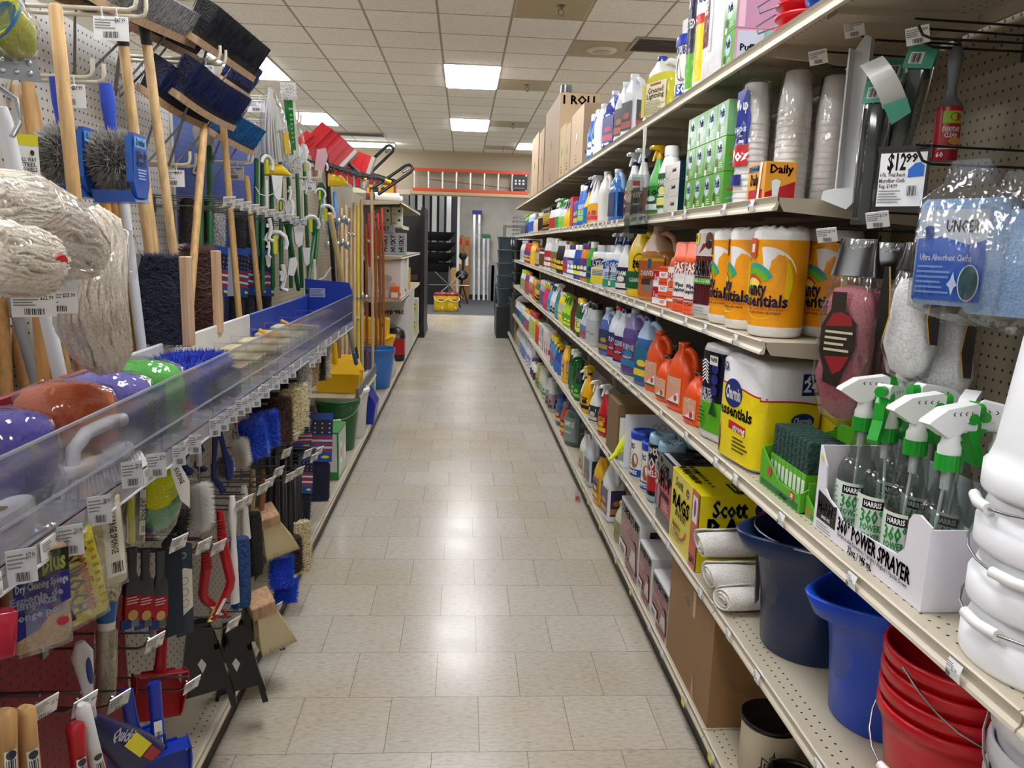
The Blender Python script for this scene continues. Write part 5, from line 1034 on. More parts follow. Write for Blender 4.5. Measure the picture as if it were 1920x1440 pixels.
o = P_jug('cleaner_jug', 'big clear jug of yellow-green cleaner with blue cap on the top shelf', 'jug', .29, .22, .13, '#dfe3da', '#263a9c', None, '#ccc83c', .72, (.88, 3.52, zF), RS+.35)
b = MB(); I = Ink(b, front(-.066)); I.rect(-.09, .09, .03, .17, '#ece6c4'); I.text(.01, .135, 'Greased', .024, '#7a5a1c', w=.12); I.text(.01, .112, 'Lightning', .022, '#7a5a1c', w=.13); I.rect(-.03, .05, .155, .165, '#a83a2a'); I.lines(-.06, .08, .035, .095, 8, '#9a946a'); I.rect(-.09, -.065, .03, .17, '#d8c83a'); b.build('label', o)
for u, l, kw in ((1172, 'white jug with black and red label beside the yellow-green jug', dict(h=.31, w=.16, d=.11, body='#dfe3ea', cap='#e8e8ec', art=('#1c1c20', '#a83028', None))), (1158, 'white jug with slim dark label, second from the yellow-green jug', dict(h=.31, w=.16, d=.11, body='#d8dde8', cap='#e8e8ec', art=('#2a2430', '#b05a40', None))),
     (1139, 'violet-blue window washer jug with white cap on the top shelf', dict(h=.32, w=.2, d=.12, body='#8f9ad8', cap='#e8e8f0', liquid='#3a43a8', fill=.8, art=('#4a4aa0', '#c84a5a', None))), (1119, 'plain white milky jug on the top shelf past the violet-blue one', dict(h=.31, w=.17, d=.11, body='#e4e6ea', cap='#e4e6ea'))):
 P_jug('cleaner_jug', l, 'jug', loc=(.85, ypx(u, .8, zF), zF), rz=RS+.25, **kw)
for u, l in ((1110, 'blue bottle with white cap beside the top shelf milky jug'), (1102, 'blue bottle with white cap against the brown cartons')):
 P_bottle('cleaner_bottle', l, 'bottle', .3, .1, .07, '#2a5fb8', '#e6e8ee', ('#3f86d8', '#ffffff', 'W', '#1f3f8c'), loc=(.84, ypx(u, .8, zF), zF), rz=RS+.4, group='blue bottles on the top shelf')
def carton(lab, y0, y1, h, txt=None, x1=.3, c='#b39a7c', sub=None):
 def sd(I):
  if txt: I.text(-.0, h-.06, txt, .07, '#2a241e');
  if sub: I.text(.0, .12, sub, .03, '#3a342c'); I.text(0, .08, 'WAXED PAPER', .022, '#3a342c')
  if h > .6: I.ell(-.02, h*.42, .035, .035, '#2a241e', 16)
 P_box('shipping_carton', lab, 'box', y1-y0, x1, h, c, (.785+x1/2, (y0+y1)/2, zF), RS, 'brown cartons on the top shelf', lambda I: (I.lines(-.05, .05, .03, .1, 3, '#6a5a48'), I.ell(0, h*.5, .03, .04, '#8a745a', 10)), sd)
carton('brown carton marked 6, at the camera end of the carton row', 5.35, 5.95, .4, '6', .24, sub='6 ROLLS')
carton('narrow brown carton just past the one marked 6', 6.0, 6.3, .37, None, .22)
carton('yellowish brown carton between the narrow one and the tall one', 6.32, 6.65, .41, None, .24, '#c2ad7c')
carton('tallest brown carton marked 1 ROLL', 6.75, 7.9, .72, '1 ROLL', .33, sub='1 ROLL')
carton('lower brown carton leaning near the tallest one', 8.0, 8.5, .62, None, .2)
carton('far brown carton at the end of the top shelf row', 8.6, 9.4, .66, None, .16)
o = thing('duct_collar', 'short grey metal duct piece sitting on the tallest carton', 'duct', (.9, 7.3, zF+.722)); b = MB(); b.m('#8f959c', 'm'); b.lathe([(.07, 0), (.07, .03), (.055, .09), (.05, .16)], 16); b.build('sheet_metal', o)
# red plastic trays and blue bag at the top edge
o = thing('red_caddy_stack', 'stack of red plastic caddies with wire handles on the top shelf', 'caddy', (.885, 2.1, zF))
for i in range(7):
 b = MB(); b.m('#cf1426'); b.lathe([(.055, 0), (.075, .022), (.082, .026), (.082, .032), (.07, .03), (.052, .006), (.001, .006)], 20, cap=(0, 0)); b.build('caddy', o, (0, 0, .03*i))
b = MB(); b.m('#9aa0a6', 'm');
for i in range(3): b.tube([(-.085, -.02, .03+.05*i), (-.12, .02, .0+.05*i+.02), (-.11, .07, .05+.05*i), (-.05, .09, .09+.05*i)], .0022, 5)
b.build('wire_handle', o)
o = thing('blue_bag', 'shiny blue plastic package on the top shelf past the red caddies', 'bag', (.88, 1.86, zF)); b = MB(); b.m('#1746ae', 'wrap'); b.sq([(0, .07, .05), (.03, .095, .07), (.1, .1, .075), (.18, .07, .06), (.24, .02, .03)], 24, 3); b.m('#ffffff'); b.box(-.08, -.06, -.076, -.06, .05, .1); b.build('package', o)
# ================= things hung on the open peg section of the cleaner side =================
def ticket(par, p, rz, w=.06, h=.042, price=None, name='price_ticket', rot=None, c='#f2f2f2'):
 """plastic flag ticket facing -y before turning"""
 b = MB(); b.m(c, 'g'); b.box(-w/2, w/2, -.001, .001, -h, 0); I = Ink(b, front(-.001, 0, -h))
 I.lines(-w*.45, w*.15, h*.45, h*.9, 4, '#777777'); I.bars(-w*.22, w*.24, h*.1, h*.36, n=11); I.text(w*.3, h*.82, price or '$%d.%02d' % (random.randint(3, 24), 99), h*.18, '#222222', w=w*.3)
 return b.build(name, par, p, rz, rot)
def wire_hook(lab, y, z, x0, x1, group, side=1, c='#4a4c50', tag_=True, tilt=0, loop=True, rz=None, price=None, tw=.045, th=.036):
 """double wire peg hook from the board at x0 out to x1, ticket at its tip"""
 o = thing('peg_hook', lab, 'peg hook', (x0, y, z), 0, group); s = x1-x0; d = 1 if s > 0 else -1
 b = MB(); b.m(c, 'm' if c != '#17181a' else 'p'); b.tube([(0, 0, 0), (s*.86, 0, 0), (s*.93, 0, .006), (s*.97, 0, .024)], .0028, 6); b.build('lower_rod', o)
 b = MB(); b.m(c, 'm' if c != '#17181a' else 'p'); b.tube([(0, 0, .032), (s, 0, .036)], .0026, 6); b.box(-.002, .004, -.012, .012, -.02, .045); b.build('upper_rod', o)
 if tag_:
  q = (R90 if d > 0 else -R90) if rz is None else rz
  t = ticket(o, (s+.014*d, -.012, .036), q, tw, th, price); t.rotation_euler = (.5, -.12, q)
 return o
GP = 'peg hooks with price tickets'
for u, v, x, l in ((1606, 45, .93, 'black peg hook with price ticket at the top, above the white bracket'), (1538, 98, .9, 'black peg hook with price ticket highest, beside the shelf underside'), (1725, 55, .95, 'black peg hook with price ticket over the green card header'), (1650, 400, .88, 'black peg hook with price ticket below the $12.99 sign'), (1555, 430, .86, 'black peg hook with price ticket in front of the paper towel rolls')):
 p = at(u, v, x=x); wire_hook(l, p.y, p.z-.034, XB, x, GP, c='#17181a', rz=-R90+.9)
for u, v, l in ((1800, 75, 'bare black peg hook above the lint roller'), (1800, 310, 'bare black peg hook right below the lint roller')):
 p = at(u, v, x=1.0); wire_hook(l, p.y, p.z, XB, .9, 'bare black peg hooks', c='#17181a', tag_=False)
# sign
p = at(1690, 335, x=.9); o = thing('price_sign', 'black framed price card reading $12.99 with a blue square', 'sign', tuple(p), RS+.75)
b = MB(); b.m('#141416'); b.box(-.05, .05, 0, .004, -.062, .062); b.box(-.052, .052, -.001, .005, .058, .066); b.build('frame', o)
b = MB(); I = Ink(b, front(0)); I.rect(-.045, .045, -.056, .052, '#eef0f4'); I.text(-.012, .032, '$12', .034, '#151518', w=.036); I.text(.016, .04, '99', .017, '#151518'); I.poly([(.0, -.0), (.042, .0), (.042, .026), (.036, .034), (.022, .034)], '#1c6fd0') if False else I.poly([(.012, .002), (.042, .004), (.042, .024), (.034, .032), (.024, .03), (.012, .018)], '#1c6fd0')
I.text(-.018, .008, '6-Pk. Total Reach', .008, '#333333', w=.05); I.text(-.018, -.004, 'Microfiber Cloth', .008, '#333333', w=.05); I.text(-.024, -.015, 'Reg. $14.99', .008, '#333333', w=.036); I.lines(-.042, .005, -.05, -.022, 5, '#888888'); I.bars(.014, .034, -.035, -.015, n=8); b.build('card', o)
# white bracket and long packs
p = at(1622, 75, x=.93); o = thing('window_track', 'long white plastic channel with an angled foot hung on a black hook', 'hardware', tuple(p), RS+.7)
b = MB(); b.m('#c9cbcc', 's'); b.prism([(-.022, -.02), (0, .012), (.022, .0), (.022, -.34), (-.022, -.34)], .003, (0, 0, 0), 'y'); b.box(-.024, -.02, -.028, .003, -.36, -.02); b.box(.018, .022, -.018, .003, -.34, 0); b.prism([(-.024, -.34), (-.05, -.345), (-.055, -.365), (.01, -.39), (.03, -.37), (.022, -.34)], .035, (0, -.03, 0), 'y'); b.prism([(-.022, -.03), (-.04, -.06), (-.034, -.07), (-.022, -.06)], .01, (0, 0, 0), 'y'); b.build('channel', o)
def long_pack(lab, u, v, x, L, w, c, hc, rz, lean=0):
 p = at(u, v, x=x); o = thing('blister_pack', lab, 'packaged tool', tuple(p), rz, 'long clear packs with green headers', rot=(0, lean, rz))
 b = MB(); b.m(c, 's'); b.box(-w*.2, w*.2, -.012, .002, -L*.97, -.05); b.m(mul(c, .5), 's'); b.box(-w*.4, -w*.3, -.016, .002, -L*.95, -.06); b.build('squeegee', o)
 b = MB(); b.m('#dfe6e6', 'clear'); b.sq([(-L, w*.5, .016), (-L*.5, w*.52, .02), (-.04, w*.5, .014)], 16, 6); b.build('clear_shell', o)
 b = MB(); b.m(hc, 'c'); b.poly = None; b.add([(-w*.5, -.004, 0), (w*.5, -.004, 0), (w*.5, -.02, -.05), (-w*.5, -.02, -.05), (-w*.5, .002, 0), (w*.5, .002, 0), (w*.5, .004, -.04), (-w*.5, .004, -.04)], [(0, 1, 2, 3), (5, 4, 7, 6), (0, 4, 5, 1)])
 I = Ink(b, lambda q, r, h: (q, -.012-h+(r+.025)*.32, r)); I.rect(-w*.35, w*.1, -.04, -.015, '#d8dcd8'); I.bars(-w*.3, w*.05, -.038, -.018, n=7); b.build('header_card', o)
long_pack('clear pack with dark squeegee and green header behind the $12.99 sign', 1650, 150, .9, .31, .055, '#23302c', '#3f8c74', RS+.8)
long_pack('second clear pack with green header, leaning beside the lint roller', 1735, 85, .98, .27, .06, '#4a4d4e', '#3f8c74', RS+.8, .15)
long_pack('grey clear pack with green header hanging further in', 1690, 110, 1.02, .3, .05, '#6a6c6a', '#3f8c74', RS+.8, .05)
p = at(1672, 165, x=.9); o = thing('folded_card', 'folded silver and green header card jutting out towards the aisle', 'card', tuple(p), RS+.7)
b = MB(); b.m('#b9bcb8', 'g'); R = []
for i in range(9): t = i/8; R.append((-.045+.1*t*(1-.4*t), -.02-.015*math.sin(t*3), .05-.095*t))
b.add([(q[0]-.02, q[1], q[2]) for q in R]+[(q[0]+.03, q[1]-.008, q[2]+.012) for q in R], [(i, i+1, 10+i, 9+i) for i in range(8)], True); b.m('#3f8c74', 'c'); b.add([(.0, -.037, -.04), (.05, -.045, -.03), (.06, -.04, -.06), (.02, -.03, -.08)], [(0, 1, 2, 3)]); b.build('card', o)
# lint roller
p = at(1768, 302, x=1.03); o = thing('lint_roller', 'lint roller with grey handle and red printed sleeve reading EVERYDAY CLEAN', 'lint roller', tuple(p), RS+.85)
b = MB(); b.m('#a8182a', 'g'); b.lathe([(.0255, 0), (.026, .002), (.026, .108), (.0255, .11)], 28); I = Ink(b, round_(.0262, 0, 0), True)
I.rect(-.006, .04, .075, .1, '#8cc02c'); I.ell(.02, .088, .012, .009, '#c8202c', 14); I.text(.013, .062, 'EVERYDAY', .01, '#f0e8e8', w=.034); I.text(.013, .05, 'CLEAN', .01, '#f0e8e8', w=.024); I.rect(-.01, .03, .022, .029, '#e8e4e0'); I.text(.01, .0255, 'Extend Handle', .005, '#333333'); I.text(-.004, .01, '60', .01, '#ffffff'); I.rect(-.04, -.02, .006, .036, '#e8e8e8'); I.bars(-.039, -.021, .008, .034, n=7); I.ell(.02, .038, .012, .008, '#c8904a', 12); b.build('sleeve', o)
b = MB(); b.m('#5a5c5f', 's'); b.lathe([(.026, .11), (.024, .116), (.012, .13), (.009, .15), (.013, .19), (.0145, .215), (.01, .232), (.004, .234)], 20, sy=.7); b.build('handle', o)
# soft packs
def cloth_pack(lab, u, v, x, rz, s=1, art=True):
 p = at(u, v, x=x); o = thing('cloth_pack', lab, 'cleaning cloths', tuple(p), rz, 'bagged blue microfibre cloths')
 for i in range(8):
  b = MB(); b.m(['#8fb4e0', '#7797c6', '#5a719f', '#4c608c'][min(3, i//2)], 'cloth'); y = .012*i; b.sq([(-.2*s, .07*s, .0055, .01*math.sin(i), y), (-.19*s, .08*s, .006, 0, y), (-.1*s, .082*s, .006, .003*math.sin(i*2), y), (-.01*s, .08*s, .006, 0, y), (0, .07*s, .005, 0, y)], 20, 5); b.build('cloth', o)
 if art:
  b = MB(); I = Ink(b, front(-.0085)); I.rect(-.075, .05, -.19, -.02, '#1d5cc0'); I.poly([(-.075, -.075), (-.03, -.07), (.02, -.085), (.05, -.075), (.05, -.02), (-.075, -.02)], '#b8c4d4'); I.text(.005, -.052, 'UNGER', .022, '#16181c', w=.06); I.ell(-.055, -.062, .012, .012, '#1d3f8c', 14); I.text(-.02, -.11, 'Ultra Absorbent Cloths', .012, '#e8f0ff', w=.095); I.lines(-.07, -.005, -.18, -.122, 6, '#7aa0e0'); I.ell(.028, -.155, .019, .034, '#dfe8f4', 22); I.ell(.028, -.155, .017, .032, '#1c5a60', 22); I.poly([(-.01, -.16), (-.004, -.15), (.0, -.135), (.004, -.15), (.01, -.16), (.004, -.165), (.0, -.18), (-.004, -.165)], '#c8dcff'); b.build('label_card', o)
 b = MB(); b.m('#eef2f4', 'film'); b.sq([(-.235*s, .05*s, .03, .03, .04), (-.205*s, .092*s, .062, 0, .04), (-.1*s, .095*s, .066, 0, .04), (0, .09*s, .06, 0, .04), (.03*s, .05*s, .02, 0, .02), (.07*s, .035*s, .004, 0, 0)], 28, 4, cap=(1, 0)); b.build('bag', o)
cloth_pack('clear bag of folded blue cloths with a blue and white card, hung high', 1812, 372, .93, RS+.55)
cloth_pack('second bag of folded blue cloths at the edge of the view', 1915, 392, .98, RS+.55, .95, False)
def mitt_pack(lab, u, v, x, rz, c, L, w, hdr, group, art=None, seed=1):
 random.seed(seed); p = at(u, v, x=x); o = thing('mitt_pack', lab, 'bagged mitt', tuple(p), rz, group); b = MB(); b.m(c, 'cloth')
 b.sq([(-L*.95, w*.1, .01), (-L*.9, w*.3, .03), (-L*.72, w*.42, .04, .01*random.uniform(-1, 1)), (-L*.5, w*.34, .032, random.uniform(-.01, .01)), (-L*.35, w*.38, .034), (-L*.26, w*.3, .022), (-L*.24, w*.1, .008)], 26, 2.6); b.build('mitt', o)
 b = MB(); b.m('#eef0f2', 'film'); b.sq([(-L, .006, .003), (-L*.93, w*.36, .03), (-L*.75, w*.5, .045), (-L*.4, w*.48, .042), (-L*.2, w*.36, .022), (-.0, w*.28, .004)], 26, 2.8, cap=(1, 0)); b.build('bag', o)
 b = MB(); b.m(hdr, 'g'); b.sq([(-L*.19, w*.4, .026), (-L*.1, w*.33, .014), (.0, w*.3, .003)], 22, 3, cap=(0, 1)); b.build('header_card', o)
 if art: b = MB(); art(Ink(b, front(-.046))); b.build('label', o)
def pink_art(I):
 I.poly([(-.03, -.33), (.01, -.34), (.02, -.3), (.04, -.25), (.04, -.19), (.01, -.16), (.01, -.12), (-.025, -.12), (-.025, -.16), (-.045, -.2), (-.045, -.26), (-.03, -.3)], '#2c2620'); I.poly([(-.035, -.2), (.03, -.195), (.025, -.175), (0, -.165), (-.02, -.17)], '#8c2226'); I.poly([(-.03, -.27), (.03, -.265), (.012, -.3), (-.006, -.31)], '#8c2226'); I.lines(-.033, .033, -.26, -.205, 4, '#c8bca0')
mitt_pack('clear bag with a dusty pink mitt and a black and red emblem', 1612, 448, .9, RS+.6, '#b0606c', .44, .15, '#131313', 'bagged pink mitts', pink_art, 1)
mitt_pack('bag with a pink mitt just behind the one with the emblem', 1668, 455, .99, RS+.6, '#a05260', .44, .14, '#131313', 'bagged pink mitts', None, 2)
mitt_pack('bag with a pink mitt farthest back on its hook', 1715, 470, 1.08, RS+.6, '#8c4654', .43, .13, '#1a1a1a', 'bagged pink mitts', None, 3)
def gold(I):
 for s in (-1, 1): I.poly([(s*.046, -.05), (s*.04, -.1), (s*.036, -.15), (s*.046, -.2), (s*.06, -.2), (s*.056, -.05)], '#14120f'); I.poly([(s*.044, -.05), (s*.038, -.1), (s*.034, -.15), (s*.044, -.2), (s*.046, -.2), (s*.037, -.15), (s*.041, -.1), (s*.047, -.05)], '#b8903a')
mitt_pack('clear bag with a fluffy white mitt in a black and gold border', 1733, 455, .93, RS+.75, '#ffffff', .29, .115, '#101010', 'bagged white mitts', gold, 4)
mitt_pack('bag with a fluffy white mitt hanging below the blue cloths', 1795, 520, 1.02, RS+.75, '#ffffff', .29, .12, '#101010', 'bagged white mitts', gold, 5)
# hanging sign holder at the first closed bay
p = at(1211, 300, x=.755); o = thing('sign_holder', 'clear acrylic sign holder hung from the top shelf lip on a white strip', 'sign holder', (.745, 3.31, 2.1), 0)
b = MB(); b.m('#dcdad4', 's'); b.prism([(-.006, 0), (.006, 0), (.007, -.06), (.003, -.1), (.006, -.18), (.001, -.2), (.004, -.26), (-.004, -.26), (-.004, -.1)], .012, (0, -.006, 0), 'y'); b.build('strip', o)
b = MB(); b.m('#dfe4e4', 'clear'); b.box(-.055, .022, -.055, -.053, -.44, -.2); b.box(-.055, .022, .053, .055, -.44, -.2); b.box(-.055, -.053, -.053, .053, -.44, -.22); b.m('#23242c', 's'); b.box(-.053, .02, -.052, .052, -.44, -.42); b.m('#8a2a30'); b.box(-.05, -.02, -.0552, -.0548, -.245, -.225); b.build('acrylic_pocket', o)
# ================= broom side: tray =================
HOOKX = XQ
o = thing('divider_tray', 'long clear-fronted divider tray running along the broom side, red, white and blue backs', 'tray', (XT, 0, 1.15))
TX = -.235   # back of the tray relative to its front
for y0, y1, c, nm in ((-.2, 1.93, '#8e1a26', 'red back panel'), (1.93, 3.16, '#d9dade', 'white back panel'), (3.16, 4.38, '#1f3fa8', 'blue back panel')):
 b = MB(); b.m(c, 's'); b.box(TX-.012, TX, y0+.002, y1-.002, -.02, .14, .004); tag(b.build('back_panel', o), nm, None)
 b = MB(); b.m('#b9b9c6' if y0 < 3 else '#2a48a8', 's'); b.box(TX, -.003, y0+.002, y1-.002, -.004, 0); b.build('tray_floor', o)
b = MB(); b.m('#1438a4', 's'); b.prism([(-.26, -.02), (.0, -.02), (.0, .16), (-.02, .21), (-.26, .225)], .005, (0, 4.382, 0), 'y'); I = Ink(b, front(4.382)); I.rect(-.235, -.15, .125, .175, '#b8bcd0'); I.lines(-.23, -.155, .13, .17, 5, '#5a6490'); tag(b.build('end_panel', o), 'blue end panel', None)
for y0, y1 in ((-.2, .7), (.703, 1.925), (1.93, 3.155), (3.16, 4.38)):
 b = MB(); b.m('#f2f3f8', 'haze'); b.box(-.003, 0, y0, y1, .0, .145); b.m('#e4e6f2', 'frost'); b.box(.0005, .002, y0, y1, .045, .05); b.box(-.004, .001, y0, y1, .142, .146); b.build('clear_front', o)
 b = MB(); b.m('#c9c9d6' if y0 > 1.9 else '#9c6f7c', 's'); b.box(.001, .004, y0, y1, -.035, -.004); b.m('#d6d8e4', 'frost'); b.add([(.006, y0, -.034), (.006, y1, -.034), (.004, y1, -.002), (.004, y0, -.002)], [(0, 1, 2, 3)]); b.m('#f0f0f4'); b.box(.003, .008, y0, y1, -.038, -.034); b.build('ticket_rail', o)
t0 = None
for i, y in enumerate([.99, 1.13, 1.31, 1.5, 1.72, 1.9, 2.05, 2.2, 2.35, 2.62, 2.8, 2.95, 3.3, 3.5, 3.62, 3.85, 4.1]):
 t0 = ticket(o, (.0075, y, -.003), R90, .042, .03, name='price_ticket') if t0 is None or i % 5 == 0 else None or t0.copy()
 if t0.name not in C.objects: C.objects.link(t0); t0.parent = o; t0.location = (.0075, y, -.003)
def divider(y, along=False, y1=None, x=None):
 b = MB(); b.m('#f0f2fa', 'haze')
 if not along:
  for z in (.015, .035, .06, .085): b.box(TX+.01, -.008, y-.001, y+.001, z, z+.004)
  for xx in (TX+.01, TX*.5, -.012): b.box(xx, xx+.004, y-.001, y+.001, 0, .09)
 else:
  for z in (.015, .035, .06, .08): b.box(x-.001, x+.001, y, y1, z, z+.004)
  for yy in (y, (y+y1)/2, y1-.004): b.box(x-.001, x+.001, yy, yy+.004, 0, .085)
 b.build('divider', o)
for y in (1.22, 1.45, 1.62, 1.96, 2.3, 2.46, 2.66, 2.86, 3.1, 3.34, 3.6, 3.95): divider(y)
for a, c in ((1.0, 1.2), (1.24, 1.44), (2.0, 2.3)): divider(a, True, c, TX*.55)
TRAY = (XT, 1.1515)
# contents of the tray
def iron_brush(lab, x, y, z, rz, s=1, arch=True, c='#fbfbfb'):
 o = thing('scrub_brush', lab, 'scrub brush', (x, y, z), rz, 'white scrub brushes in the tray'); L = .085*s
 b = MB(); b.m(c); b.sq([(.03, L, .03*s), (.034, L+.004, .032*s), (.046, L+.004, .032*s), (.05, L, .029*s)], 26, 2.6)
 if arch: b.tube([(-L*.8, 0, .045), (-L*.75, 0, .075), (-L*.3, 0, .096), (L*.5, 0, .098), (L*1.0, 0, .092)], .012*s, 10, flat=.9)
 I = Ink(b, topf(.0505)); I.ell(0, .0, .014, .009, '#8a8c2a', 12); b.build('handle', o)
 b = MB(); b.m('#f8f8fa', 's')
 for i in range(17):
  for j in range(5): x_, y_ = -L+.002+i*L/8*.99, -.024*s+j*.012*s; b.add([(x_-.0035, y_-.003, .031), (x_+.0035, y_-.003, .031), (x_+.0035, y_+.003, .031), (x_-.0035, y_+.003, .031), (x_-.006+x_*.12, y_*1.25-.004, 0), (x_+.006+x_*.12, y_*1.25-.004, 0), (x_+.006+x_*.12, y_*1.25+.004, 0), (x_-.006+x_*.12, y_*1.25+.004, 0)], [(0, 4, 5, 1), (1, 5, 6, 2), (2, 6, 7, 3), (3, 7, 4, 0), (4, 7, 6, 5)])
 b.build('bristles', o)
iron_brush('white iron-shaped scrub brush behind the clear front, wider arched one', -.66, 1.4, TRAY[1], R90-.1, 1.1)
iron_brush('small white scrub brush in the tray corner next to the camera end', -.66, 1.1, TRAY[1], R90, .8, False)
iron_brush('white scrub brush with raised arch handle at the tray divider', -.75, 1.33, TRAY[1]+.0, R90+.15, .9)
iron_brush('white block brush lying inside the red-backed part of the tray', -.76, 1.09, TRAY[1], R90, .8, False, '#dfe0e6')
def sponge(lab, x, y, z, w, d, h, c, rz=0, rot=None, group='bagged car sponges and mitts'):
 o = thing('bagged_sponge', lab, 'sponge', (x, y, z), rz, group, rot); b = MB(); b.m(c, 'cloth'); b.sq([(.003, w*.42, d*.42), (h*.2, w*.48, d*.48), (h*.6, w*.48, d*.48), (h*.8, w*.45, d*.45), (h*.9, w*.37, d*.37), (h*.96, w*.22, d*.22), (h*.98, w*.02, d*.02)], 26, 3); b.build('sponge', o)
 b = MB(); b.m('#f0f2f6', 'film'); random.seed(int(y*100)); R = []
 for z_, k in ((0, .46), (h*.2, .51), (h*.65, .51), (h*.88, .45), (h, .25)): R.append([(w*k*math.cos(2*PI*i/24)*1.12+random.uniform(-.003, .003), d*k*math.sin(2*PI*i/24)*1.12, z_+random.uniform(-.002, .003)) for i in range(24)])
 b.loft(R); b.build('bag', o); return o
sponge('purple bagged sponge at the camera end of the tray', -.745, 1.26, TRAY[1]+.03, .15, .14, .13, '#5a50c0')
sponge('bright orange bagged sponge between two purple ones', -.74, 1.46, TRAY[1]+.03, .17, .14, .14, '#f0641e')
q = sponge('purple bagged sponge with a blue cartoon-lettered card', -.735, 1.61, TRAY[1]+.01, .18, .15, .155, '#6a64c8')
b = MB(); I = Ink(b, side_r(.097, 0, 0)); I.rect(-.065, .065, .01, .12, '#2464ac'); I.text(-.02, .06, 'WIPES', .036, '#d8cc3a', rot=R90, w=.08); I.text(.02, .06, 'SPONGE', .03, '#a8d4f0', rot=R90, w=.085); I.ell(.045, .07, .008, .02, '#8a5a3a', 10); b.build('label_card', q)
sponge('lime green and white bagged mitt beside the blue fibre brush', -.735, 1.785, TRAY[1], .19, .15, .165, '#58c850')
sponge('violet bagged sponge lying farther back by the red panel', -.8, 1.3, TRAY[1]+.04, .08, .18, .07, '#7a74c8')
def fibre(lab, name, cat, x, y, z, w, d, h, c, rz=0, n=900, core=None, hl=.012, group=None, k='fuzz', e=3):
 """soft fibre head, w x d x h on z"""
 o = thing(name, lab, cat, (x, y, z), rz, group); b = MB(); b.m(c, k); b.sq([(0, w*.44, d*.44), (h*.15, w*.48, d*.48), (h*.8, w*.48, d*.48), (h*.96, w*.42, d*.42)], 24, e)
 random.seed(3)
 for i in range(n):
  a = random.random()*2*PI; t = random.random(); kk = (abs(math.cos(a))**e+abs(math.sin(a))**e)**(-1/e);
  if random.random() < .35: q = random.random()**.5; B = V((w*.44*kk*math.cos(a)*q, d*.44*kk*math.sin(a)*q, h*.94)); D = V((math.cos(a)*.3, math.sin(a)*.3, 1))
  else: B = V((w*.47*kk*math.cos(a), d*.47*kk*math.sin(a), h*(.05+.88*t))); D = V((math.cos(a), math.sin(a), .3*(t-.3)))
  b.hair(B, B+D.normalized()*hl*random.uniform(.7, 1.3)+V((random.uniform(-1, 1), random.uniform(-1, 1), random.uniform(-1, 1)))*hl*.3, .0016)
 b.build('fibres', o); return o
q = fibre('large blue fibre brush head lying in the white-backed tray part', 'wash_brush', 'brush', -.735, 2.12, TRAY[1], .19, .28, .125, '#1236b8', 0, 1500, hl=.014)
b = MB(); b.m('#2a4a78', 's'); b.box(.085, .098, -.12, .12, .0, .07); b.build('block', q)
for i, (y, x, c, l) in enumerate(((2.38, -.76, '#d8b98a', 'tan wooden brush block closest to the blue fibre brush'), (2.56, -.76, '#e4d49a', 'pale wooden brush block, second past the blue fibre brush'), (2.76, -.75, '#e2cf94', 'pale wooden brush block, third past the blue fibre brush'), (2.98, -.75, '#e8dca4', 'cream brush block beside the yellow-tipped tool'), (3.22, -.75, '#e6d8a0', 'cream brush block just inside the blue-backed tray part'), (3.47, -.75, '#e8e0b8', 'cream brush block farthest along the tray'))):
 o_ = thing('brush_block', l, 'brush', (x, y, TRAY[1]), R90*0, 'brush blocks in the tray'); b = MB(); b.m(c, 'wood'); b.box(-.09, .1, -.065, .065, .045, .062, .004); b.build('block', o_)
 b = MB(); b.m('#cfae76', 'fuzz'); b.box(-.085, .095, -.06, .06, .0, .045); b.build('bristles', o_)
for y, x, l, c2 in ((3.0, -.72, 'yellow-tipped plastic tool on the cream blocks in the tray', '#e2a81c'), (3.36, -.72, 'yellow bag clip tool standing up between tray dividers', '#e8b42a')):
 o_ = thing('tray_tool', l, 'tool', (x, y, TRAY[1]+.075), .6); b = MB(); b.m(c2, 's'); b.box(-.03, .03, -.012, .012, -.008, .008, .004); b.tube([(-.02, 0, .0), (-.05, .03, .02)], .008, 8); b.build('tip', o_)
 b = MB(); b.m('#d8d8dc', 's'); b.tube([(.03, 0, 0), (.09, -.02, -.01)], .006, 8); b.build('stem', o_)

# ================= upper pegboard: white double hooks =================
def white_hook(lab, y, z, xt, w=.03, tg=True, price=None):
 o = thing('broom_hook', lab, 'broom hook', (XP, y, z), 0, 'cream double broom hooks'); s = xt-XP; b = MB(); b.m('#d9d2bd', 'p')
 for q in (-w, w): b.tube([(.0, q, -.05), (.012, q, -.012), (.03, q, 0), (s-.02, q, 0), (s-.004, q, .006), (s, q, .022), (s, q, .045)], .0055, 8)
 b.tube([(.004, -w, -.05), (.004, w, -.05)], .005, 6); b.build('prongs', o)
 if tg:
  t = ticket(o, (s-.06, -w-.006, -.018), 0, .082, .055, price)
  b = MB(); b.m('#e2e2e6', 'p'); b.tube([(s-.08, -w-.004, -.018), (s-.08, -w-.008, .004)], .002, 5); b.tube([(s-.045, -w-.004, -.018), (s-.045, -w-.008, .004)], .002, 5); b.ball((s-.08, -w-.006, -.024), .006, n=8, rings=4); b.ball((s-.045, -w-.006, -.024), .006, n=8, rings=4); b.build('tag_clip', o)
 return o
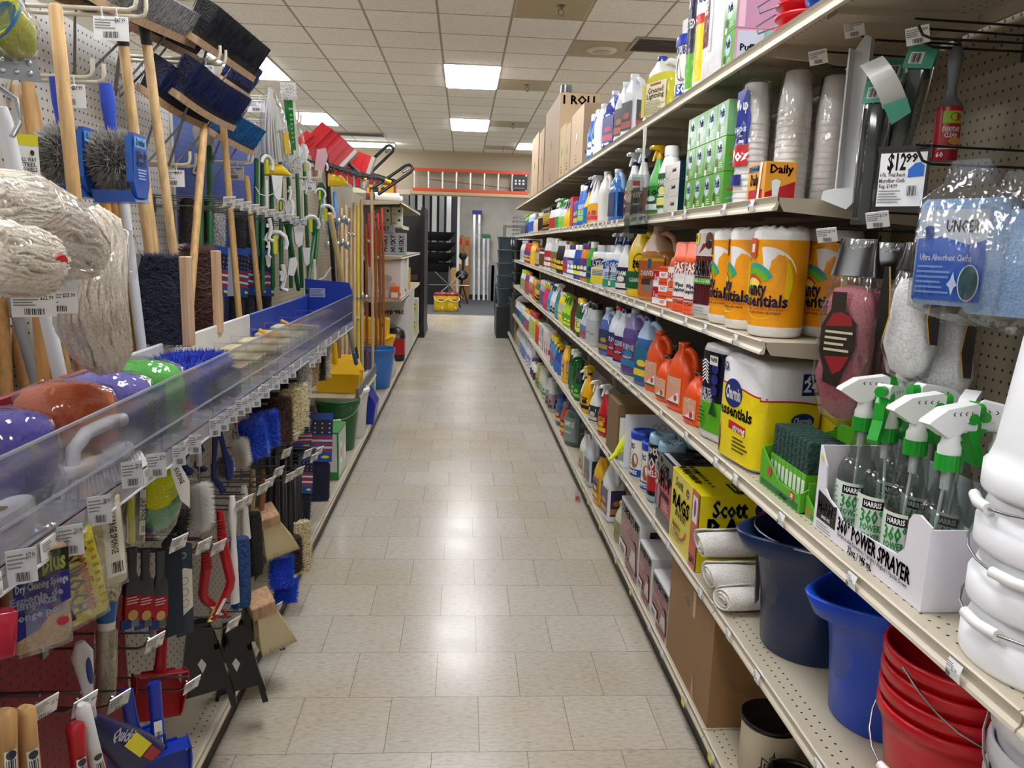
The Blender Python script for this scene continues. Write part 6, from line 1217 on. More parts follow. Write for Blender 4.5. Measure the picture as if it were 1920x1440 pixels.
for u, v, xt, l, tg, pr in ((185, 135, -.92, 'cream double hook with $29.99 ticket in front of the blue-handled brush', 1, '$29.99'), (265, 10, -.8, 'cream double hook with $47.99 ticket at the top edge', 1, '$47.99'), (418, 105, -.8, 'cream double hook with ticket under the black push brooms', 1, '$46.99'), (362, 300, -.93, 'cream double hook with $14.99 ticket beside the grey wash brush', 1, '$14.99'),
      (470, 297, -.9, 'cream double hook with ticket on the blue pegboard', 1, '$44.99'), (508, 175, -.92, 'cream double hook with ticket beside the white string mop', 1, '$19.99'), (562, 222, -.85, 'metallic double hook holding the bagged string mops', 0, None), (600, 328, -.85, 'cream double hook with ticket among the green handles', 1, '$9.99'),
      (48, 95, -.93, 'cream double hook with the yellow bagged cloth', 0, None), (10, 500, -.88, 'cream double hook poking out below the mop bags', 0, None)):
 p = at(u, v, x=xt); white_hook(l, p.y, p.z-.02, xt, tg=tg, price=pr)
# ---- poles
def pole(lab, a, c, r=.0135, col='#c9a066', k='wood', grip=None, gl=.06, down=True, name='broom_pole', cat='broom pole', group=None, tip=None, extra=None):
 """pole through two seen points (u, v, x); runs on down to the deck"""
 xa = a[2]; sl = .0 if a[2] > -.93 and down else .03
 for _ in range(30):   # keep the foot behind the low peg panels
  A, B = at(a[0], a[1], x=xa), at(c[0], c[1], x=xa+sl if k else c[2]); d = (B-A)
  if not down or d.z >= 0 or A.y > 4.4 or (A+d*((.165-A.z)/d.z)).x < -.884: break
  xa -= .01
 if down and d.z < 0: B = A+d*((.165-A.z)/d.z)
 o = thing(name, lab, cat, tuple(B), 0, group); T = A-B
 b = MB(); b.m(col, k); b.tube([(0, 0, 0), tuple(T*.02), tuple(T*.5), tuple(T*.985), tuple(T)], r, 14, rr=[r*.8, r, r, r, r*.7]); b.build('shaft', o)
 if grip: b = MB(); b.m(grip, 's'); b.tube([tuple(T-T.normalized()*gl), tuple(T+T.normalized()*.004)], r*1.25, 12, rr=[r*1.1, r*1.3]); b.build('grip', o)
 if tip: b = MB(); b.m(tip, 's'); b.tube([(0, 0, 0), tuple(T.normalized()*.12)], r*1.2, 12); b.build('tip', o)
 return o, A, B
HW = 'wooden handles on the pegboards'
pole('thick wooden handle in front of the camera-end peg panel', (103, 8, -.78), (148, 450, -.74), .0125, '#d3ab74', down=False, group=HW)
for a in (('wooden handle just behind the yellow bagged cloth', (32, 8, -1.0), (70, 300, -.95), .0135, '#c79c63'),
   ('pale wooden handle behind the metal plate, leaning', (28, 160, -1.02), (62, 350, -.98), .013, '#dfc094'), ('darker wooden handle, second behind the metal plate', (55, 160, -1.02), (98, 390, -.97), .013, '#c99d60'),
   ('broom handle with black grip under the tan push broom', (226, 40, -.92), (262, 330, -.92), .0135, '#dab682'), ('broom handle with black grip under the grey push broom', (270, 40, -.9), (325, 470, -.9), .0135, '#dfbe8c'),
   ('wooden handle rising behind the navy deck brush', (262, 250, -1.02), (292, 480, -.98), .013, '#d8b47c'), ('wooden handle with metal brace in front of the blue pegboard', (383, 232, -.89), (365, 462, -.89), .0125, '#d2a86e'),
   ('long wooden handle crossing the boxed brooms', (418, 225, -.89), (448, 590, -.89), .0125, '#d4ad74'), ('wooden handle behind the boxed brooms on the blue board', (462, 330, -.9), (485, 560, -.9), .012, '#cfa973'),
   ('pale wooden handle leaning, behind the white sleeve pole', (205, 350, -1.08), (258, 660, -1.0), .013, '#cfa263'), ('pine handle beside the white sleeve pole', (190, 350, -.92), (248, 660, -.92), .013, '#c9974f'),
   ('pine handle with a small price sticker', (214, 370, -.91), (262, 655, -.91), .013, '#d3aa6a')):
 pole(a[0], a[1], a[2], a[3], a[4], grip='#15161a' if 'black grip' in a[0] else None, group=HW)
for i, (a, c) in enumerate((((10, 700, -.93), (2, 560, -.95)), ((42, 690, -.95), (22, 580, -.97)), ((68, 600, -.97), (95, 700, -.93)), ((110, 620, -.97), (122, 700, -.93)), ((132, 590, -1.0), (150, 690, -.97)))):
 if a[1] > c[1]: a, c = c, a
 pole(['short pine handle end behind the red tray back, by the camera end', 'pine handle end behind the red tray back, beside the grey tube', 'pine handle end between the two grey tubes', 'pine handle end under the hanging mop bag', 'pine handle end behind the hanging mop bag'][i], a, c, .015, '#b98648', group=HW)
for l, a, c, r, col in (('white sleeve pole between pine handles and navy deck brush', (228, 350, -.89), (265, 650, -.89), .0135, '#d5d8dd'), ('white sleeve pole under the wash brushes', (185, 340, -1.04), (200, 470, -1.02), .0135, '#cfd3da'), ('grey tube leaning behind the price tickets, camera end', (18, 545, -.93), (62, 700, -.88), .0125, '#8f9096'),
      ('grey tube leaning under the hanging mop bag', (78, 580, -.93), (112, 700, -.88), .0125, '#8f9096'), ('white mop pole at the frame edge', (2, 200, -.9), (38, 365, -.87), .015, '#dfe2e8')):
 pole(l, a, c, r, col, 's', name='mop_pole', cat='pole', group='plastic sleeved poles')
# screw tips of refill handles
for i, (u, v) in enumerate(((52, 335), (73, 335))):
 p = at(u, v, x=-.95); o_ = thing('threaded_pole', ['wooden handle with threaded top, closer to the peg panel edge', 'wooden handle with threaded top, beside its twin'][i], 'pole', (p.x, p.y, .165), 0, 'threaded wooden handles'); hh = p.z-.165
 b = MB(); b.m('#c8955a', 'wood'); pr = [(.013, 0), (.0135, hh-.08), (.015, hh-.07), (.015, hh-.03)]
 for q in range(4): pr += [(.008, hh-.028+.01*q), (.0115, hh-.023+.01*q)]
 b.lathe(pr+[(.006, hh+.014)], 12); b.build('shaft', o_)
# ---- push broom heads
def push_head(lab, a, c, x0, x1, col, L, dirv, blk='#cbaa8a', n=700, thick=.055, group='push broom heads', tips=None, brace=True, curve=0):
 """wood block between two seen points with bristles along dirv"""
 A, B = at(a[0], a[1], x=x0), at(c[0], c[1], x=x1); o = thing('push_broom', lab, 'push broom', tuple((A+B)/2), 0, group); A, B = A-(A+B)/2, B-(A+B)/2
 ax = (B-A).normalized(); d = V(dirv).normalized(); d = (d-ax*d.dot(ax)).normalized(); w = ax.cross(d).normalized()*thick/2; ln = (B-A).length
 b = MB(); b.m(blk, 'wood'); R = []
 for i in range(9):
  t = i/8; p = A+ax*ln*t-d*curve*4*t*(1-t)*0+d*curve*(2*t-1)**2; R.append([tuple(p-w), tuple(p+w), tuple(p+w+d*.022), tuple(p-w+d*.022)])
 b.loft(R, smooth=False); b.build('block', o)
 b = MB(); b.m(col, 'fuzz'); R = []
 for i in range(9):
  t = .02+.96*i/8; p = A+ax*ln*t+d*(.022+curve*(2*t-1)**2); k = .85; R.append([tuple(p-w*k), tuple(p+w*k), tuple(p+w*1.15+d*L*.93), tuple(p-w*1.15+d*L*.93)])
 b.loft(R, smooth=False); random.seed(int(a[0])); b.m(tips or mul(col, 1.35), 's')
 for i in range(n):
  t = random.random(); s_ = random.choice((-1, 1, random.uniform(-1, 1))); p = A+ax*ln*t+d*curve*(2*t-1)**2; q = random.uniform(.1, .75); b.hair(p+w*s_*1.05+d*(.022+L*q), p+w*s_*1.22+d*(.022+L*min(1.0, q+.3)*random.uniform(.94, 1.05))+ax*random.uniform(-.006, .006), .0012)
 b.build('bristles', o)
 if brace:
  b = MB(); b.m('#8f9296', 'm'); m = (A+B)/2-d*.2
  for s_ in (-1, 1): b.tube([tuple((A+B)/2+ax*ln*.22*s_), tuple((A+B)/2+ax*ln*.2*s_-d*.03), tuple(m+ax*.012*s_)], .004, 6)
  b.build('brace', o)
 return o
up = (.5, .0, .85)
push_head('grey bristled push broom head at the top, highest one', (178, 8), (350, 82), -.9, -.9, '#86878a', .085, up, tips='#b4b5b8', n=1400)
push_head('brown block push broom head tucked behind the grey one', (60, -20), (300, 72), -1.02, -1.0, '#4a4540', .07, up, blk='#7a5538')
push_head('long black bristled push broom head running towards the lit ceiling panel', (352, 72), (462, 146), -.86, -.82, '#0b0c12', .12, up, n=900, tips='#1c2030', thick=.06)
push_head('black bristled push broom head whose wooden block hides behind the grey one', (170, 20), (355, 108), -1.0, -.96, '#10131c', .1, up, tips='#20263a', n=900)
push_head('navy bristled broom head lower down, with the leaning tan block', (264, 180), (372, 240), -.98, -.95, '#0a1232', .11, up, tips='#162258', n=1400, curve=.008)
push_head('navy bristled broom head in front with the curved tan block', (318, 182), (424, 243), -.92, -.86, '#0b1436', .12, up, tips='#182660', n=1600, curve=.008)
push_head('navy bristled broom head under the long black one', (408, 150), (462, 186), -.95, -.85, '#090f28', .11, up, tips='#1a2a6a', n=1200)
push_head('teal blue broom head on the blue pegboard', (392, 252), (463, 287), -.95, -.88, '#0f4f86', .1, up, tips='#1c6aa8', n=600)
# ---- deck brushes with heads down
def deck_brush(lab, u0, u1, v0, v1, x, y, col, tip, n, long_):
 A = at(u0, v0, y=y); B = at(u1, v1, y=y); o = thing('deck_brush', lab, 'deck brush', (B.x, y, B.z), 0, 'deck brushes standing behind the tray'); h = A.z-B.z; w = B.x-A.x
 b = MB(); b.m('#cdab88', 'wood'); b.box(-.012, .012, -.01, .035, 0, h, .003); b.build('block', o)
 b = MB(); b.m(col, 'fuzz'); b.box(-abs(w), -.012, .0, .08, .004, h-.006); b.m(tip, 's'); random.seed(9)
 for i in range(n):
  z = random.uniform(.0, h); xx = -random.random()*abs(w); yy = 0 if random.random() < .75 else random.uniform(0, .08); zz = h-.01 if yy else z; p = V((xx, yy, zz if yy else z)); dd = V((-random.uniform(.2, 1), -random.uniform(.0, .4), random.uniform(-.5, .7) if not yy else random.uniform(.2, .9))); b.hair(p, p+dd.normalized()*random.uniform(.01, .03)*long_, .0013*long_)
 b.build('bristles', o)
deck_brush('dark navy bristled deck brush head with pale wood edge', 256, 352, 478, 650, -.8, 2.25, '#080d1e', '#1a2442', 2600, 1)
deck_brush('shaggy brown bristled deck brush head with pale wood edge', 345, 408, 468, 625, -.85, 2.75, '#1c0d08', '#4a2416', 2600, 1.6)
# ---- wash brushes
def wash(lab, u, v, x, s=1):
 p = at(u, v, x=x); o = thing('wash_brush', lab, 'wash brush', tuple(p), 0, 'grey wash brushes with blue sleeves'); b = MB(); b.m('#4a4845', 'fuzz'); b.ball((0, 0, 0), .055*s, 1, 1.05, 1.05, 20, 12); b.m('#8e8b87', 's'); random.seed(4)
 for i in range(4200):
  d = V((random.gauss(0, 1), random.gauss(0, 1), random.gauss(0, 1))).normalized()
  if d.x > .75: continue
  q = d*.052*s; e = q+(d+V((random.uniform(-.35, .35), random.uniform(-.35, .35), random.uniform(-.35, .35)))).normalized()*.026*s*random.uniform(.6, 1.15)
  b.m('#8e8b87' if i % 3 else '#c4c1bd', 's'); b.hair(q, e, .0016)
 b.build('fibres', o)
 b = MB(); b.m('#1b4fa8', 'g'); b.prism([(-.035, .06), (.035, .06), (.045, -.05), (.03, -.085), (-.03, -.085), (-.045, -.05)], .012, (.05*s, 0, 0), 'x'); b.prism([(-.04*s, -.07), (.05*s, -.07), (.062*s, -.095), (-.03*s, -.1)], .08, (0, -.04, 0), 'y')
 I = Ink(b, front(-.0455)); I.rect(.046*s, .062*s, -.05, .05, '#1f62c0'); b.m('#2a6ac8', 'g'); I = Ink(b, side_r(.062*s+.0005)); I.rect(-.034, .034, .028, .052, '#4f9ae0'); I.text(0, .04, 'Detailer', .016, '#ffffff', w=.05); I.text(0, .012, 'Wash', .018, '#ffffff'); I.text(0, -.006, 'Brush', .016, '#ffffff'); I.lines(-.025, .025, -.045, -.018, 4, '#a8c4ec'); b.build('sleeve_card', o)
 b = MB(); b.m('#1c3fb4', 's'); b.tube([(0, 0, .05), (-.002, 0, .08), (-.004, 0, .12), (-.008, 0, .168)], .013, 14, rr=[.012, .0125, .016, .0145]); b.m('#e6e6e8', 's'); b.tube([(0, 0, .045), (-.001, 0, .064)], .015, 12); b.build('grip', o)
wash('round grey fluffy wash brush with blue grip, the bigger-looking front one', 213, 300, -.82, 1)
wash('round grey fluffy wash brush with blue grip, half hidden by the thick handle', 122, 290, -.92, .98)
# ================= hanging goods under the tray =================
def hung(name, lab, cat, a, c, x, group=None, face=(.75, -.66), xc=None, yy=None):
 """empty at the seen point c, local z towards the seen point a, local -y facing the aisle; returns thing, length"""
 A, B = (at(a[0], a[1], y=yy), at(c[0], c[1], y=yy)) if yy else (at(a[0], a[1], x=x), at(c[0], c[1], x=x if xc is None else xc)); z = (A-B); L = z.length; z.normalize()
 f = V((face[0], face[1], 0)); y = -(f-z*f.dot(z)).normalized(); xx = y.cross(z)
 o = thing(name, lab, cat, tuple(B), 0, group); o.rotation_euler = Matrix((xx, y, z)).transposed().to_euler(); return o, L
def slab(b, pts, d, y=0): return b.prism(pts, d, (0, y, 0), 'y')
def soft(b, z0, z1, w, d, c, n=500, hl=.012, k='fuzz', e=3, tipc=None, seed=2, side=None, wd=.0014):
 b.m(c, k); b.sq([(z0, w*.42, d*.42), (z0+(z1-z0)*.1, w*.48, d*.48), (z0+(z1-z0)*.9, w*.48, d*.48), (z1, w*.42, d*.42)], 20, e); random.seed(seed); b.m(tipc or mul(c, 1.2), 's')
 for i in range(n):
  a = random.random()*2*PI if side is None else side+random.uniform(-.9, .9); t = random.random(); k_ = (abs(math.cos(a))**e+abs(math.sin(a))**e)**(-1/e)
  B = V((w*.46*k_*math.cos(a), d*.46*k_*math.sin(a), z0+(z1-z0)*t)); D = V((math.cos(a), math.sin(a), (t-.5)*1.2)).normalized(); b.hair(B, B+D*hl*random.uniform(.6, 1.3), wd)
G1 = 'peg hooks under the tray'
for u, v, l, pr in ((75, 1306, 'wire peg hook with ticket holding the wooden-handled brushes', 0), (152, 1300, 'wire peg hook with ticket holding the white-handled scrubber', 0), (217, 1297, 'wire peg hook with ticket between white scrubber and blue dustpan', 0), (285, 1188, 'wire peg hook with ticket above the blue hand dustpans', 0), (355, 1270, 'wire peg hook with ticket beside the blue hand dustpans', 0), (433, 1158, 'wire peg hook with ticket holding the black dustpans', 0),
     (330, 1003, 'wire peg hook with ticket above the card-backed blades', 0), (377, 1010, 'wire peg hook with ticket above the red wire brush', 0), (405, 1013, 'wire peg hook with ticket beside the red wire brush grip', 0), (447, 935, 'wire peg hook with ticket at the front white handle', 0), (459, 928, 'wire peg hook with ticket at the rear white handle', 0), (490, 905, 'wire peg hook with ticket before the wooden block brush', 0), (501, 895, 'wire peg hook with ticket behind the wooden block brush', 0),
     (519, 875, 'wire peg hook with ticket by the black pole tops, near one', 0), (541, 885, 'wire peg hook with ticket low between black poles', 0), (559, 875, 'wire peg hook with ticket past the low one between black poles', 0), (534, 840, 'wire peg hook with ticket under the blue fibre heads', 0), (549, 812, 'wire peg hook with ticket under the brown fibre head', 0), (574, 842, 'wire peg hook with ticket by the striped flag sleeve', 0), (587, 850, 'wire peg hook with ticket lowest by the flag sleeves', 0), (596, 838, 'wire peg hook with ticket farthest out by the flag sleeves', 0), (516, 1130, 'wire peg hook with ticket above the royal blue brushes', 0)):
 p = at(u, v, x=-.645); wire_hook(l, p.y, p.z-.034, XQ, -.645, G1, c='#85878b', rz=.95, tw=.042, th=.046)
# tickets hanging straight under the rail
G2 = 'hanging price tickets under the tray'
for i, (u, v) in enumerate(((38, 1030), (130, 985), (185, 930), (246, 865), (292, 850), (335, 835), (365, 815), (402, 785), (418, 776), (435, 762), (450, 750), (462, 745), (480, 735), (497, 720), (517, 705), (533, 695), (548, 685), (585, 668), (596, 660), (607, 648))):
 p = at(u, v, x=-.6); pr = ['closest to the camera end', 'above the yellow sponge pack', 'above the cream sponge pack', 'above the green scrubber pads', 'over the round scrub mitt', 'just before the blue bottle brushes', 'over the white bottle brush', 'over the navy dish brush', 'over the steel scrubber', 'over the white round brush', 'just before the blue fibre heads', 'over the blue fibre heads', 'just past the blue fibre heads', 'over the brown fibre head', 'just past the brown fibre head', 'over the cream fibre heads', 'just past the cream fibre heads', 'over the white mop heads', 'over the tan mop heads', 'at the far end of the tray'][i]
 o_ = thing('price_ticket', 'hanging price ticket under the tray rail, ' + pr, 'price tag', tuple(p), .55, G2); t_ = ticket(o_, (0, 0, 0), 0, .036 if i < 5 else .026, .05 if i < 5 else .045, name='ticket_card', c='#c6c6cc')
# sponges
def bag_block(lab, a, c, x, w, d, col, art=None, k='cloth', group='bagged sponges under the tray', face=(.75, -.66), film=True, name='sponge_pack', cat='sponge'):
 o, L = hung(name, lab, cat, a, c, x, group, face); b = MB(); b.m(col, k); b.sq([(0, w*.46, d*.46), (.006, w*.5, d*.5), (L*.93, w*.5, d*.5), (L*.95, w*.46, d*.44)], 20, 6)
 b.build('sponge', o)
 if art: b = MB(); art(Ink(b, front(-d*.505-.001)), L, w); b.build('label', o)
 if film: b = MB(); b.m('#eef0f2', 'film'); b.sq([(-.01, w*.45, d*.3), (-.004, w*.53, d*.56), (L*.97, w*.53, d*.56), (L*1.12, w*.4, d*.15), (L*1.14, w*.38, .002)], 20, 5); b.build('bag', o)
 return o
def duro(I, L, w): I.text(-w*.18, L*.45, 'DURO·CEL', .032, '#3a2a16', w=L*.72, rot=-R90-.0); I.text(w*.12, L*.45, 'Sponge/Esponja', .016, '#d8421c', w=L*.7, rot=-R90); I.lines(w*.28, w*.42, L*.1, L*.85, 9, '#b09a2a')
def proplus(I, L, w): I.rect(-w*.46, w*.46, L*.7, L*.93, '#1c1c18'); I.text(0, L*.81, 'pro plus', .03, '#c8cc6a', w=w*.8); I.poly([(-w*.46, L*.14), (-w*.1, L*.2), (w*.2, L*.38), (w*.46, L*.42), (w*.46, L*.7), (-w*.46, L*.7)], '#24287a'); I.text(0, L*.63, 'Dry Cleaning Sponge', .012, '#e8e8f4', w=w*.85); I.text(-w*.1, L*.52, 'Esponja de', .012, '#c8cce8'); I.text(-w*.1, L*.47, 'limpieza', .012, '#c8cce8'); I.text(-w*.1, L*.36, 'Éponge pour', .012, '#c8cce8'); I.ell(w*.3, L*.22, .009, .007, '#b0304a', 10)
def card(I, L, w): I.rect(w*.02, w*.42, L*.1, L*.9, '#ece9df'); I.text(w*.22, L*.55, 'LARGE SPONGE', .012, '#222222', rot=-R90, w=L*.4); I.bars(w*.12, w*.36, L*.14, L*.26, n=8)
bag_block('bagged tan sponge with a navy card marked pro plus under the tray', (60, 1015), (72, 1205), -.64, .085, .05, '#b79a76', proplus)
bag_block('yellow sponge pack with dark lettering on its face under the tray', (118, 985), (158, 1150), -.645, .075, .045, '#e6d42c', duro)
bag_block('pale cream sponge pack with a long white card under the tray', (172, 925), (190, 1095), -.65, .085, .045, '#dbd4a4', card)
bag_block('dark green and yellow scouring pad pack, hung edge-on', (212, 905), (214, 1010), -.68, .03, .06, '#20302a', None, group='scouring pad packs')
bag_block('yellow edged scouring pad pack with barcode card', (233, 900), (234, 1015), -.675, .02, .055, '#d8d02a', None, group='scouring pad packs')
bag_block('grey-green scouring pad pack beside the round mitt', (248, 905), (246, 1010), -.68, .03, .06, '#4c5a54', card, group='scouring pad packs')
bag_block('red and blue printed carton edge hanging at the lowest corner', (-6, 1140), (-10, 1230), -.62, .04, .05, '#a01f34', None, 'g', None, film=False, name='printed_carton', cat='box')
# round mitt
o, L = hung('scrub_mitt', 'bagged yellow-green and green netted mitt with white card', 'scrub mitt', (285, 850), (300, 990), -.66, None); b = MB(); b.m('#2f8f48', 'cloth'); b.sq([(0, .02, .01), (L*.15, .045, .025), (L*.5, .058, .03), (L*.8, .05, .026), (L, .03, .01)], 24, 2.4); b.build('mitt', o)
b = MB(); b.m('#cdd022', 'cloth'); b.sq([(L*.36, .02, .006, -.01, -.03), (L*.45, .04, .01, -.008, -.03), (L*.75, .042, .012, -.01, -.026), (L*.97, .03, .01, -.01, -.01)], 20, 2.4); b.build('netting', o)
b = MB(); I = Ink(b, front(-.043)); I.poly([(.01, L*.95), (.035, L*.9), (.055, L*.6), (.05, L*.25), (.03, L*.4), (.018, L*.7)], '#e8e6e2'); I.text(.032, L*.72, 'BUG SPONGE', .011, '#222222', rot=-R90+.3, w=.04); b.build('label', o)
b = MB(); b.m('#eef0f2', 'film'); b.sq([(-.03, .006, .003), (0, .035, .02), (L*.5, .066, .04), (L*.9, .055, .03), (L*1.1, .03, .004)], 22, 2.6); b.build('bag', o)
o, L = hung('counter_brush', 'black bristled brush head just under the round green mitt', 'brush', (305, 955), (300, 1005), -.7, None); b = MB(); soft(b, 0, L, .13, .05, '#0e0f10', 500, .012); b.build('bristles', o)
# duster in bag
o, L = hung('dusting_brush', 'long bagged brush with cream bristles and a blue sleeve', 'brush', (200, 1085), (198, 1320), -.7, None); b = MB(); b.m('#b9ae94', 'fuzz'); b.lathe([(.022, L*.83), (.027, L*.9), (.025, L*.985), (.01, L)], 18); b.build('bristles', o)
b = MB(); b.m('#1d5fa0'); b.lathe([(.017, L*.66), (.022, L*.84)], 18); b.m('#dcdcdc'); b.lathe([(.016, L*.6), (.0172, L*.66)], 18); b.build('sleeve', o)
b = MB(); b.m('#a79c84', 'cloth'); b.lathe([(.012, 0), (.018, .02), (.018, L*.6)], 14); b.build('fibre_head', o); b = MB(); b.m('#e8ecec', 'film'); b.lathe([(.02, -.005), (.022, L*.6)], 16, cap=(0, 0)); b.build('bag', o)
# white handled scrubber
o, L = hung('grout_scrubber', 'white-handled scrubber with a blue inset and dark blue printed head', 'scrub brush', (150, 1205), (172, 1345), -.66, None); b = MB(); b.m('#c9c7c9'); b.tube([(0, 0, 0), (0, 0, L*.4), (0, -.002, L*.6), (0, 0, L*.85), (0, .002, L)], .012, 14, rr=[.009, .01, .014, .019, .008], flat=.7); b.build('grip', o)
b = MB(); b.m('#20387c'); b.ball((.004, -.011, L*.66), .01, .6, .5, 3, 12, 8); b.build('inset', o)
b = MB(); b.m('#23284e'); b.sq([(-.14, .045, .03, .075), (-.1, .04, .03, .055), (-.03, .025, .02, .012), (0, .012, .012)], 20, 3); b.build('head', o)
b = MB(); I = Ink(b, front(-.032)); I.text(.04, -.05, 'Quickie', .024, '#e8e8f0', rot=-.7, w=.05); I.poly([(.035, -.07), (.06, -.055), (.085, -.1), (.06, -.115)], '#e8dc2a'); I.poly([(.065, -.115), (.085, -.103), (.1, -.13), (.08, -.138)], '#a82a2a'); b.build('label', o)
for l, a, c, col, r in (('red-handled brush hanging beside the wooden-handled ones', (140, 1355), (152, 1475), '#a8121e', .013), ('white long-handled brush with round sticker, crossing the red one', (152, 1320), (195, 1480), '#dfe0e2', .012), ('wooden-handled brush at the lowest corner of the peg wall', (8, 1330), (16, 1470), '#b98d58', .014), ('wooden-handled brush with sticker, second from the lowest corner', (44, 1325), (62, 1470), '#c29660', .014)):
 o, L = hung('long_handled_brush', l, 'brush', a, c, -.63, 'long handled brushes'); b = MB(); b.m(col, 'wood' if 'wooden' in l else 's'); b.tube([(0, 0, 0), (0, 0, L*.6), (0, 0, L*.95), (0, 0, L)], r, 14, rr=[r*.9, r, r*1.1, r*.5]); I = Ink(b, round_(r*1.06, 0, 0), True); I.rect(-.008, .008, L*.2, L*.5, '#e8e8e4'); I.bars(-.006, .006, L*.22, L*.38, n=5); I.ell(0, L*.45, .006, .007, '#2a2a3a', 10); b.build('grip', o)
# dustpans
def dustpan(lab, a, c, x, col, w, ln, face, group=None, sh='p'):
 o, L = hung('dustpan', lab, 'dustpan', a, c, x, group, face); b = MB(); b.m(col, sh)   # a: handle tip, c: lip of the pan
 b.loft([[(-w/2, 0, 0), (w/2, 0, 0), (w/2, .004, 0), (-w/2, .004, 0)], [(-w*.46, .0, ln*.6), (w*.46, 0, ln*.6), (w*.46, .004, ln*.6), (-w*.46, .004, ln*.6)], [(-w*.3, -.004, ln), (w*.3, -.004, ln), (w*.3, .001, ln), (-w*.3, .001, ln)]], smooth=False)
 for s in (-1, 1): b.prism([(-.0, 0), (-.012, .01), (-.045, ln*.7), (-.04, ln*.95), (0, ln*1.0)], .003, (s*w*.47-.0015, 0, 0), 'x')
 b.box(-w*.44, w*.44, -.045, 0, ln*.93, ln*.96, .001); b.build('pan', o)
 b = MB(); b.m(col, sh); b.tube([(0, -.012, ln*.93), (0, -.014, ln+(L-ln)*.5), (0, -.01, L)], .014, 12, rr=[.016, .013, .014], flat=.7); I = Ink(b, front(-.026)); b.build('grip', o)
 return o
q = dustpan('blue hand dustpan with oval sticker, in front of its twin', (287, 1276), (302, 1480), -.655, '#1134a8', .13, .12, (.5, -.86), 'blue hand dustpans')
b = MB(); I = Ink(b, front(-.027)); I.rect(-.008, .008, .13, .19, '#e8e8e4'); I.bars(-.006, .006, .135, .165, n=5); b.build('sticker', q)
dustpan('blue hand dustpan tucked behind the one with the oval sticker', (235, 1290), (262, 1440), -.7, '#1134a8', .12, .11, (.5, -.86), 'blue hand dustpans')
dustpan('red hand dustpan hanging behind the blue ones', (302, 1180), (290, 1350), -.74, '#a0101c', .13, .12, (.6, -.8))
for l, a, c, x in (('glossy black dustpan with square sticker, nearer the floor edge', (437, 1170), (448, 1312), -.7), ('glossy black dustpan with square sticker, behind the front black one', (372, 1165), (385, 1320), -.74), ('black dustpan edge resting against the natural bristle brush', (475, 1120), (485, 1215), -.7)):
 o, L = hung('dustpan', l, 'dustpan', a, c, x, 'glossy black dustpans', (.35, -.94)); b = MB(); b.m('#050506', 'l'); b.prism([(-.075, 0), (-.065, .0), (-.02, L*.95), (.02, L*.95), (.075, .02), (.085, .02), (.03, L), (-.03, L)], .03, (0, -.015, 0), 'y'); b.m('#070708', 'l'); b.prism([(-.065, .03), (.072, .04), (.022, L*.97), (-.022, L*.97)], .004, (0, 0, 0), 'y'); b.m('#050506', 'l'); b.prism([(.07, -.01), (.088, -.01), (.05, L*.7), (.036, L*.7)], .045, (0, -.03, 0), 'y'); I = Ink(b, front(-.001)); I.poly([(-.012, L*.5), (.0, L*.56), (.012, L*.48), (.0, L*.38)], '#dcdcdc') if x < 0 else None; b.build('pan', o)
# scrapers
for i, u in enumerate((242, 267, 294)):
 o, L = hung('putty_knife', ['dark-handled scraper on a red card, beside the peg panel seam', 'dark-handled scraper on a red card, middle of three', 'dark-handled scraper on a red card, next to the hanging blades'][i], 'scraper', (u+6, 1025+i*3), (u+4, 1178), -.7+.01*i, 'scrapers on red cards'); b = MB(); b.m('#3c3e41', 's'); b.tube([(0, 0, L*.99), (0, 0, L*.7), (0, 0, L*.55)], .012, 12, rr=[.011, .01, .017], flat=.6); slab(b, [(-.014, L*.62), (.014, L*.62), (.017, L*.42), (-.017, L*.42)], .018, -.009); b.build('grip', o)
 b = MB(); b.m('#9aa0a6', 'm'); slab(b, [(-.02, 0), (.02, 0), (.012, L*.45), (-.012, L*.45)], .0015, .004); b.build('blade', o)
 b = MB(); b.m('#a4161c', 'c'); slab(b, [(-.017, L*.12), (.017, L*.12), (.018, L*.44), (-.016, L*.44)], .012, -.006); I = Ink(b, front(-.0062)); I.lines(-.013, .013, L*.3, L*.4, 3, '#e8c8c8'); I.ell(0, L*.17, .011, .011, '#c0a060', 14); b.m('#1d3f8c', 'c'); b.box(-.022, .0, -.001, .003, .0, L*.12); b.build('card', o)
for i, (u, c1) in enumerate(((322, '#15202e'), (342, '#2a3340'))):
 o, L = hung('carded_blade', ['thin dark card-backed blade pack, hung edge towards the aisle', 'grey and cream card-backed scraper pack with face outlines'][i], 'scraper', (u, 1000+i*15), (u+8, 1190), -.68, 'card-backed scrapers'); b = MB(); b.m(c1, 'c'); slab(b, [(-.024, 0), (.02, .0), (.024, L*.95), (.0, L), (-.024, L*.93)], .003); I = Ink(b, front(0)); I.poly([(-.022, L*.18), (.02, L*.28), (.022, L*.68), (.0, L*.72), (-.022, L*.64)], '#d8d4c4') if i else None; I.arc(0, L*.85, .005, .009, 0, 2*PI, '#8a909a', 12)
 if i:
  for q in range(3): I.arc(.0, L*(.34+.12*q), .009, .0105, 0, 2*PI, '#6a6a6a', 12)
 b.build('card', o)
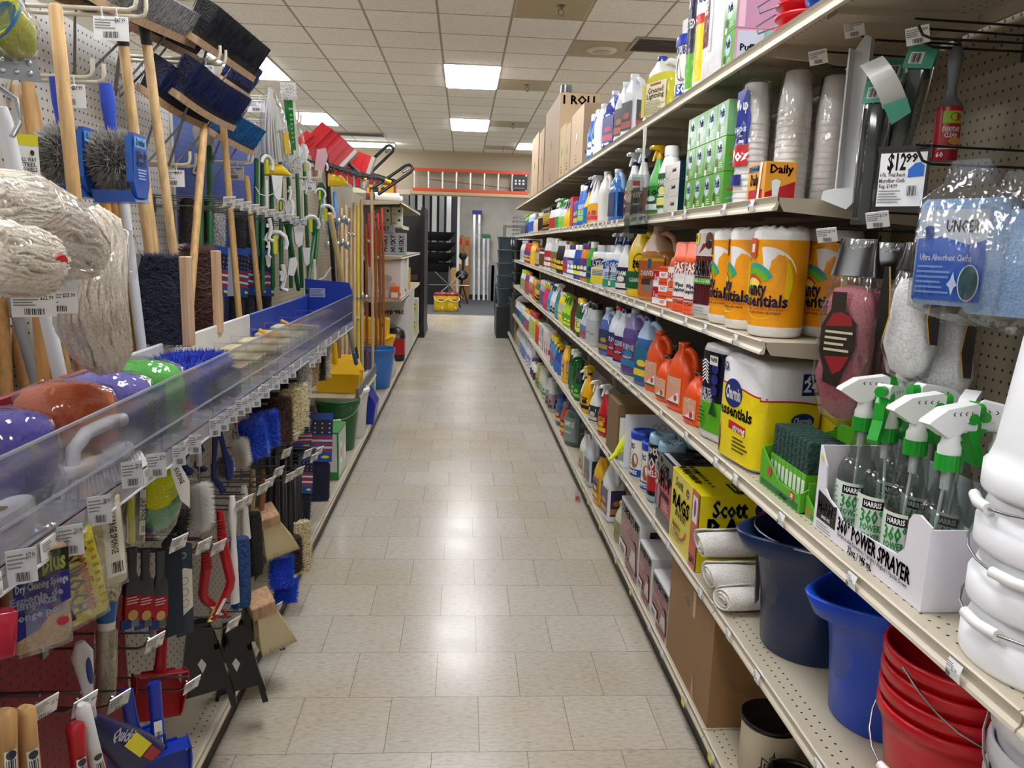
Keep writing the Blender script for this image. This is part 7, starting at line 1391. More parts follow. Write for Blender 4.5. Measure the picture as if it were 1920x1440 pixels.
# red wire brushes
for i, (a, c, x, l) in enumerate((((412, 958), (420, 1158), -.66, 'red-handled wire brush with ribbed grip and brass bristles'), ((384, 1015), (402, 1160), -.69, 'red-handled wire brush crossing the ribbed grip one'))):
 o, L = hung('wire_brush', l, 'wire brush', a, c, x, 'red wire brushes', (.4, -.9)); b = MB(); b.m('#ae1420'); sg = 1 if i else -1; b.tube([(sg*-.0, 0, L), (sg*-.004, 0, L*.7), (sg*-.022, 0, L*.35), (sg*-.018, 0, L*.28), (sg*.03, 0, .0)], .009, 10, rr=[.009, .0145, .013, .013, .009], flat=.8)
 for q in range(9): b.box(-.012, .012, -.0125, -.009, L*(.68+.03*q), L*(.68+.03*q)+.002)
 I = Ink(b, lambda u, v, h: (u+sg*(.03-.048*v/(L*.28)), -.012-h, v)); I.rect(-.005, .005, L*.06, L*.2, '#e4e2de'); b.build('grip', o)
 b = MB(); b.m('#9a8a3a', 'm'); random.seed(5)
 for q in range(120): z_ = random.uniform(.0, L*.25); p_ = V((sg*(.03-.048*z_/(L*.28)), random.uniform(-.006, .006), z_)); b.hair(p_, p_+V((-.016, 0, -.004)), .001)
 b.build('bristles', o)
# bottle and dish brushes
def bottle_brush(lab, a, c, x, w, hl, stem, group, bc='#eceae6', rows=26):
 o, L = hung('bottle_brush', lab, 'bottle brush', a, c, x, group); b = MB(); b.m('#9a9a9a', 'm'); b.tube([(0, 0, hl), (0, 0, L*.9)], .0022, 6); b.m(stem, 's'); b.tube([(0, 0, L*.8), (0, 0, L)], .008, 8); b.build('stem', o)
 b = MB(); b.m(bc, 's'); random.seed(int(a[0]))
 for i in range(rows):
  for j in range(46): t = 2*PI*j/46+i*.3; z_ = hl*(.08+.92*i/rows); b.hair((0, 0, z_), (w*math.cos(t), w*math.sin(t), z_-.004+random.uniform(-.003, .003)), .0018)
 for j in range(260): t = random.random()*2*PI; q = random.uniform(.2, 1.3); b.hair((0, 0, hl*.1), (w*.9*math.sin(q)*math.cos(t), w*.9*math.sin(q)*math.sin(t), hl*.1-w*.9*math.cos(q)), .0018)
 b.build('bristles', o)
bottle_brush('big white bottle brush with tufted end, hung in front', (372, 845), (378, 985), -.655, .036, .115, '#c8c8cc', 'white bottle brushes')
bottle_brush('white bottle brush half behind the front tufted one', (350, 845), (352, 975), -.69, .034, .11, '#c8c8cc', 'white bottle brushes')
bottle_brush('white round-headed brush past the steel scrubber', (440, 775), (455, 868), -.665, .032, .09, '#b02028', 'white bottle brushes', '#ded9cf', 18)
for i, (a, c, l) in enumerate((((352, 830), (346, 885), 'short navy dish brush grip with white hanger'), ((398, 795), (408, 925), 'long navy dish brush with curved neck and bristle tip'), ((375, 835), (372, 880), 'small navy brush grip under the ticket row'))):
 o, L = hung('dish_brush', l, 'dish brush', a, c, -.67, 'navy dish brushes'); b = MB(); b.m('#17266c', 's'); pts = [(0, 0, L), (.006, 0, L*.8), (-.004, 0, L*.45), (-.008, 0, L*.25), (.02, 0, 0)]; b.tube(pts, .006, 10, rr=[.008, .009, .006, .008, .009], flat=.7); b.build('grip', o); b = MB(); b.m('#1c2c7c', 's'); random.seed(4)
 for q in range(90): t = random.random(); p_ = V((-.008+.028*t, 0, L*.25*(1-t))); b.hair(p_, p_+V((-.012, random.uniform(-.004, .004), -.01)), .001)
 b.build('bristles', o)
o, L = hung('steel_scrubber', 'grey steel-wool scrubber with navy handle', 'scrubber', (410, 800), (428, 905), -.655, None); b = MB(); b.m('#15246a', 's'); b.tube([(-.004, -.02, L*.15), (-.002, -.024, L*.4), (0, -.008, L*.6), (.0, 0, L)], .008, 10, rr=[.012, .014, .008, .007], flat=.6); b.build('grip', o)
b = MB(); b.m('#50504e', 'fuzz'); b.ball((0, .004, L*.28), .026, 1, .8, 1.3, 16, 10); b.m('#a8a8a4', 'm'); random.seed(8)
for q in range(1500): d_ = V((random.gauss(0, 1), random.gauss(0, 1), random.gauss(0, 1))).normalized(); p_ = V((d_.x*.026, .004+d_.y*.021, L*.28+d_.z*.034)); b.hair(p_, p_+V((random.uniform(-.008, .008), random.uniform(-.008, .008), random.uniform(-.008, .008)))+d_*.003, .0006)
b.build('steel_wool', o)
# white grips and block brushes
for i, (a, c, x) in enumerate((((435, 930), (440, 1130), -.66), ((457, 910), (462, 1010), -.69))):
 o, L = hung('white_handled_brush', ['long white-handled brush hanging behind the blue bristled one', 'white-handled brush behind the first white handle'][i], 'brush', a, c, x, 'white handled brushes'); b = MB(); b.m('#e4e2de', 's'); b.tube([(0, 0, 0), (0, 0, L*.4), (.002, 0, L*.62), (0, 0, L*.8), (0, 0, L)], .01, 12, rr=[.016, .013, .008, .014, .009], flat=.7); b.build('grip', o)
def block_bristle(lab, a, c, x, w, d, col, tip, group=None, blk=None, n=700, hl=.03, xc=None, face=(.6, -.8), stick=False, side=PI):
 o, L = hung('hand_brush', lab, 'hand brush', a, c, x, group, face, xc); b = MB();
 if blk: b.m(blk, 'wood'); b.box(0, .016, -d/2, d/2, 0, L, .003); b.build('block', o); b = MB()
 soft(b, 0, L, w, d, col, n, hl, tipc=tip, side=side, seed=int(a[0])); b.build('bristles', o)
 return o
block_bristle('blue bristled hand brush with short spiky tufts, hung upright', (452, 1008), (455, 1135), -.655, .05, .045, '#1a4078', '#2f62a8', 'bristle hand brushes', n=1400, hl=.014)
block_bristle('black bristled hand brush with red end behind the blue one', (475, 962), (480, 1075), -.675, .05, .045, '#0d0d0e', '#1d1d1f', 'bristle hand brushes', n=1200, hl=.014)
o, L = hung('bench_brush', 'wooden block bench brush with long cream bristles low by the floor edge', 'bench brush', (490, 1112), (505, 1205), -.65, 'wooden block bench brushes', (.5, -.86))
def bench(o, L):
 b = MB(); b.m('#c79f78', 'wood'); b.box(-.05, .03, -.045, .04, L*.72, L*.95, .003); b.build('block', o); b = MB(); b.m('#cdb98a', 'fuzz'); b.loft([[(-.03, -.03, L*.72), (.028, -.03, L*.72), (.028, .03, L*.72), (-.03, .03, L*.72)], [(-.04, -.045, 0), (.085, -.045, .0), (.085, .045, 0), (-.04, .045, 0)]], smooth=False); b.m('#e4d6ae', 's'); random.seed(6)
 for q in range(2400): x_, y_ = random.uniform(-.03, .028), random.uniform(-.032, .032) if random.random() < .4 else -.031; t = random.random(); p0 = V((x_, y_, L*.72)); p1 = V((x_*2.2+.024, y_*1.5, -.004+random.uniform(-.006, .008))); b.hair(p0.lerp(p1, t*.5), p0.lerp(p1, .5+t*.55), .0018)
 b.build('bristles', o)
bench(o, L)
o, L = hung('bench_brush', 'wooden block bench brush with cream bristles, the smaller-looking rear one', 'bench brush', (500, 952), (512, 1030), -.68, 'wooden block bench brushes', (.5, -.86)); bench(o, L)
for i, (u, v0, v1, col) in enumerate(((474, 880, 960, '#a28a6a'), (492, 880, 960, '#9a643c'))):
 o, L = hung('brush_grip', ['grey-tan wooden brush grip behind the white handles', 'reddish wooden brush grip above the block brush'][i], 'brush', (u, v0), (u-2, v1), -.7, 'wooden brush grips'); b = MB(); b.m(col, 'wood'); b.tube([(0, 0, 0), (0, 0, L*.5), (0, 0, L)], .012, 12, rr=[.009, .013, .008]); b.build('grip', o)
GF = 'fibre heads on black poles'
for l, a, c, w, d, col, tip in (('royal blue fibre head, front one of two under the rail', (470, 790), (478, 855), .085, .05, '#0f3cb8', '#1d55d8'), ('royal blue fibre head, rear one of two under the rail', (497, 773), (502, 835), .08, .045, '#0f3cb8', '#1d55d8'), ('dark brown fibre head under the rail', (525, 745), (527, 832), .085, .05, '#3a2216', '#5c3c28'), ('cream fibre head, front one of two under the rail', (545, 730), (548, 815), .085, .05, '#cbbd92', '#e4d8b0'), ('cream fibre head, rear one of two under the rail', (560, 718), (562, 800), .075, .04, '#d8cfae', '#ece4c8'),
      ('royal blue fibre brush low by the floor edge, upper one', (528, 1045), (528, 1100), .085, .05, '#0d35c0', '#2358e0'), ('royal blue fibre brush low by the floor edge, lower one', (537, 1085), (535, 1130), .085, .05, '#0d35c0', '#2358e0'), ('dark brown fibre brush low beside the cream one', (543, 1010), (548, 1072), .09, .05, '#2c1a10', '#4a2e1e'), ('cream fibre brush closest to the floor edge', (563, 978), (565, 1072), .085, .05, '#cdbf96', '#e8dcb4'),
      ('white mop head hanging under the far tray rail', (570, 660), (572, 724), .05, .04, '#c9c6c0', '#e0ded8'), ('tan mop head hanging under the far tray rail', (586, 655), (584, 720), .05, .04, '#b79c74', '#d0b890'), ('black mop head hanging under the far tray rail', (598, 655), (600, 712), .045, .04, '#16150f', '#2a281f'), ('grey-white curly mop head at the tray end', (608, 645), (610, 705), .045, .04, '#b9b6ae', '#d8d6d0')):
 block_bristle(l, a, c, -.655, w, d, col, tip, GF, n=900, hl=.012, side=None)
for i, (u, v0, v1, x) in enumerate(((505, 850, 1000, -.74), (517, 840, 1010, -.72), (530, 860, 1020, -.71), (543, 830, 1010, -.7), (552, 870, 1010, -.7), (560, 855, 980, -.72))):
 pole('black square pole, %s of the row under the tray' % ['first', 'second', 'third', 'fourth', 'fifth', 'last'][i], (u, v0, x), (u+2, v1, x), .012, '#1b1c1f', 's', down=False, name='black_pole', cat='pole', group='black poles under the tray')
# ---- boxed brooms with flag sleeves
def flag_sleeve(b, w, z0, z1, y):
 I = Ink(b, front(y)); h = z1-z0; I.rect(-w/2, w/2, z0, z1, '#17489a'); I.rect(-w/2, w/2, z0+h*.55, z0+h*.86, '#14183c')
 for i in range(5): I.rect(-w/2, w/2, z0+h*(.2+.07*i), z0+h*(.235+.07*i)+.002, '#c8c4c0' if i % 2 else '#9c1c26')
 for i in range(3):
  for j in range(4): I.ell(-w*.4+w*.26*j, z0+h*(.6+.09*i), w*.03, w*.03, '#d8d8e0', 5)
 I.ell(w*.25, z0+h*.1, w*.15, h*.03, '#d8cc2a', 10)
def boxed_broom(lab, a, c, x, w, d, headc, up, group, tip=None, face=(.9, -.45)):
 o, L = hung('push_broom', lab, 'push broom', a, c, x, group, face); z0, z1 = (0, L*.38) if not up else (L*.62, L); b = MB(); soft(b, z0, z1, w, d, headc, 420, .008, tipc=tip or mul(headc, 1.3), seed=int(a[0])); b.build('bristles', o)
 b = MB(); b.m('#17489a', 'c'); s0, s1 = (L*.38, L*.85) if not up else (L*.2, L*.62); b.box(-w/2, w/2, -d*.52, d*.52, s0, s1); flag_sleeve(b, w, s0, s1, -d*.52)
 J = Ink(b, side_l(-w/2)); J.rect(-d*.5, d*.5, s0, s1, '#e0e0e4'); b.build('flag_sleeve', o)
 if up: b = MB(); b.m(mul(headc, .8), 'fuzz'); b.sq([(-L*.25, w*.46, d*.5), (L*.2, w*.46, d*.5)], 12, 3); b.build('lower_bristles', o)
GB = 'boxed brooms with flag sleeves'
for l, a, c, x, hc in (('boxed broom with dark brown upper bristles on the blue board', (356, 375), (352, 600), -1.01, '#160c08'), ('boxed broom with black upper bristles beside the brown one', (384, 375), (380, 600), -1.01, '#0c0d10'), ('boxed broom with grey speckled upper bristles', (407, 378), (404, 600), -1.01, '#a2a2a2'), ('boxed broom with black upper bristles past the grey one', (448, 385), (444, 600), -1.01, '#0b0c10'),
      ('boxed broom with black upper bristles, next in the row', (467, 388), (463, 595), -1.01, '#0b0c12'), ('boxed broom with navy upper bristles', (484, 392), (480, 595), -1.01, '#0d1638'), ('boxed broom with navy upper bristles at the end of the row', (499, 395), (496, 595), -1.01, '#0d1638')):
 boxed_broom(l, a, c, x, .075, .05, hc, True, GB)
boxed_broom('boxed broom with wide flag sleeve and navy bristles standing on the deck', (598, 745), (592, 940), -.73, .14, .06, '#0a1430', False, GB, '#16244e', (.3, -.95))
boxed_broom('boxed broom with narrow flag sleeve behind the wide one', (574, 830), (566, 985), -.72, .07, .05, '#0a0d1c', False, GB, '#161c3a', (.3, -.95))
boxed_broom('boxed broom with black bristles hidden between black poles', (556, 880), (553, 1015), -.76, .06, .05, '#08090c', False, GB, None, (.3, -.95))
boxed_broom('black bristled boxed broom directly behind the wide flag one', (563, 770), (563, 880), -.75, .1, .05, '#07080a', False, GB, None, (.3, -.95))
for i in range(6):
 p = at(565+6*i, 788-24*i, x=-.66); o_ = thing('shelf_bracket', 'grey metal bracket with white ticket tip, %s up the stepped row' % ['lowest', 'second', 'third', 'fourth', 'fifth', 'topmost'][i], 'bracket', (XQ, p.y, p.z), 0, 'stepped brackets beside the green bucket'); b = MB(); b.m('#2a2b2d', 's'); b.box(0, .2, -.04, .04, -.006, .0, .002); b.box(0, .2, -.042, -.038, -.03, 0); b.build('arm', o_); ticket(o_, (.205, -.04, .0), .6, .03, .045)
# ================= mop bags and the camera end =================
def mop(lab, path, rr, x, rest=None, tie=False, bag=None, seed=1):
 P = [at(u, v, x=x+dx) for u, v, dx in path]; C0 = P[-1]; Q = [p-C0 for p in P]; o = thing('bagged_mop', lab, 'mop', tuple(C0), 0, 'bagged string mop heads')
 b = MB(); b.m('#d9cdbd', 'cloth'); b.tube(Q, 0, 22, rr=rr); b.m('#e4dacb', 'cloth'); random.seed(seed); n = len(Q)
 for i in range(110):   # cords lying along the bundle
  a = random.random()*2*PI; tw = random.uniform(-.6, .6); pts = []
  s0 = random.uniform(0, .3); s1 = random.uniform(.75, 1)
  for k in range(9):
   t = (s0+(s1-s0)*k/8)*(n-1); q = int(min(t, n-2)); f = t-q; c = Q[q].lerp(Q[q+1], f); r = rr[q]*(1-f)+rr[q+1]*f; d = (Q[q+1]-Q[q]).normalized(); e1 = d.cross(V((.2, 1, .1))).normalized(); e2 = d.cross(e1)
   an = a+tw*k/8+.08*math.sin(k*2+i); pts.append(c+(e1*math.cos(an)+e2*math.sin(an))*r*(1.01+.015*math.sin(k*3+i)))
  b.tube(pts, .0055, 5)
 b.build('cotton_strands', o)
 b = MB(); b.m('#eef0f4', 'film'); R = [r*1.12 for r in rr]; b.tube(Q, 0, 20, cap=(0, 0), rr=R)
 if bag: K = [at(u, v, x=x+dx)-C0 for u, v, dx in bag]; b.tube(K, 0, 16, cap=(0, 0), rr=[rr[0]*1.0, .05, .045, .04, .02][:len(K)] if not tie else [.014, .022, .03, .034], flat=.35)
 b.build('bag', o)
 if tie: b = MB(); b.m('#d81c24', 's'); p = (at(tie[0], tie[1], x=x+.03)-C0); b.tube([p-V((.012, .004, -.004)), p, p+V((.014, 0, -.006))], .0, 12, rr=[.026, .018, .024]); b.build('red_tie', o)
 return o
mop('large bagged cotton mop head drooping from a hook, ends hanging low', [(150, 400, -.02), (178, 440, 0), (170, 520, 0), (172, 600, 0), (195, 660, 0), (205, 690, 0)], [.03, .05, .052, .055, .045, .02], -.66, bag=[(170, 420, 0), (205, 440, .01), (222, 480, .01), (215, 525, .01)], seed=2)
mop('bagged cotton mop head lying on top at the camera edge', [(-75, 395, 0), (-55, 395, 0), (40, 400, 0), (100, 430, 0), (150, 470, 0), (168, 500, 0)], [.012, .046, .052, .052, .042, .02], -.6, seed=3)
mop('small bagged cotton mop head with a red tie', [(-75, 465, 0), (-55, 468, 0), (20, 482, 0), (65, 492, 0), (92, 500, 0)], [.012, .043, .046, .042, .015], -.58, tie=(86, 500), bag=[(88, 500, 0), (105, 505, .0), (125, 512, 0), (140, 510, 0)], seed=4)
for u, v, pr, l in ((62, 550, '$22.99', 'large hanging ticket reading $22.99 under the mop bags'), (105, 546, '$25.99', 'large hanging ticket behind the $22.99 one')):
 p = at(u, v, x=-.62); o = thing('price_ticket', l, 'price tag', tuple(p), .45, 'large hanging tickets'); ticket(o, (0, 0, 0), 0, .056, .034, pr, 'ticket_card')
 b = MB(); b.m('#dcdce0', 's'); b.box(-.03, .03, -.0015, .0015, 0, .02); b.ball((-.012, -.003, .012), .005, n=8, rings=4); b.ball((.015, -.003, .012), .005, n=8, rings=4); b.build('clear_holder', o)
o, L = hung('chamois_bag', 'bagged yellow-green cloth with blue top at the upper corner', 'cloth', (2, 30), (62, 102), -.78, None); b = MB(); b.m('#b7bd3a', 'cloth'); b.sq([(.004, .01, .006), (L*.4, .035, .02), (L, .04, .02)], 16, 2.5); b.m('#2a6a9c', 's'); b.sq([(L*.93, .042, .022), (L, .03, .02)], 16, 2.5); b.build('cloth', o); b = MB(); b.m('#eef0e8', 'film'); b.sq([(-.012, .003, .002), (L*.4, .045, .028), (L, .048, .028)], 16, 2.5, cap=(1, 0)); b.build('bag', o)
o, L = hung('mop_clamp', 'grey metal mop clamp plate with two rows of rivets', 'mop hardware', (28, 100), (34, 150), -.8, None); b = MB(); b.m('#a9b0b8', 'm'); slab(b, [(-.06, 0), (.04, 0), (.034, L), (-.06, L*1.1)], .004); b.m('#d8dade', 'm')
for i in range(4):
 for j in range(2): b.ball((-.045+.022*i, -.002, L*(.3+.4*j)), .005, n=8, rings=4)
b.build('plate', o)
o, L = hung('sponge_mop_head', 'chrome and grey mop head bracket hanging at the frame edge', 'mop hardware', (14, 165), (18, 255), -.8, None); b = MB(); b.m('#aeb4ba', 'm'); b.tube([(-.015, 0, L), (.012, 0, L*.8), (.016, 0, L*.3), (.004, 0, 0)], .009, 8, flat=.5); b.build('bracket', o)
p = at(52, 290, x=-.9); o = thing('steel_wool_card', 'white and yellow printed card with a padlock mark hung by the handles', 'card', tuple(p), .6); b = MB(); b.m('#e6e6e2', 'c'); b.box(-.02, .02, 0, .002, -.05, .04); I = Ink(b, front(0)); I.rect(-.02, .02, .018, .04, '#d8cf2a'); I.text(0, -.01, 'ALL WAY', .008, '#222222', w=.03); I.text(0, -.02, 'STEEL', .008, '#222222'); I.text(0, -.03, 'TOWELS', .008, '#222222', w=.03); I.ell(.008, .004, .004, .006, '#333333', 10); b.build('card', o)
# ---- hook rail with ticket strips
for i in range(10):
 p = at(425+15.5*i, 372+4.6*i, x=-.84); wire_hook('wire hook over the boxed brooms, %s along the strip of tickets' % ['first', 'second', 'third', 'fourth', 'fifth', 'sixth', 'seventh', 'eighth', 'ninth', 'last'][i], p.y, p.z-.03, XP, -.84, 'hooks over the boxed brooms', c='#8a8c90', rz=.7)
# ================= green handled tools =================
GG = 'green handled tools'; GR = '#0f5a2c'
for i, (a, c, x, hw) in enumerate((((376, 270), (376, 540), -1.0, '#d6d8d4'), ((393, 270), (395, 555), -.98, '#d6d8d4'), ((481, 295), (480, 540), -.98, '#dcdedb'), ((492, 290), (492, 545), -.97, '#dcdedb'), ((508, 300), (512, 540), -.96, '#e2e3e0'), ((526, 300), (528, 545), -.95, '#dcdedb'), ((541, 330), (546, 540), -.94, '#dcdedb'), ((556, 300), (566, 540), -.94, '#e2e3e0'), ((570, 300), (580, 540), -.94, '#dcdedb'), ((541, 430), (560, 545), -.9, GR), ((590, 440), (575, 545), -.9, GR), ((602, 370), (590, 500), -.9, '#1f6a3a'))):
 l = 'green tool handle, ' + ['farther one on the blue board behind the leaning wooden pole', 'nearer one on the blue board', 'beside the end of the boxed brooms', 'second past the boxed brooms', 'third past the boxed brooms with pale head', 'fourth past the boxed brooms', 'in the middle of the green group', 'under the tall green carton', 'just past the tall green carton', 'low and leaning, in front of the white clips', 'low and leaning outwards', 'ribbed and short, by the yellow pole'][i]
 o, A, B = pole(l, (*a, x), (*c, x), .011, GR, 's', down=False, name='garden_tool', cat='garden tool', group=GG); T = A-B
 b = MB(T=Matrix.Translation(T)); b.m(hw, 's'); b.sq([(-.03, .011, .011), (.0, .016, .012), (.05, .03, .008), (.09, .012, .006)], 12, 3); b.build('tool_head', o)
for i, (u, v, s) in enumerate(((520, 350, 1), (546, 395, .9), (602, 300, 1.2), (518, 455, 1), (560, 440, 1.1), (530, 520, 1), (590, 520, 1.3), (612, 400, 1), (575, 480, .9), (505, 430, .8), (548, 500, .8), (584, 420, .9))):
 p = at(u, v, x=-.86); o = thing('garden_clip', 'white plastic tool head or clip among green handles, ' + ['high by the ticket rail', 'under the ticket rail', 'flowered pouch by the yellow scoop', 'next to the yellow sponge edge', 'with a round brown emblem', 'low with curved guard', 'with two upswept arms', 'under the green ribbed handle', 'with a slotted stem', 'slim, at the boxed brooms end', 'small and low', 'beside the white slotted stem'][i], 'garden tool', tuple(p), .5, 'white tool heads'); b = MB(); b.m('#e3e4e1', 's')
 k = i % 4; q = .05*s
 if i == 6: b.tube([(-q*1.4, 0, q*.7), (-q*.9, 0, -q*.2), (0, 0, -q*.4), (q*.9, 0, 0), (q*1.5, 0, q*.9)], .008, 8, flat=.5); b.box(-.008, .008, -.005, .005, -q*2, q*1.6)
 elif k == 0: b.prism([(-q*.5, q), (q*.5, q), (q*.35, -q*.9), (0, -q*1.2), (-q*.3, -q*.8)], .012)
 elif k == 1: b.tube([(0, 0, q*1.2), (q*.2, 0, .2*q), (-q*.1, 0, -q), (q*.4, 0, -q*1.3)], .011*s, 10); b.box(-q*.3, q*.3, 0, .01, q*.2, q*.6)
 elif k == 2: b.m('#d8a8b4' if i == 2 else '#e3e4e1', 'wrap'); b.prism([(-q*.6, -q), (q*.2, -q*1.2), (q*.7, q*.4), (q*.5, q*1.2), (-q*.3, q)], .015)
 else: b.tube([(q*math.cos(a_*.6), 0, q*math.sin(a_*.6)) for a_ in range(-1, 6)], .01*s, 8); b.m('#c8cc2a', 's'); b.box(-q*.3, q*.1, -.004, .004, -q, q*.6)
 b.build('plastic_head', o)
# string mops
o, L = hung('string_mop', 'white string mop in clear film beside the cream double hook', 'mop', (505, 165), (520, 300), -.88, None); b = MB(); b.m('#e6e6e4', 's'); random.seed(3)
for i in range(60): a = random.random()*2*PI; q = random.random(); b.tube([(0, 0, L), (.03*q*math.cos(a), .02*math.sin(a), L*.7), (.06*q*math.cos(a), .03*math.sin(a), L*.35), (.07*q*math.cos(a), .03*math.sin(a), 0)], .004, 5)
b.build('strands', o); b = MB(); b.m('#eef2f0', 'film'); b.sq([(0, .075, .04), (L*.6, .06, .035), (L*1.02, .02, .02)], 18, 3, cap=(0, 1)); b.build('bag', o); b = MB(); b.m('#cfd6c8', 'c'); b.prism([(-.02, L*.45), (.02, L*.45), (.0, L*.7)], .01, (0, -.04, 0)); b.m('#e0b83a', 'c'); b.box(.015, .045, -.045, -.04, L*.1, L*.4); b.build('card', o)
o, L = hung('boxed_mop', 'tall green and white carton mop with fluffy white ends', 'mop', (541, 165), (552, 312), -.86, None); b = MB(); b.m('#1f7a34', 'g'); b.box(-.022, .022, -.015, .015, L*.1, L*.88); I = Ink(b, front(-.015)); I.rect(.006, .022, L*.1, L*.88, '#e4e8d8'); I.text(-.008, L*.75, 'Libman', .012, '#ffffff', rot=R90*0, w=.026); I.rect(-.012, .004, L*.14, L*.22, '#e8e8e8'); I.lines(-.018, .0, L*.3, L*.7, 7, '#7ac06a'); b.build('carton', o)
b = MB(); soft(b, L*.86, L*1.06, .075, .06, '#e4e4e0', 300, .008, e=2.2); b.build('mop_end', o); b = MB(); soft(b, -.03, L*.16, .08, .06, '#e4e4e0', 300, .008, e=2.2); b.build('mop_end', o); b = MB(); b.m('#e8efe8', 'film'); b.sq([(-.02, .06, .04), (L*.4, .06, .035), (L*.55, .04, .03)], 18, 3, cap=(0, 0)); b.build('bag', o)
# yellow scoops, dustpans red
for l, u, v, x, r in (('yellow plastic scoop end poking out between green handles', 512, 318, -.9, .035), ('yellow plastic scoop end below the red dustpans', 628, 338, -.8, .045)):
 p = at(u, v, x=x); o = thing('yellow_scoop', l, 'scoop', tuple(p), .3); b = MB(); b.m('#ecc61c'); b.loft([[(-.04, r*math.cos(a)*.6, r*math.sin(a)*.9) for a in [i*PI/8 for i in range(16)]], [(.04, r*math.cos(a)*.5, r*math.sin(a)*.7) for a in [i*PI/8 for i in range(16)]], [(.08, r*math.cos(a)*.12, -.02+r*math.sin(a)*.15) for a in [i*PI/8 for i in range(16)]]]); b.build('scoop', o)
for l, a, c, w in (('deep red shovel blade pointing up, the highest one', (598, 252), (650, 302), .2), ('deep red shovel blade half hidden behind the highest one', (568, 262), (600, 300), .16), ('bright red shovel blade lying flatter below the other two', (625, 300), (690, 325), .26)):
 o, L = hung('red_shovel', l, 'shovel', a, c, -.78, 'red shovels above the green tools', (.2, -.98), yy=6.0 if 'highest' in l else 6.4); b = MB(); b.m('#a8101e' if 'deep' in l else '#d0141e'); R = []
 for t in (0, .15, .5, .85, 1): R.append([(-w/2*(1-.1*t), .0, L*t*1.1), (w/2*(1-.1*t), 0, L*t*1.1), (w*.44, -.03-.02*t, L*t*1.1), (w*.36, .012, L*t*1.1+.001), (-w*.36, .012, L*t*1.1+.001), (-w*.44, -.03, L*t*1.1)])
 b.m('#a8101e' if 'deep' in l else '#d0141e'); b.loft([[(-w*.5, -.05, L*.02), (w*.5, -.05, L*.02), (w*.5, .05, L*.02), (-w*.5, .05, L*.02)], [(-w*.48, -.06, L*.5), (w*.48, -.06, L*.5), (w*.48, .05, L*.5), (-w*.48, .05, L*.5)], [(-w*.4, -.03, L*1.15), (w*.4, -.03, L*1.15), (w*.4, .04, L*1.15), (-w*.4, .04, L*1.15)]], smooth=False)
 for k in range(4): b.box(-w*.46, w*.46, -.062, -.05, L*(.2+.2*k), L*(.23+.2*k))
 b.m('#b9b4ae', 's'); b.box(-w*.5, w*.5, -.055, .055, -.02, L*.03); b.build('blade', o)
 b = MB(); b.m('#161616', 's'); b.cyl((0, .02, -.02), (0, .03, -.14), .016, 10); b.m('#e8c020', 's'); b.cyl((0, .03, -.14), (0, .03, -.19), .016, 10); b.build('socket', o)
# black loop ended tools
for l, a, c in (('black loop-ended weed puller pointing up, the higher one', (735, 275), (690, 318)), ('black loop-ended weed puller pointing up, the lower one', (772, 312), (705, 358))):
 A, B = at(a[0], a[1], y=7.2), at(c[0], c[1], y=7.0); o = thing('loop_tool', l, 'garden tool', tuple(B), 0, 'black loop-ended tools'); T = A-B; s = T.normalized().cross(V((0, 1, 0))).normalized()*.035; b = MB(); b.m('#111214'); b.tube([V((0, 0, 0))-s, T*.9-s, T*.985-s*.6, T*1.0, T*.985+s*.6, T*.9+s, V((0, 0, 0))+s], .014, 8); b.build('loop_frame', o)
 b = MB(); b.m('#a8abb0', 'm'); b.tube([T*.75, T*.9], .012, 8); b.tube([T*.6-s, T*.88-V((0, 0, .03))], .004, 6); b.build('spring', o)
# rakes
for i in range(8):
 u = 622+13*i; A = at(u, 318+2*i, x=-.82); o = thing('bow_rake', 'black toothed rake head, %s in the row over the wooden poles' % ['first', 'second', 'third', 'fourth', 'fifth', 'sixth', 'seventh', 'last'][i], 'rake', tuple(A), 0, 'row of black rake heads'); b = MB(); b.m('#17191b', 's'); b.tube([(-.14, 0, .05), (.0, 0, .015), (.18, 0, -.035)], .012, 8, flat=.5)
 for k in range(9): b.box(-.13+.036*k-.006, -.13+.036*k+.006, -.06, 0, .03-.01*k, .052-.01*k)
 b.build('toothed_bar', o); b = MB(); b.m('#8f959b', 'm'); b.tube([(.0, 0, .015), (.01, 0, -.04), (.01, 0, -.1)], .008, 8, rr=[.006, .008, .014]); b.build('ferrule', o)
WP = 'garden tool poles'
for i, (u, v0, v1, x, c) in enumerate(((640, 390, 560, -.95, '#c8a87c'), (648, 385, 560, -.93, '#d2b48c'), (657, 390, 620, -.92, '#c9a97c'), (664, 380, 600, -.9, '#d8bc92'), (671, 385, 600, -.9, '#e0c83a'), (678, 375, 640, -.88, '#cfb28a'), (697, 355, 680, -.84, '#d8b58e'), (686, 420, 640, -.88, '#8e4a20'), (704, 430, 680, -.86, '#a3622c'), (712, 430, 680, -.84, '#9b5a28'), (718, 440, 680, -.83, '#a8662e'), (634, 420, 560, -.97, '#7d6a56'))):
 pole('%s pole in the garden tool group, %s' % ({'#e0c83a': 'yellow', '#8e4a20': 'red-brown', '#a3622c': 'orange-brown', '#9b5a28': 'orange-brown', '#a8662e': 'orange-brown', '#7d6a56': 'grey-brown'}.get(c, 'tan wooden'), ['behind the metal sprayers', 'under the first rake heads', 'long, under the middle rakes', 'beside the yellow one', 'thin and bright', 'long, behind the pink-tan one', 'in front, pinkish tan and longest', 'short, between tan poles', 'first of the three closest to the shelf', 'middle of the three closest to the shelf', 'nearest the boxed vacuums', 'by the blue-topped tools'][i]), (u, v0, x), (u+(2 if u > 680 else 1), v1, x), .0135, c, 'wood' if c != '#e0c83a' else 's', name='tool_pole', cat='tool pole', group=WP)
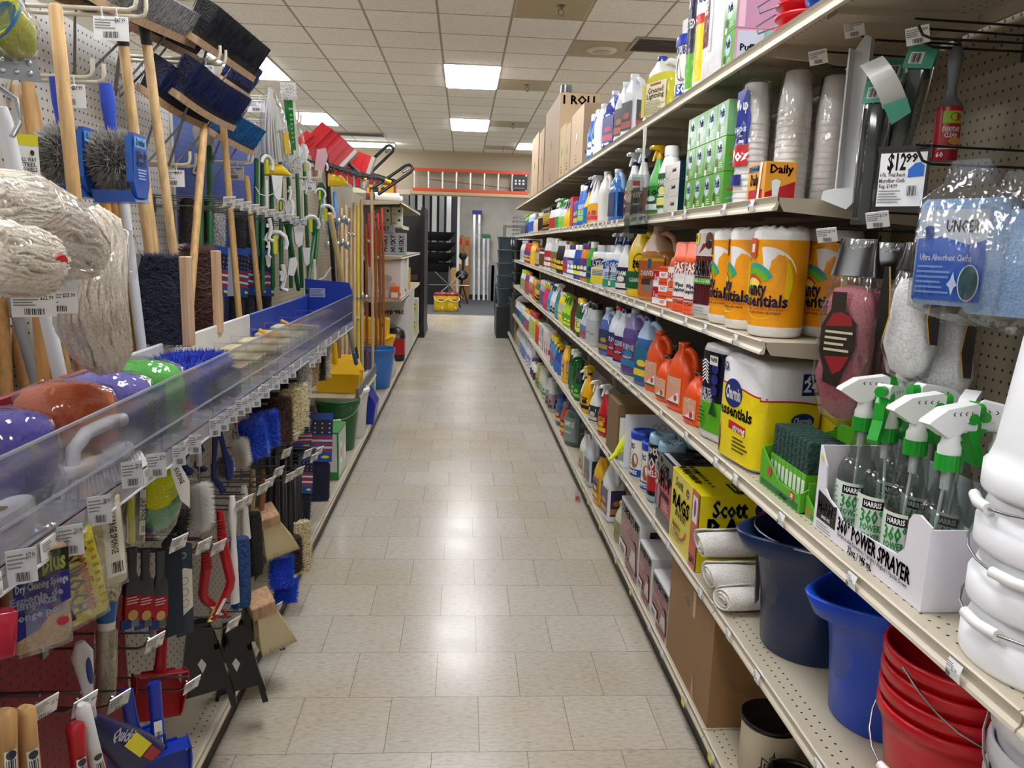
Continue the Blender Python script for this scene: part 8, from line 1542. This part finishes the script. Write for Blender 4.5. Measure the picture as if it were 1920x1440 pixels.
for i, (u, v0, v1, c) in enumerate(((614, 355, 440, '#4a7ab8'), (627, 360, 430, '#3f7fc0'), (690, 400, 500, '#b01e20'), (700, 395, 480, '#a83228'), (708, 400, 540, '#c83420'), (716, 390, 560, '#d8382a'))):
 pole('%s pole section hanging among the garden tools' % ['steel blue slim', 'sky blue slim', 'dark red', 'brick red', 'orange-red', 'bright red and longest'][i], (u, v0, -.95), (u+4, v1, -.95), .014, c, 's', down=False, name='tool_pole', cat='tool pole', group=WP)
for u, v in ((632, 415), (630, 460), (670, 560)):
 p = at(u, v, x=-.9); o = thing('metal_sprayer', 'shiny metal tool heads on wire hooks, ' + {415: 'the upper set', 460: 'the middle set', 560: 'the lower set by the far tickets'}[v], 'garden tool', tuple(p), 0, 'shiny metal tool heads'); b = MB(); b.m('#b9c0c6', 'm')
 for k in range(5): b.ball((-.06+.03*k, .03*k, .02*(k % 2)), .022, 1, .7, 1.3, 10, 6)
 b.build('metal_heads', o)
pole('long leaning pale yellow pole with black end beside the tray', (618, 400, -.78), (668, 670, -.62), .016, '#d6c28a', 's', down=False, tip='#17181a', name='leaning_pole', cat='pole'); pole('grey leaning pole with blue end behind the pale yellow one', (640, 560, -.76), (668, 682, -.7), .012, '#8a8c90', 's', down=False, tip='#1f5ab8', name='leaning_pole', cat='pole'); pole('black leaning bar between green handles and yellow pole', (612, 290, -.86), (628, 560, -.8), .014, '#101010', 's', down=False, name='leaning_pole', cat='pole')
# ================= far part of the broom side =================
def bay(y0, y1, zs, l, top=2.1):
 o = thing('gondola_bay', l, 'shelving', (-1.2, (y0+y1)/2, 0), 0, 'far shelf bays of the broom side'); h = (y1-y0)/2; b = MB(); b.m('#9c9482', 'peg'); b.box(-.02, 0, -h, h, .1, top); b.build('back_panel', o)
 b = MB(); b.m('#26221e', 'e'); b.box(.44, .45, -h, h, 0, .11); b.build('kick_plate', o)
 for z in zs: shelf(o, -1, XLL, z, y0, y1, .46)
bay(9.15, 10.37, (.14, .93, 1.42, 2.05), 'cream shelf bay with the vacuum boxes, closer to the garden rakes'); bay(10.37, 11.59, (.14, .93, 1.42, 2.05), 'cream shelf bay with the vacuum boxes, middle one'); bay(11.59, 12.95, (.14, .93, 1.42, 2.05), 'cream shelf bay with the vacuum boxes, beside the black end unit')
o = thing('gondola_bay', 'cream shelf bay behind the yellow mop bucket', 'shelving', (-1.2, 8.6, 0), 0, 'far shelf bays of the broom side'); b = MB(); b.m('#9c9482', 'peg'); b.box(-.02, 0, -.54, .54, .1, 2.1); b.build('back_panel', o); shelf(o, -1, XLL, .14, 8.06, 9.14, .46)
o = thing('low_shelf', 'low cream shelf with grey front rail holding the yellow shovels', 'shelf', (-1.12, 5.95, 0)); shelf(o, -1, XLL, .5, 5.35, 6.5, .39); b = MB(); b.m('#6a6862', 'e'); b.box(.385, .4, -.6, .55, .505, .57); b.build('front_rail', o)
zL = .1408
for i, (y, l) in enumerate(((5.55, 'yellow plastic snow shovel stack on the low shelf, front piece'), (5.75, 'yellow plastic snow shovel blade on the low shelf, behind the front piece'))):
 o = thing('snow_shovel', l, 'shovel', (-.88, y, .503), 0, 'yellow snow shovels'); b = MB(); b.m('#e8b414'); b.loft([[(-.16, -.03, 0), (.13, -.03, 0), (.13, .0, 0), (-.16, .0, 0)], [(-.17, -.04, .14), (.15, -.04, .14), (.15, 0, .14), (-.17, 0, .14)], [(-.13, .03, .24), (.09, .03, .24), (.09, .06, .24), (-.13, .06, .24)]], smooth=False); b.build('blade', o)
 if i == 0:
  b = MB(); b.m('#e8b414')
  for k in range(3): b.cyl((-.14+.055*k, .02, .2), (-.15+.055*k, .03, .36), .02, 12)
  b.build('handle_socket', o)
P_box('green_box', 'green and silver printed carton standing on the broom side deck', 'box', .3, .16, .3, '#2f8a3c', (-.82, 4.75, zL), R90, None, lambda I: (I.rect(-.145, .145, .01, .29, '#a8b0a8'), I.ell(-.05, .15, .05, .07, '#d8e0d0', 16), I.ell(-.05, .15, .03, .04, '#c84a4a', 12), I.ell(.07, .12, .04, .05, '#c8d0c8', 14)), None, lambda I: (I.rect(-.07, .07, .05, .29, '#d8dcd8'), I.rect(-.05, .02, .2, .27, '#7a6ab8')))
pail('bucket', 'dark green bucket with a wire handle past the green carton', '#12602c', .15, .11, .36, (-.86, 5.35, zL), False, True, cat='bucket')
pail('lidded_bucket', 'white bucket with a pop-up lid behind the green bucket', '#e4e6e4', .14, .12, .34, (-.84, 5.72, zL), False, False, cat='bucket'); o = thing('bucket_cover', 'round white lid resting on the white bucket', 'cover', (-.84, 5.72, zL+.342)); b = MB(); b.m('#e8eae8'); b.lathe([(.155, 0), (.158, .02), (.14, .035), (.13, .02), (.001, .018)], 28); b.build('lid', o)
o = thing('storage_tote', 'royal blue angled plastic tote beside the white bucket', 'tote', (-.8, 6.2, zL)); b = MB(); b.m('#14289a'); b.prism([(-.12, 0), (.1, 0), (.12, .16), (.04, .3), (-.12, .3)], .26, (0, -.13, 0)); b.build('tote', o)
for i in range(2):
 o = thing('scouring_stack', ['stack of blue and silver packs beside the royal blue tote', 'stack of blue and silver packs closest to the aisle'][i], 'packaged goods', (-.9+.1*i, 6.75, zL), 0, 'blue and silver packs')
 for k in range(6): b = MB(); b.m('#2a6aa8' if k == 0 else '#8cb0cc' if k % 2 else '#c8b8a0', 'g'); b.box(-.04, .04, -.06, .06, .055*k, .055*k+.05, .003); b.build('pack', o)
pail('tub', 'light blue open tub with flared rim on the broom side deck', '#2a72c8', .19, .14, .4, (-.86, 7.7, zL), False, False, cat='tub');
o = thing('bagged_goods', 'silvery bagged goods beside the light blue tub', 'bag', (-.78, 8.4, zL)); b = MB(); b.m('#b9bdc4', 'wrap'); b.sq([(0, .05, .2), (.1, .06, .22), (.2, .03, .15)], 20, 3); b.build('bag', o)
o = thing('mop_wringer_bucket', 'yellow mop bucket with wringer on the broom side', 'mop bucket', (-.98, 9.0, zL)); b = MB(); b.m('#e8b81c'); b.sq([(.0, .14, .18), (.26, .17, .21), (.34, .2, .24), (.36, .2, .24)], 24, 5); b.build('tub', o); b = MB(); b.m('#ecc020'); b.prism([(-.17, .36), (.12, .36), (.13, .56), (.05, .58), (-.02, .55), (-.17, .58)], .26, (0, -.13, 0)); b.build('wringer', o); b = MB(); b.m('#b8960e'); b.tube([(-.2, -.24, .34), (0, -.27, .28), (.19, -.22, .38)], .012, 8); b.m('#17171a'); b.cyl((.07, -.135, .5), (.07, -.13, .5), .02, 12); b.build('handle', o)
o = thing('wet_dry_vacuum', 'red and black wet vacuum beside the yellow mop bucket', 'vacuum', (-.83, 9.55, zL)); b = MB(); b.m('#b0141e'); b.sq([(.08, .12, .14), (.28, .12, .14)], 20, 5); b.build('tank', o); b = MB(); b.m('#17181a'); b.sq([(0, .12, .14), (.08, .12, .14)], 20, 5); b.build('base', o); b = MB(); b.m('#17181a'); b.sq([(.28, .125, .145), (.36, .11, .12), (.4, .06, .08)], 20, 5); b.build('motor_cover', o)
def vacbox(lab, y, h, w=.42, d=.44, x=-.8, z=zL, txt='shop·vac', c='#dcdad8', g='white vacuum cartons'):
 P_box('vacuum_carton', lab, 'box', w, d, h, c, (x-.14, y, z), R90, g, None, None, lambda I: (I.text(.03, h*.78, txt, .07, '#c02a34', w=.3) if txt else None, I.ell(.02, h*.5, .08, .05, '#b8b6b4', 18), I.rect(-.1, .14, h*.2, h*.4, '#c8c6c4'), I.rect(.12, .2, .02, h*.12, '#b02a3a')))
vacbox('white vacuum carton with red lettering, closest of its row', 10.2, .72); vacbox('white vacuum carton with red foot label, second of its row', 10.75, .78, txt=None); vacbox('white vacuum carton behind the second one', 11.3, .78, txt=None);
for i in range(2): P_box('yellow_label_box', ['pale box with yellow badge at floor level by the black unit', 'pale box with yellow badge stacked on its twin'][i], 'box', .3, .3, .28, '#d8d8c8', (-.86, 12.4, zL+.285*i), R90, 'pale boxes with yellow badges', None, None, lambda I: (I.rect(.02, .12, .06, .22, '#e8e020'), I.text(.07, .14, 'S', .12, '#222222')))
vacbox('white heater carton with line drawings on the middle shelf', 9.6, .44, .7, .4, -.8, .932, None); vacbox('tall white carton behind the heater carton', 10.3, .46, .3, .42, -.8, .932, None)
P_box('saw_blade_box', 'orange and white small carton in front of the heater carton', 'box', .2, .1, .14, '#d8602a', (-.8, 9.22, .932), R90, None, None, None, lambda I: I.rect(-.04, .04, .01, .07, '#e8e4de')); P_box('battery_box', 'yellow and red small carton at the middle shelf end', 'box', .2, .2, .3, '#d8b020', (-.85, 11.0, .932), R90, None, None, None, lambda I: I.rect(-.09, .09, .05, .12, '#b02a20'))
for i in range(5):
 P_box('trash_bag_box', 'grey and red upright carton on the upper shelf, %s from the garden poles' % ['first', 'second', 'third', 'fourth', 'fifth'][i], 'box', .16, .1, .27, '#8f9298', (-.76-.1*(4-i), 9.7, 1.422), R90, 'grey and red cartons', None, None, lambda I: (I.rect(-.045, .045, .02, .25, '#9a9da4'), I.text(0, .14, 'HUSKY', .06, '#b8202c', rot=R90, w=.2)))
P_box('trash_bag_box', 'grey and red carton lying on top of the upright ones', 'box', .2, .3, .09, '#8f9298', (-1.0, 9.7, 1.694), R90, 'grey and red cartons', None, None, lambda I: I.text(0, .045, 'HUSKY', .05, '#b8202c', w=.18))
z5 = 1.78
o = thing('gondola_shelf_insert', 'cream half-depth shelf holding the small pale cartons', 'shelf', (-.96, 10.2, z5)); b = MB(); b.m(CREAM, 'e'); b.box(-.22, .2, -.5, .5, -.02, 0); b.m('#d6cebc', 'e'); b.box(.2, .212, -.5, .5, -.04, .003); b.build('deck', o)
for r in range(2):
 for c in range(3 if r == 0 else 2): P_box('lamp_carton', 'small pale carton with black dot, %s row, %s' % (['lower', 'upper'][r], ['by the shelf lip', 'second in', 'third in'][c]), 'box', .12, .13, .11, '#c9cbb4', (-.83-.14*c, 9.8, z5+.001+.111*r), R90, 'pale cartons with black dots', None, None, lambda I: (I.ell(.03, .065, .016, .016, '#222222', 12), I.rect(-.05, -.01, .02, .035, '#8a8c7a')))
P_box('lamp_carton', 'flat dark green carton lying on the small pale ones', 'box', .16, .3, .05, '#3a6a4c', (-.95, 9.8, z5+.224), R90)
z6 = 2.0525
P_box('tool_box', 'red and yellow printed tool carton standing on the topmost far shelf', 'box', .25, .34, .28, '#8c1f20', (-1.02, 9.75, z6), R90, None, None, None, lambda I: (I.rect(-.16, .16, .1, .2, '#d8a01c'), I.rect(-.13, -.02, .11, .17, '#1c1c1c'), I.ell(.03, .16, .025, .025, '#222222', 12), I.rect(-.16, .1, .0, .06, '#333333'), I.text(0, .24, '750', .05, '#e8e8e8'))); P_box('green_stand', 'bright green plastic stand behind the tool carton', 'stand', .05, .1, .34, '#5ae02a', (-1.0, 10.4, z6), R90)
for i in range(2): o = thing('plastic_roll', ['white film roll lying on the topmost far shelf', 'white film roll next to the first one'][i], 'roll', (-.86, 9.3+.5*i, z6+.05), 0, 'white film rolls'); b = MB(); b.m('#e4e4e0', 's'); b.cyl((-.2, 0, 0), (.08, .1, 0), .045, 16); b.m('#1c4a3a', 's'); b.cyl((-.2, 0, 0), (-.22, -.01, 0), .046, 16); b.build('roll', o)

# small hangers crowding the green tools
base = [q for q in C.objects if q.name.startswith('garden_clip')]
random.seed(12)
for i in range(26):
 p = at(500+random.uniform(0, 115), 300+random.uniform(0, 230), x=-.92+random.uniform(-.06, .08))
 dup(base[i % len(base)], p, random.uniform(-.3, 1.2), 'small white plastic clip or hanger crowded between the green handles', 'small white clips between green handles', random.uniform(.45, .8), )
mh = [q for q in C.objects if q.name.startswith('metal_sprayer')][0]
for i in range(8):
 p = at(628+random.uniform(0, 85), 345+random.uniform(0, 260), x=-.9); dup(mh, p, random.uniform(-.5, .5), 'small cluster of shiny metal tool heads between the tan poles', 'small metal clusters between poles', .5)
# ================= end of the aisle and the back room =================
o = thing('end_unit', 'tall black steel end unit closing the broom side', 'shelving', (-.98, 13.6, 0)); b = MB(); b.m('#101113', 'e'); b.box(-.5, .3, .55, .6, 0, 2.15); b.box(.27, .33, -.6, .6, 0, 2.15); b.box(-.5, .34, -.62, .62, 0, .1); b.build('panels', o); b = MB(); b.m('#2a2b2d', 'e')
for i in range(60): b.box(.331, .333, .5, .52, .3+.03*i, .315+.03*i)
b.build('slotted_upright', o)
for i in range(8):
 P_box('hardware_pack', 'small dark packaged part on the black end unit side, %s up' % ['lowest', 'second', 'third', 'fourth', 'fifth', 'sixth', 'seventh', 'topmost'][i], 'packaged part', .2, .16, .07, ['#5a6a66', '#7a2a28', '#8a8c8e', '#6a4a44'][i % 4], (-.84, 13.2, .12+.12*i), R90, 'packaged parts by the black end unit')
# orange ladder on the header
o = thing('extension_ladder', 'orange fibreglass ladder lying sideways along the header wall', 'ladder', (.12, 16.5, 2.63)); b = MB(); b.m('#cf4a2a', 's'); b.box(-1.2, 1.2, -.03, .03, 0, .06); b.build('rail', o); b = MB(); b.m('#cf4a2a', 's'); b.box(-1.2, 1.2, -.03, .03, .4, .46); b.build('rail', o)
for i in range(9): b = MB(); b.m('#d6d8d6', 'm'); b.cyl((-1.17+.29*i, 0, .06), (-1.17+.29*i, 0, .4), .022, 10); b.build('rung', o)
b = MB(); b.m('#1c1a16', 's'); b.tube([(-.85, .02, .24), (1.0, .02, .1)], .006, 5); b.build('rope', o)
o = thing('ladder_label', 'black instruction sign with white squares at the ladder end', 'sign', (1.14, 16.46, 2.72)); b = MB(); b.m('#1c1a20', 's'); b.box(-.15, .15, 0, .01, 0, .27); I = Ink(b, front(0))
for i in range(3):
 for j in range(2): I.rect(-.11+.08*i, -.07+.08*i, .16-.06*j, .2-.06*j, '#d8d4d0')
I.rect(-.13, .1, .02, .04, '#7a6a80'); b.build('board', o)
o = thing('bracket_shelf', 'light wooden ledge under the orange ladder', 'shelf', (.12, 16.52, 2.56)); b = MB(); b.m('#b59d78', 's'); b.box(-1.25, 1.3, -.12, .14, 0.0, .06); b.build('board', o)
# back room
o = thing('corrugated_panels', 'upright white and grey corrugated panels leaning in the back room', 'panels', (-.75, 21.9, 0))
for i in range(6): b = MB(); b.m('#d8dade' if i % 2 else '#9a9ea4', 'm'); b.box(-.75+.2*i, -.62+.2*i, 0, .03, 1.1 if i < 4 else .5, 2.9); b.build('panel', o)
b = MB(); b.m('#1b1c20', 's'); b.box(-.8, .55, .1, .14, .1, 2.9); b.build('dark_backing', o); b = MB(); b.m('#e4e4e2', 's'); b.box(.55, .62, .08, .14, 0, 2.9); b.build('white_edge', o)
o = thing('ironwork_stand', 'dark open metal stand with crossing legs in the back room', 'stand', (-.35, 19.2, .005))
for i in range(8): b = MB(); b.m('#8a8a88', 'm'); a = i*PI/4; b.tube([(0, 0, .55), (.5*math.cos(a), .1*math.sin(a), .55+.45*math.sin(a))], .012, 6); b.build('spoke', o)
b = MB(); b.m('#1a1a1c', 's'); b.tube([(-.3, 0, 0), (0, 0, .55), (.3, 0, 0)], .02, 8); b.build('leg_frame', o)
for i in range(4):
 o = thing('wheelbarrow_tray', 'black wheelbarrow tray in the back stack, %s' % ['lowest', 'second', 'third', 'topmost'][i], 'wheelbarrow tray', (-.75, 20.3, .85+.26*i), 0, 'stacked black wheelbarrow trays'); b = MB(); b.m('#141518', 's'); b.sq([(0, .35, .3), (.02, .38, .32), (.2, .55, .4), (.22, .56, .41)], 20, 4, cap=(1, 0)); b.m('#2a2c30', 's'); b.sq([(.19, .5, .36), (.2, .3, .2)], 20, 4); b.build('tray', o)
o = thing('tray_stack_stand', 'black pallet cage carrying the wheelbarrow trays', 'stand', (-.75, 20.3, .005)); b = MB(); b.m('#0e0f11', 's'); b.box(-.5, .35, -.3, .35, 0, .84); b.build('cage', o)
o = thing('exercise_bike', 'black metal winch-like machine in front of the back room boxes', 'machine', (-.02, 20.6, .005)); b = MB(); b.m('#1a1a1c', 's'); b.tube([(-.1, 0, 0), (0, 0, .7), (.02, 0, 1.2)], .03, 8); b.ball((0, 0, 1.25), .11, 1, .4, 1, 14, 8); b.ball((-.02, 0, .75), .17, 1, .6, .8, 14, 8); b.tube([(.15, 0, 0), (0, 0, .5)], .02, 6); b.build('frame', o); b = MB(); b.m('#8a8c8e', 'm'); b.cyl((0, -.15, .72), (0, .1, .72), .05, 12); b.build('drum', o)
def lad(lab, u, y, h, w, c, cap, rung):
 p = at(u, 560, y=y); o = thing('step_ladder', lab, 'ladder', (p.x, y, .005), 0, 'ladders against the back wall'); b = MB(); b.m(c, 'm' if rung == 'm' else 's')
 for s in (-1, 1): b.add([(s*w-.03, 0, 0), (s*w+.03, 0, 0), (s*w+.03, .05, 0), (s*w-.03, .05, 0), (s*w-.03-.03, .25, h), (s*w+.03-.03, .25, h), (s*w, .3, h), (s*w-.06, .3, h)], [(0, 1, 5, 4), (1, 2, 6, 5), (2, 3, 7, 6), (3, 0, 4, 7), (4, 5, 6, 7)])
 for k in range(int(h/.3)-1): z = .3*(k+1); b.box(-w-.02, w, .25*z/h, .25*z/h+.05, z, z+.03)
 b.build('side_rails', o)
 if cap: b = MB(); b.m(cap, 's'); b.box(-w-.09, w+.04, .18, .36, h, h+.1, .01); b.build('top_cap', o)
lad('tall silver ladder with a blue cap against the back wall', 893, 22.0, 2.4, .07, '#b4b8be', '#1f3a9a', 'm'); lad('shorter silver ladder with a green cap against the back wall', 911, 22.0, 1.75, .06, '#b4b8be', '#1f7a4a', 'm')
for i, (u, h) in enumerate(((861, 1.8), (874, 1.76))):
 p = at(u, 560, y=22.1); o = thing('boxed_ladder', ['tall brown slim carton with red top print, next to the machine', 'tall brown slim carton with red top print, beside the silver ladder'][i], 'box', (p.x, 22.1, .005), 0, 'slim brown cartons on end'); b = MB(); b.m('#a0703c', 'c'); b.box(-.08, .08, 0, .12, 0, h); b.box(-.1, -.085, 0, .12, 0, h); I = Ink(b, front(0)); I.rect(-.05, .05, h-.25, h-.1, '#b82a20'); I.rect(-.04, .04, h-.8, h-.55, '#e0ddd4'); b.build('carton', o)
for i, (u, h, c) in enumerate(((849, .9, '#c89a62'), (925, 1.1, '#8a8c8e'), (920, 1.0, '#77797c'))):
 p = at(u, 562, y=21.8); P_box('leaning_board', ['short tan board leaning beside the machine', 'grey folded cart against the back wall', 'grey panel behind the folded cart'][i], 'panel', .16, .08, h, c, (p.x, 21.8, .005), 0)
c1 = None
for i, u in enumerate((827, 846)):
 p = at(u, 583, z=.005); l = ['yellow water cooler with red lid and white handle, beside the black unit', 'yellow water cooler with red lid and white handle, closer to mid-aisle'][i]
 if c1: dup(c1, (p.x, 18.25, .005), .5, l); break
 c1 = o = thing('water_cooler', l, 'water cooler', (p.x, 18.2, .005), 0, 'yellow water coolers'); b = MB(); b.m('#e6c01a'); b.lathe([(.15, 0), (.165, .02), (.17, .12), (.172, .36)], 24); I = Ink(b, round_(.173), True); I.rect(-.06, .06, .25, .28, '#a82018'); b.m('#f0dca0'); b.ball((.03, -.17, .07), .03, n=10, rings=6); b.build('cooler_body', o); b = MB(); b.m('#8c1a1a'); b.lathe([(.175, .36), (.178, .4), (.15, .43), (.06, .44)], 24); b.build('lid', o); b = MB(); b.m('#d8cfa0'); b.tube([(-.18, -.02, .34), (-.12, -.16, .25), (0, -.22, .22), (.12, -.17, .26), (.18, -.02, .34)], .012, 8); b.build('bail', o)
# grey bins and tubs at the far end of the cleaner side
def bin_(lab, x, y, z, w, d, h, c, g, rim=True):
 o = thing('waste_bin' if h > .5 else 'storage_tub', lab, 'bin' if h > .5 else 'tub', (x, y, z), 0, g); b = MB(); b.m(c, 's'); b.sq([(0, w*.4, d*.4), (h*.95, w*.48, d*.48), (h*.96, w*.52, d*.52), (h, w*.52, d*.52), (h-.01, w*.46, d*.46), (h*.3, w*.4, d*.4)], 20, 5, cap=(1, 1)); b.build('bin_body', o)
for i in range(5): bin_('slate grey tub nested in the far stack, %s' % ['lowest', 'second', 'third', 'fourth', 'topmost'][i], .76, 13.6, .5408+.22*i, .36, .5, .3, '#56646c', 'nested slate grey tubs')
for i in range(4): bin_('wide slate tub in the taller far stack, %s' % ['lowest', 'second', 'third', 'topmost'][i], 1.08, 13.45, .5408+.23*i, .5, .5, .34, '#4e5b63', 'wide slate tubs')
for i in range(5): bin_('black round-cornered tub in the stack by the shelf ends, %s' % ['lowest', 'second', 'third', 'fourth', 'topmost'][i], 1.0, 12.4, .7325+.17*i, .42, .5, .26, '#1b1c1f', 'stacked black tubs')
for i in range(6): bin_('tall dark grey waste bin on the last deck, %s towards the back' % ['first', 'second', 'third', 'fourth', 'fifth', 'sixth'][i], .93, 12.05+.28*i, .1308 if i < 4 else .0, .32, .26, .6 if i else .72, ['#272b2d', '#31373a', '#2c3133', '#222628', '#343d42', '#3a454b'][i], 'waste bins on the last deck')
P_box('shipping_carton', 'brown carton standing on the last deck before the dark bins', 'box', .3, .3, .62, '#9c7a4c', (.95, 11.7, .1308), RS)
o = thing('bin_stand', 'low dark plinth under the slate tub stacks', 'stand', (.88, 13.55, 0)); b = MB(); b.m('#26292c', 's'); b.box(-.3, .42, -.4, .35, 0, .54); b.build('plinth', o)
for i in range(3):
 o = thing('hose_reel', 'round dark teal hose coil hanging beside the far bins, %s' % ['front one', 'middle one', 'rear one'][i], 'hose', (.62+.03*i, 14.5+.35*i, .55), 0, 'dark hose coils')
 b = MB(); b.m(['#1e3a48', '#1c3430', '#243a5c'][i], 's')
 for k in range(4): b.tube([(.03*k, .26*math.cos(a), .32*math.sin(a)) for a in [j*PI/10 for j in range(21)]], .018, 6)
 b.build('coil', o); b = MB(); b.m('#3a3c3e', 'm'); b.box(-.02, .14, -.02, .02, -.545, -.3); b.build('stand', o)
o = thing('wire_basket_stack', 'stack of silvery wire baskets above the black tubs', 'baskets', (1.1, 13.75, 1.5708)); b = MB(); b.m('#a0a4a6', 'm')
for k in range(8):
 z = .07*k; b.tube([(-.25, -.2, z), (.25, -.2, z), (.25, .2, z), (-.25, .2, z), (-.25, -.2, z)], .008, 5)
for k in range(9): b.tube([(-.25+.0625*k, -.2, 0), (-.25+.0625*k, -.2, .5)], .005, 5)
b.build('wire_frame', o)
o = thing('steel_rack', 'grey steel rack post and rails at the far end by the bins', 'rack', (.75, 14.6, .0)); b = MB(); b.m('#8f9290', 'm'); b.box(-.03, .03, -.03, .03, 0, 1.95); b.box(.3, .36, -.03, .03, 0, 1.95)
for z in (.4, 1.0, 1.5, 1.9): b.box(-.03, .36, -.02, .02, z, z+.04)
b.build('frame', o)
o = thing('wire_coil_row', 'row of white coated wire coils on the far rack', 'coils', (1.05, 13.4, 1.5708));
for k in range(8): b = MB(); b.m('#c4c8d0', 's'); b.tube([(-.24+.04*k, .05*math.cos(a), .06+.055*math.sin(a)) for a in [j*PI/6 for j in range(13)]], .012, 5); b.build('coil', o)
o = thing('trash_can_lid', 'pale grey domed can lid in front of the black tubs', 'lid', (1.0, 11.6, .7545)); b = MB(); b.m('#b4b0a4', 's'); b.lathe([(.2, 0), (.21, .02), (.15, .08), (.04, .1)], 24); b.build('lid', o)
o = thing('hang_tag', 'small clear tag with red and white print hanging from the bottom deck lip', 'tag', (.748, 4.62, .055), -.6); b = MB(); b.m('#c8b4ac', 'g'); b.box(-.02, .02, 0, .001, -.05, .02); I = Ink(b, front(0)); I.rect(-.014, .014, -.04, -.01, '#b05a5a'); b.build('tag_card', o)
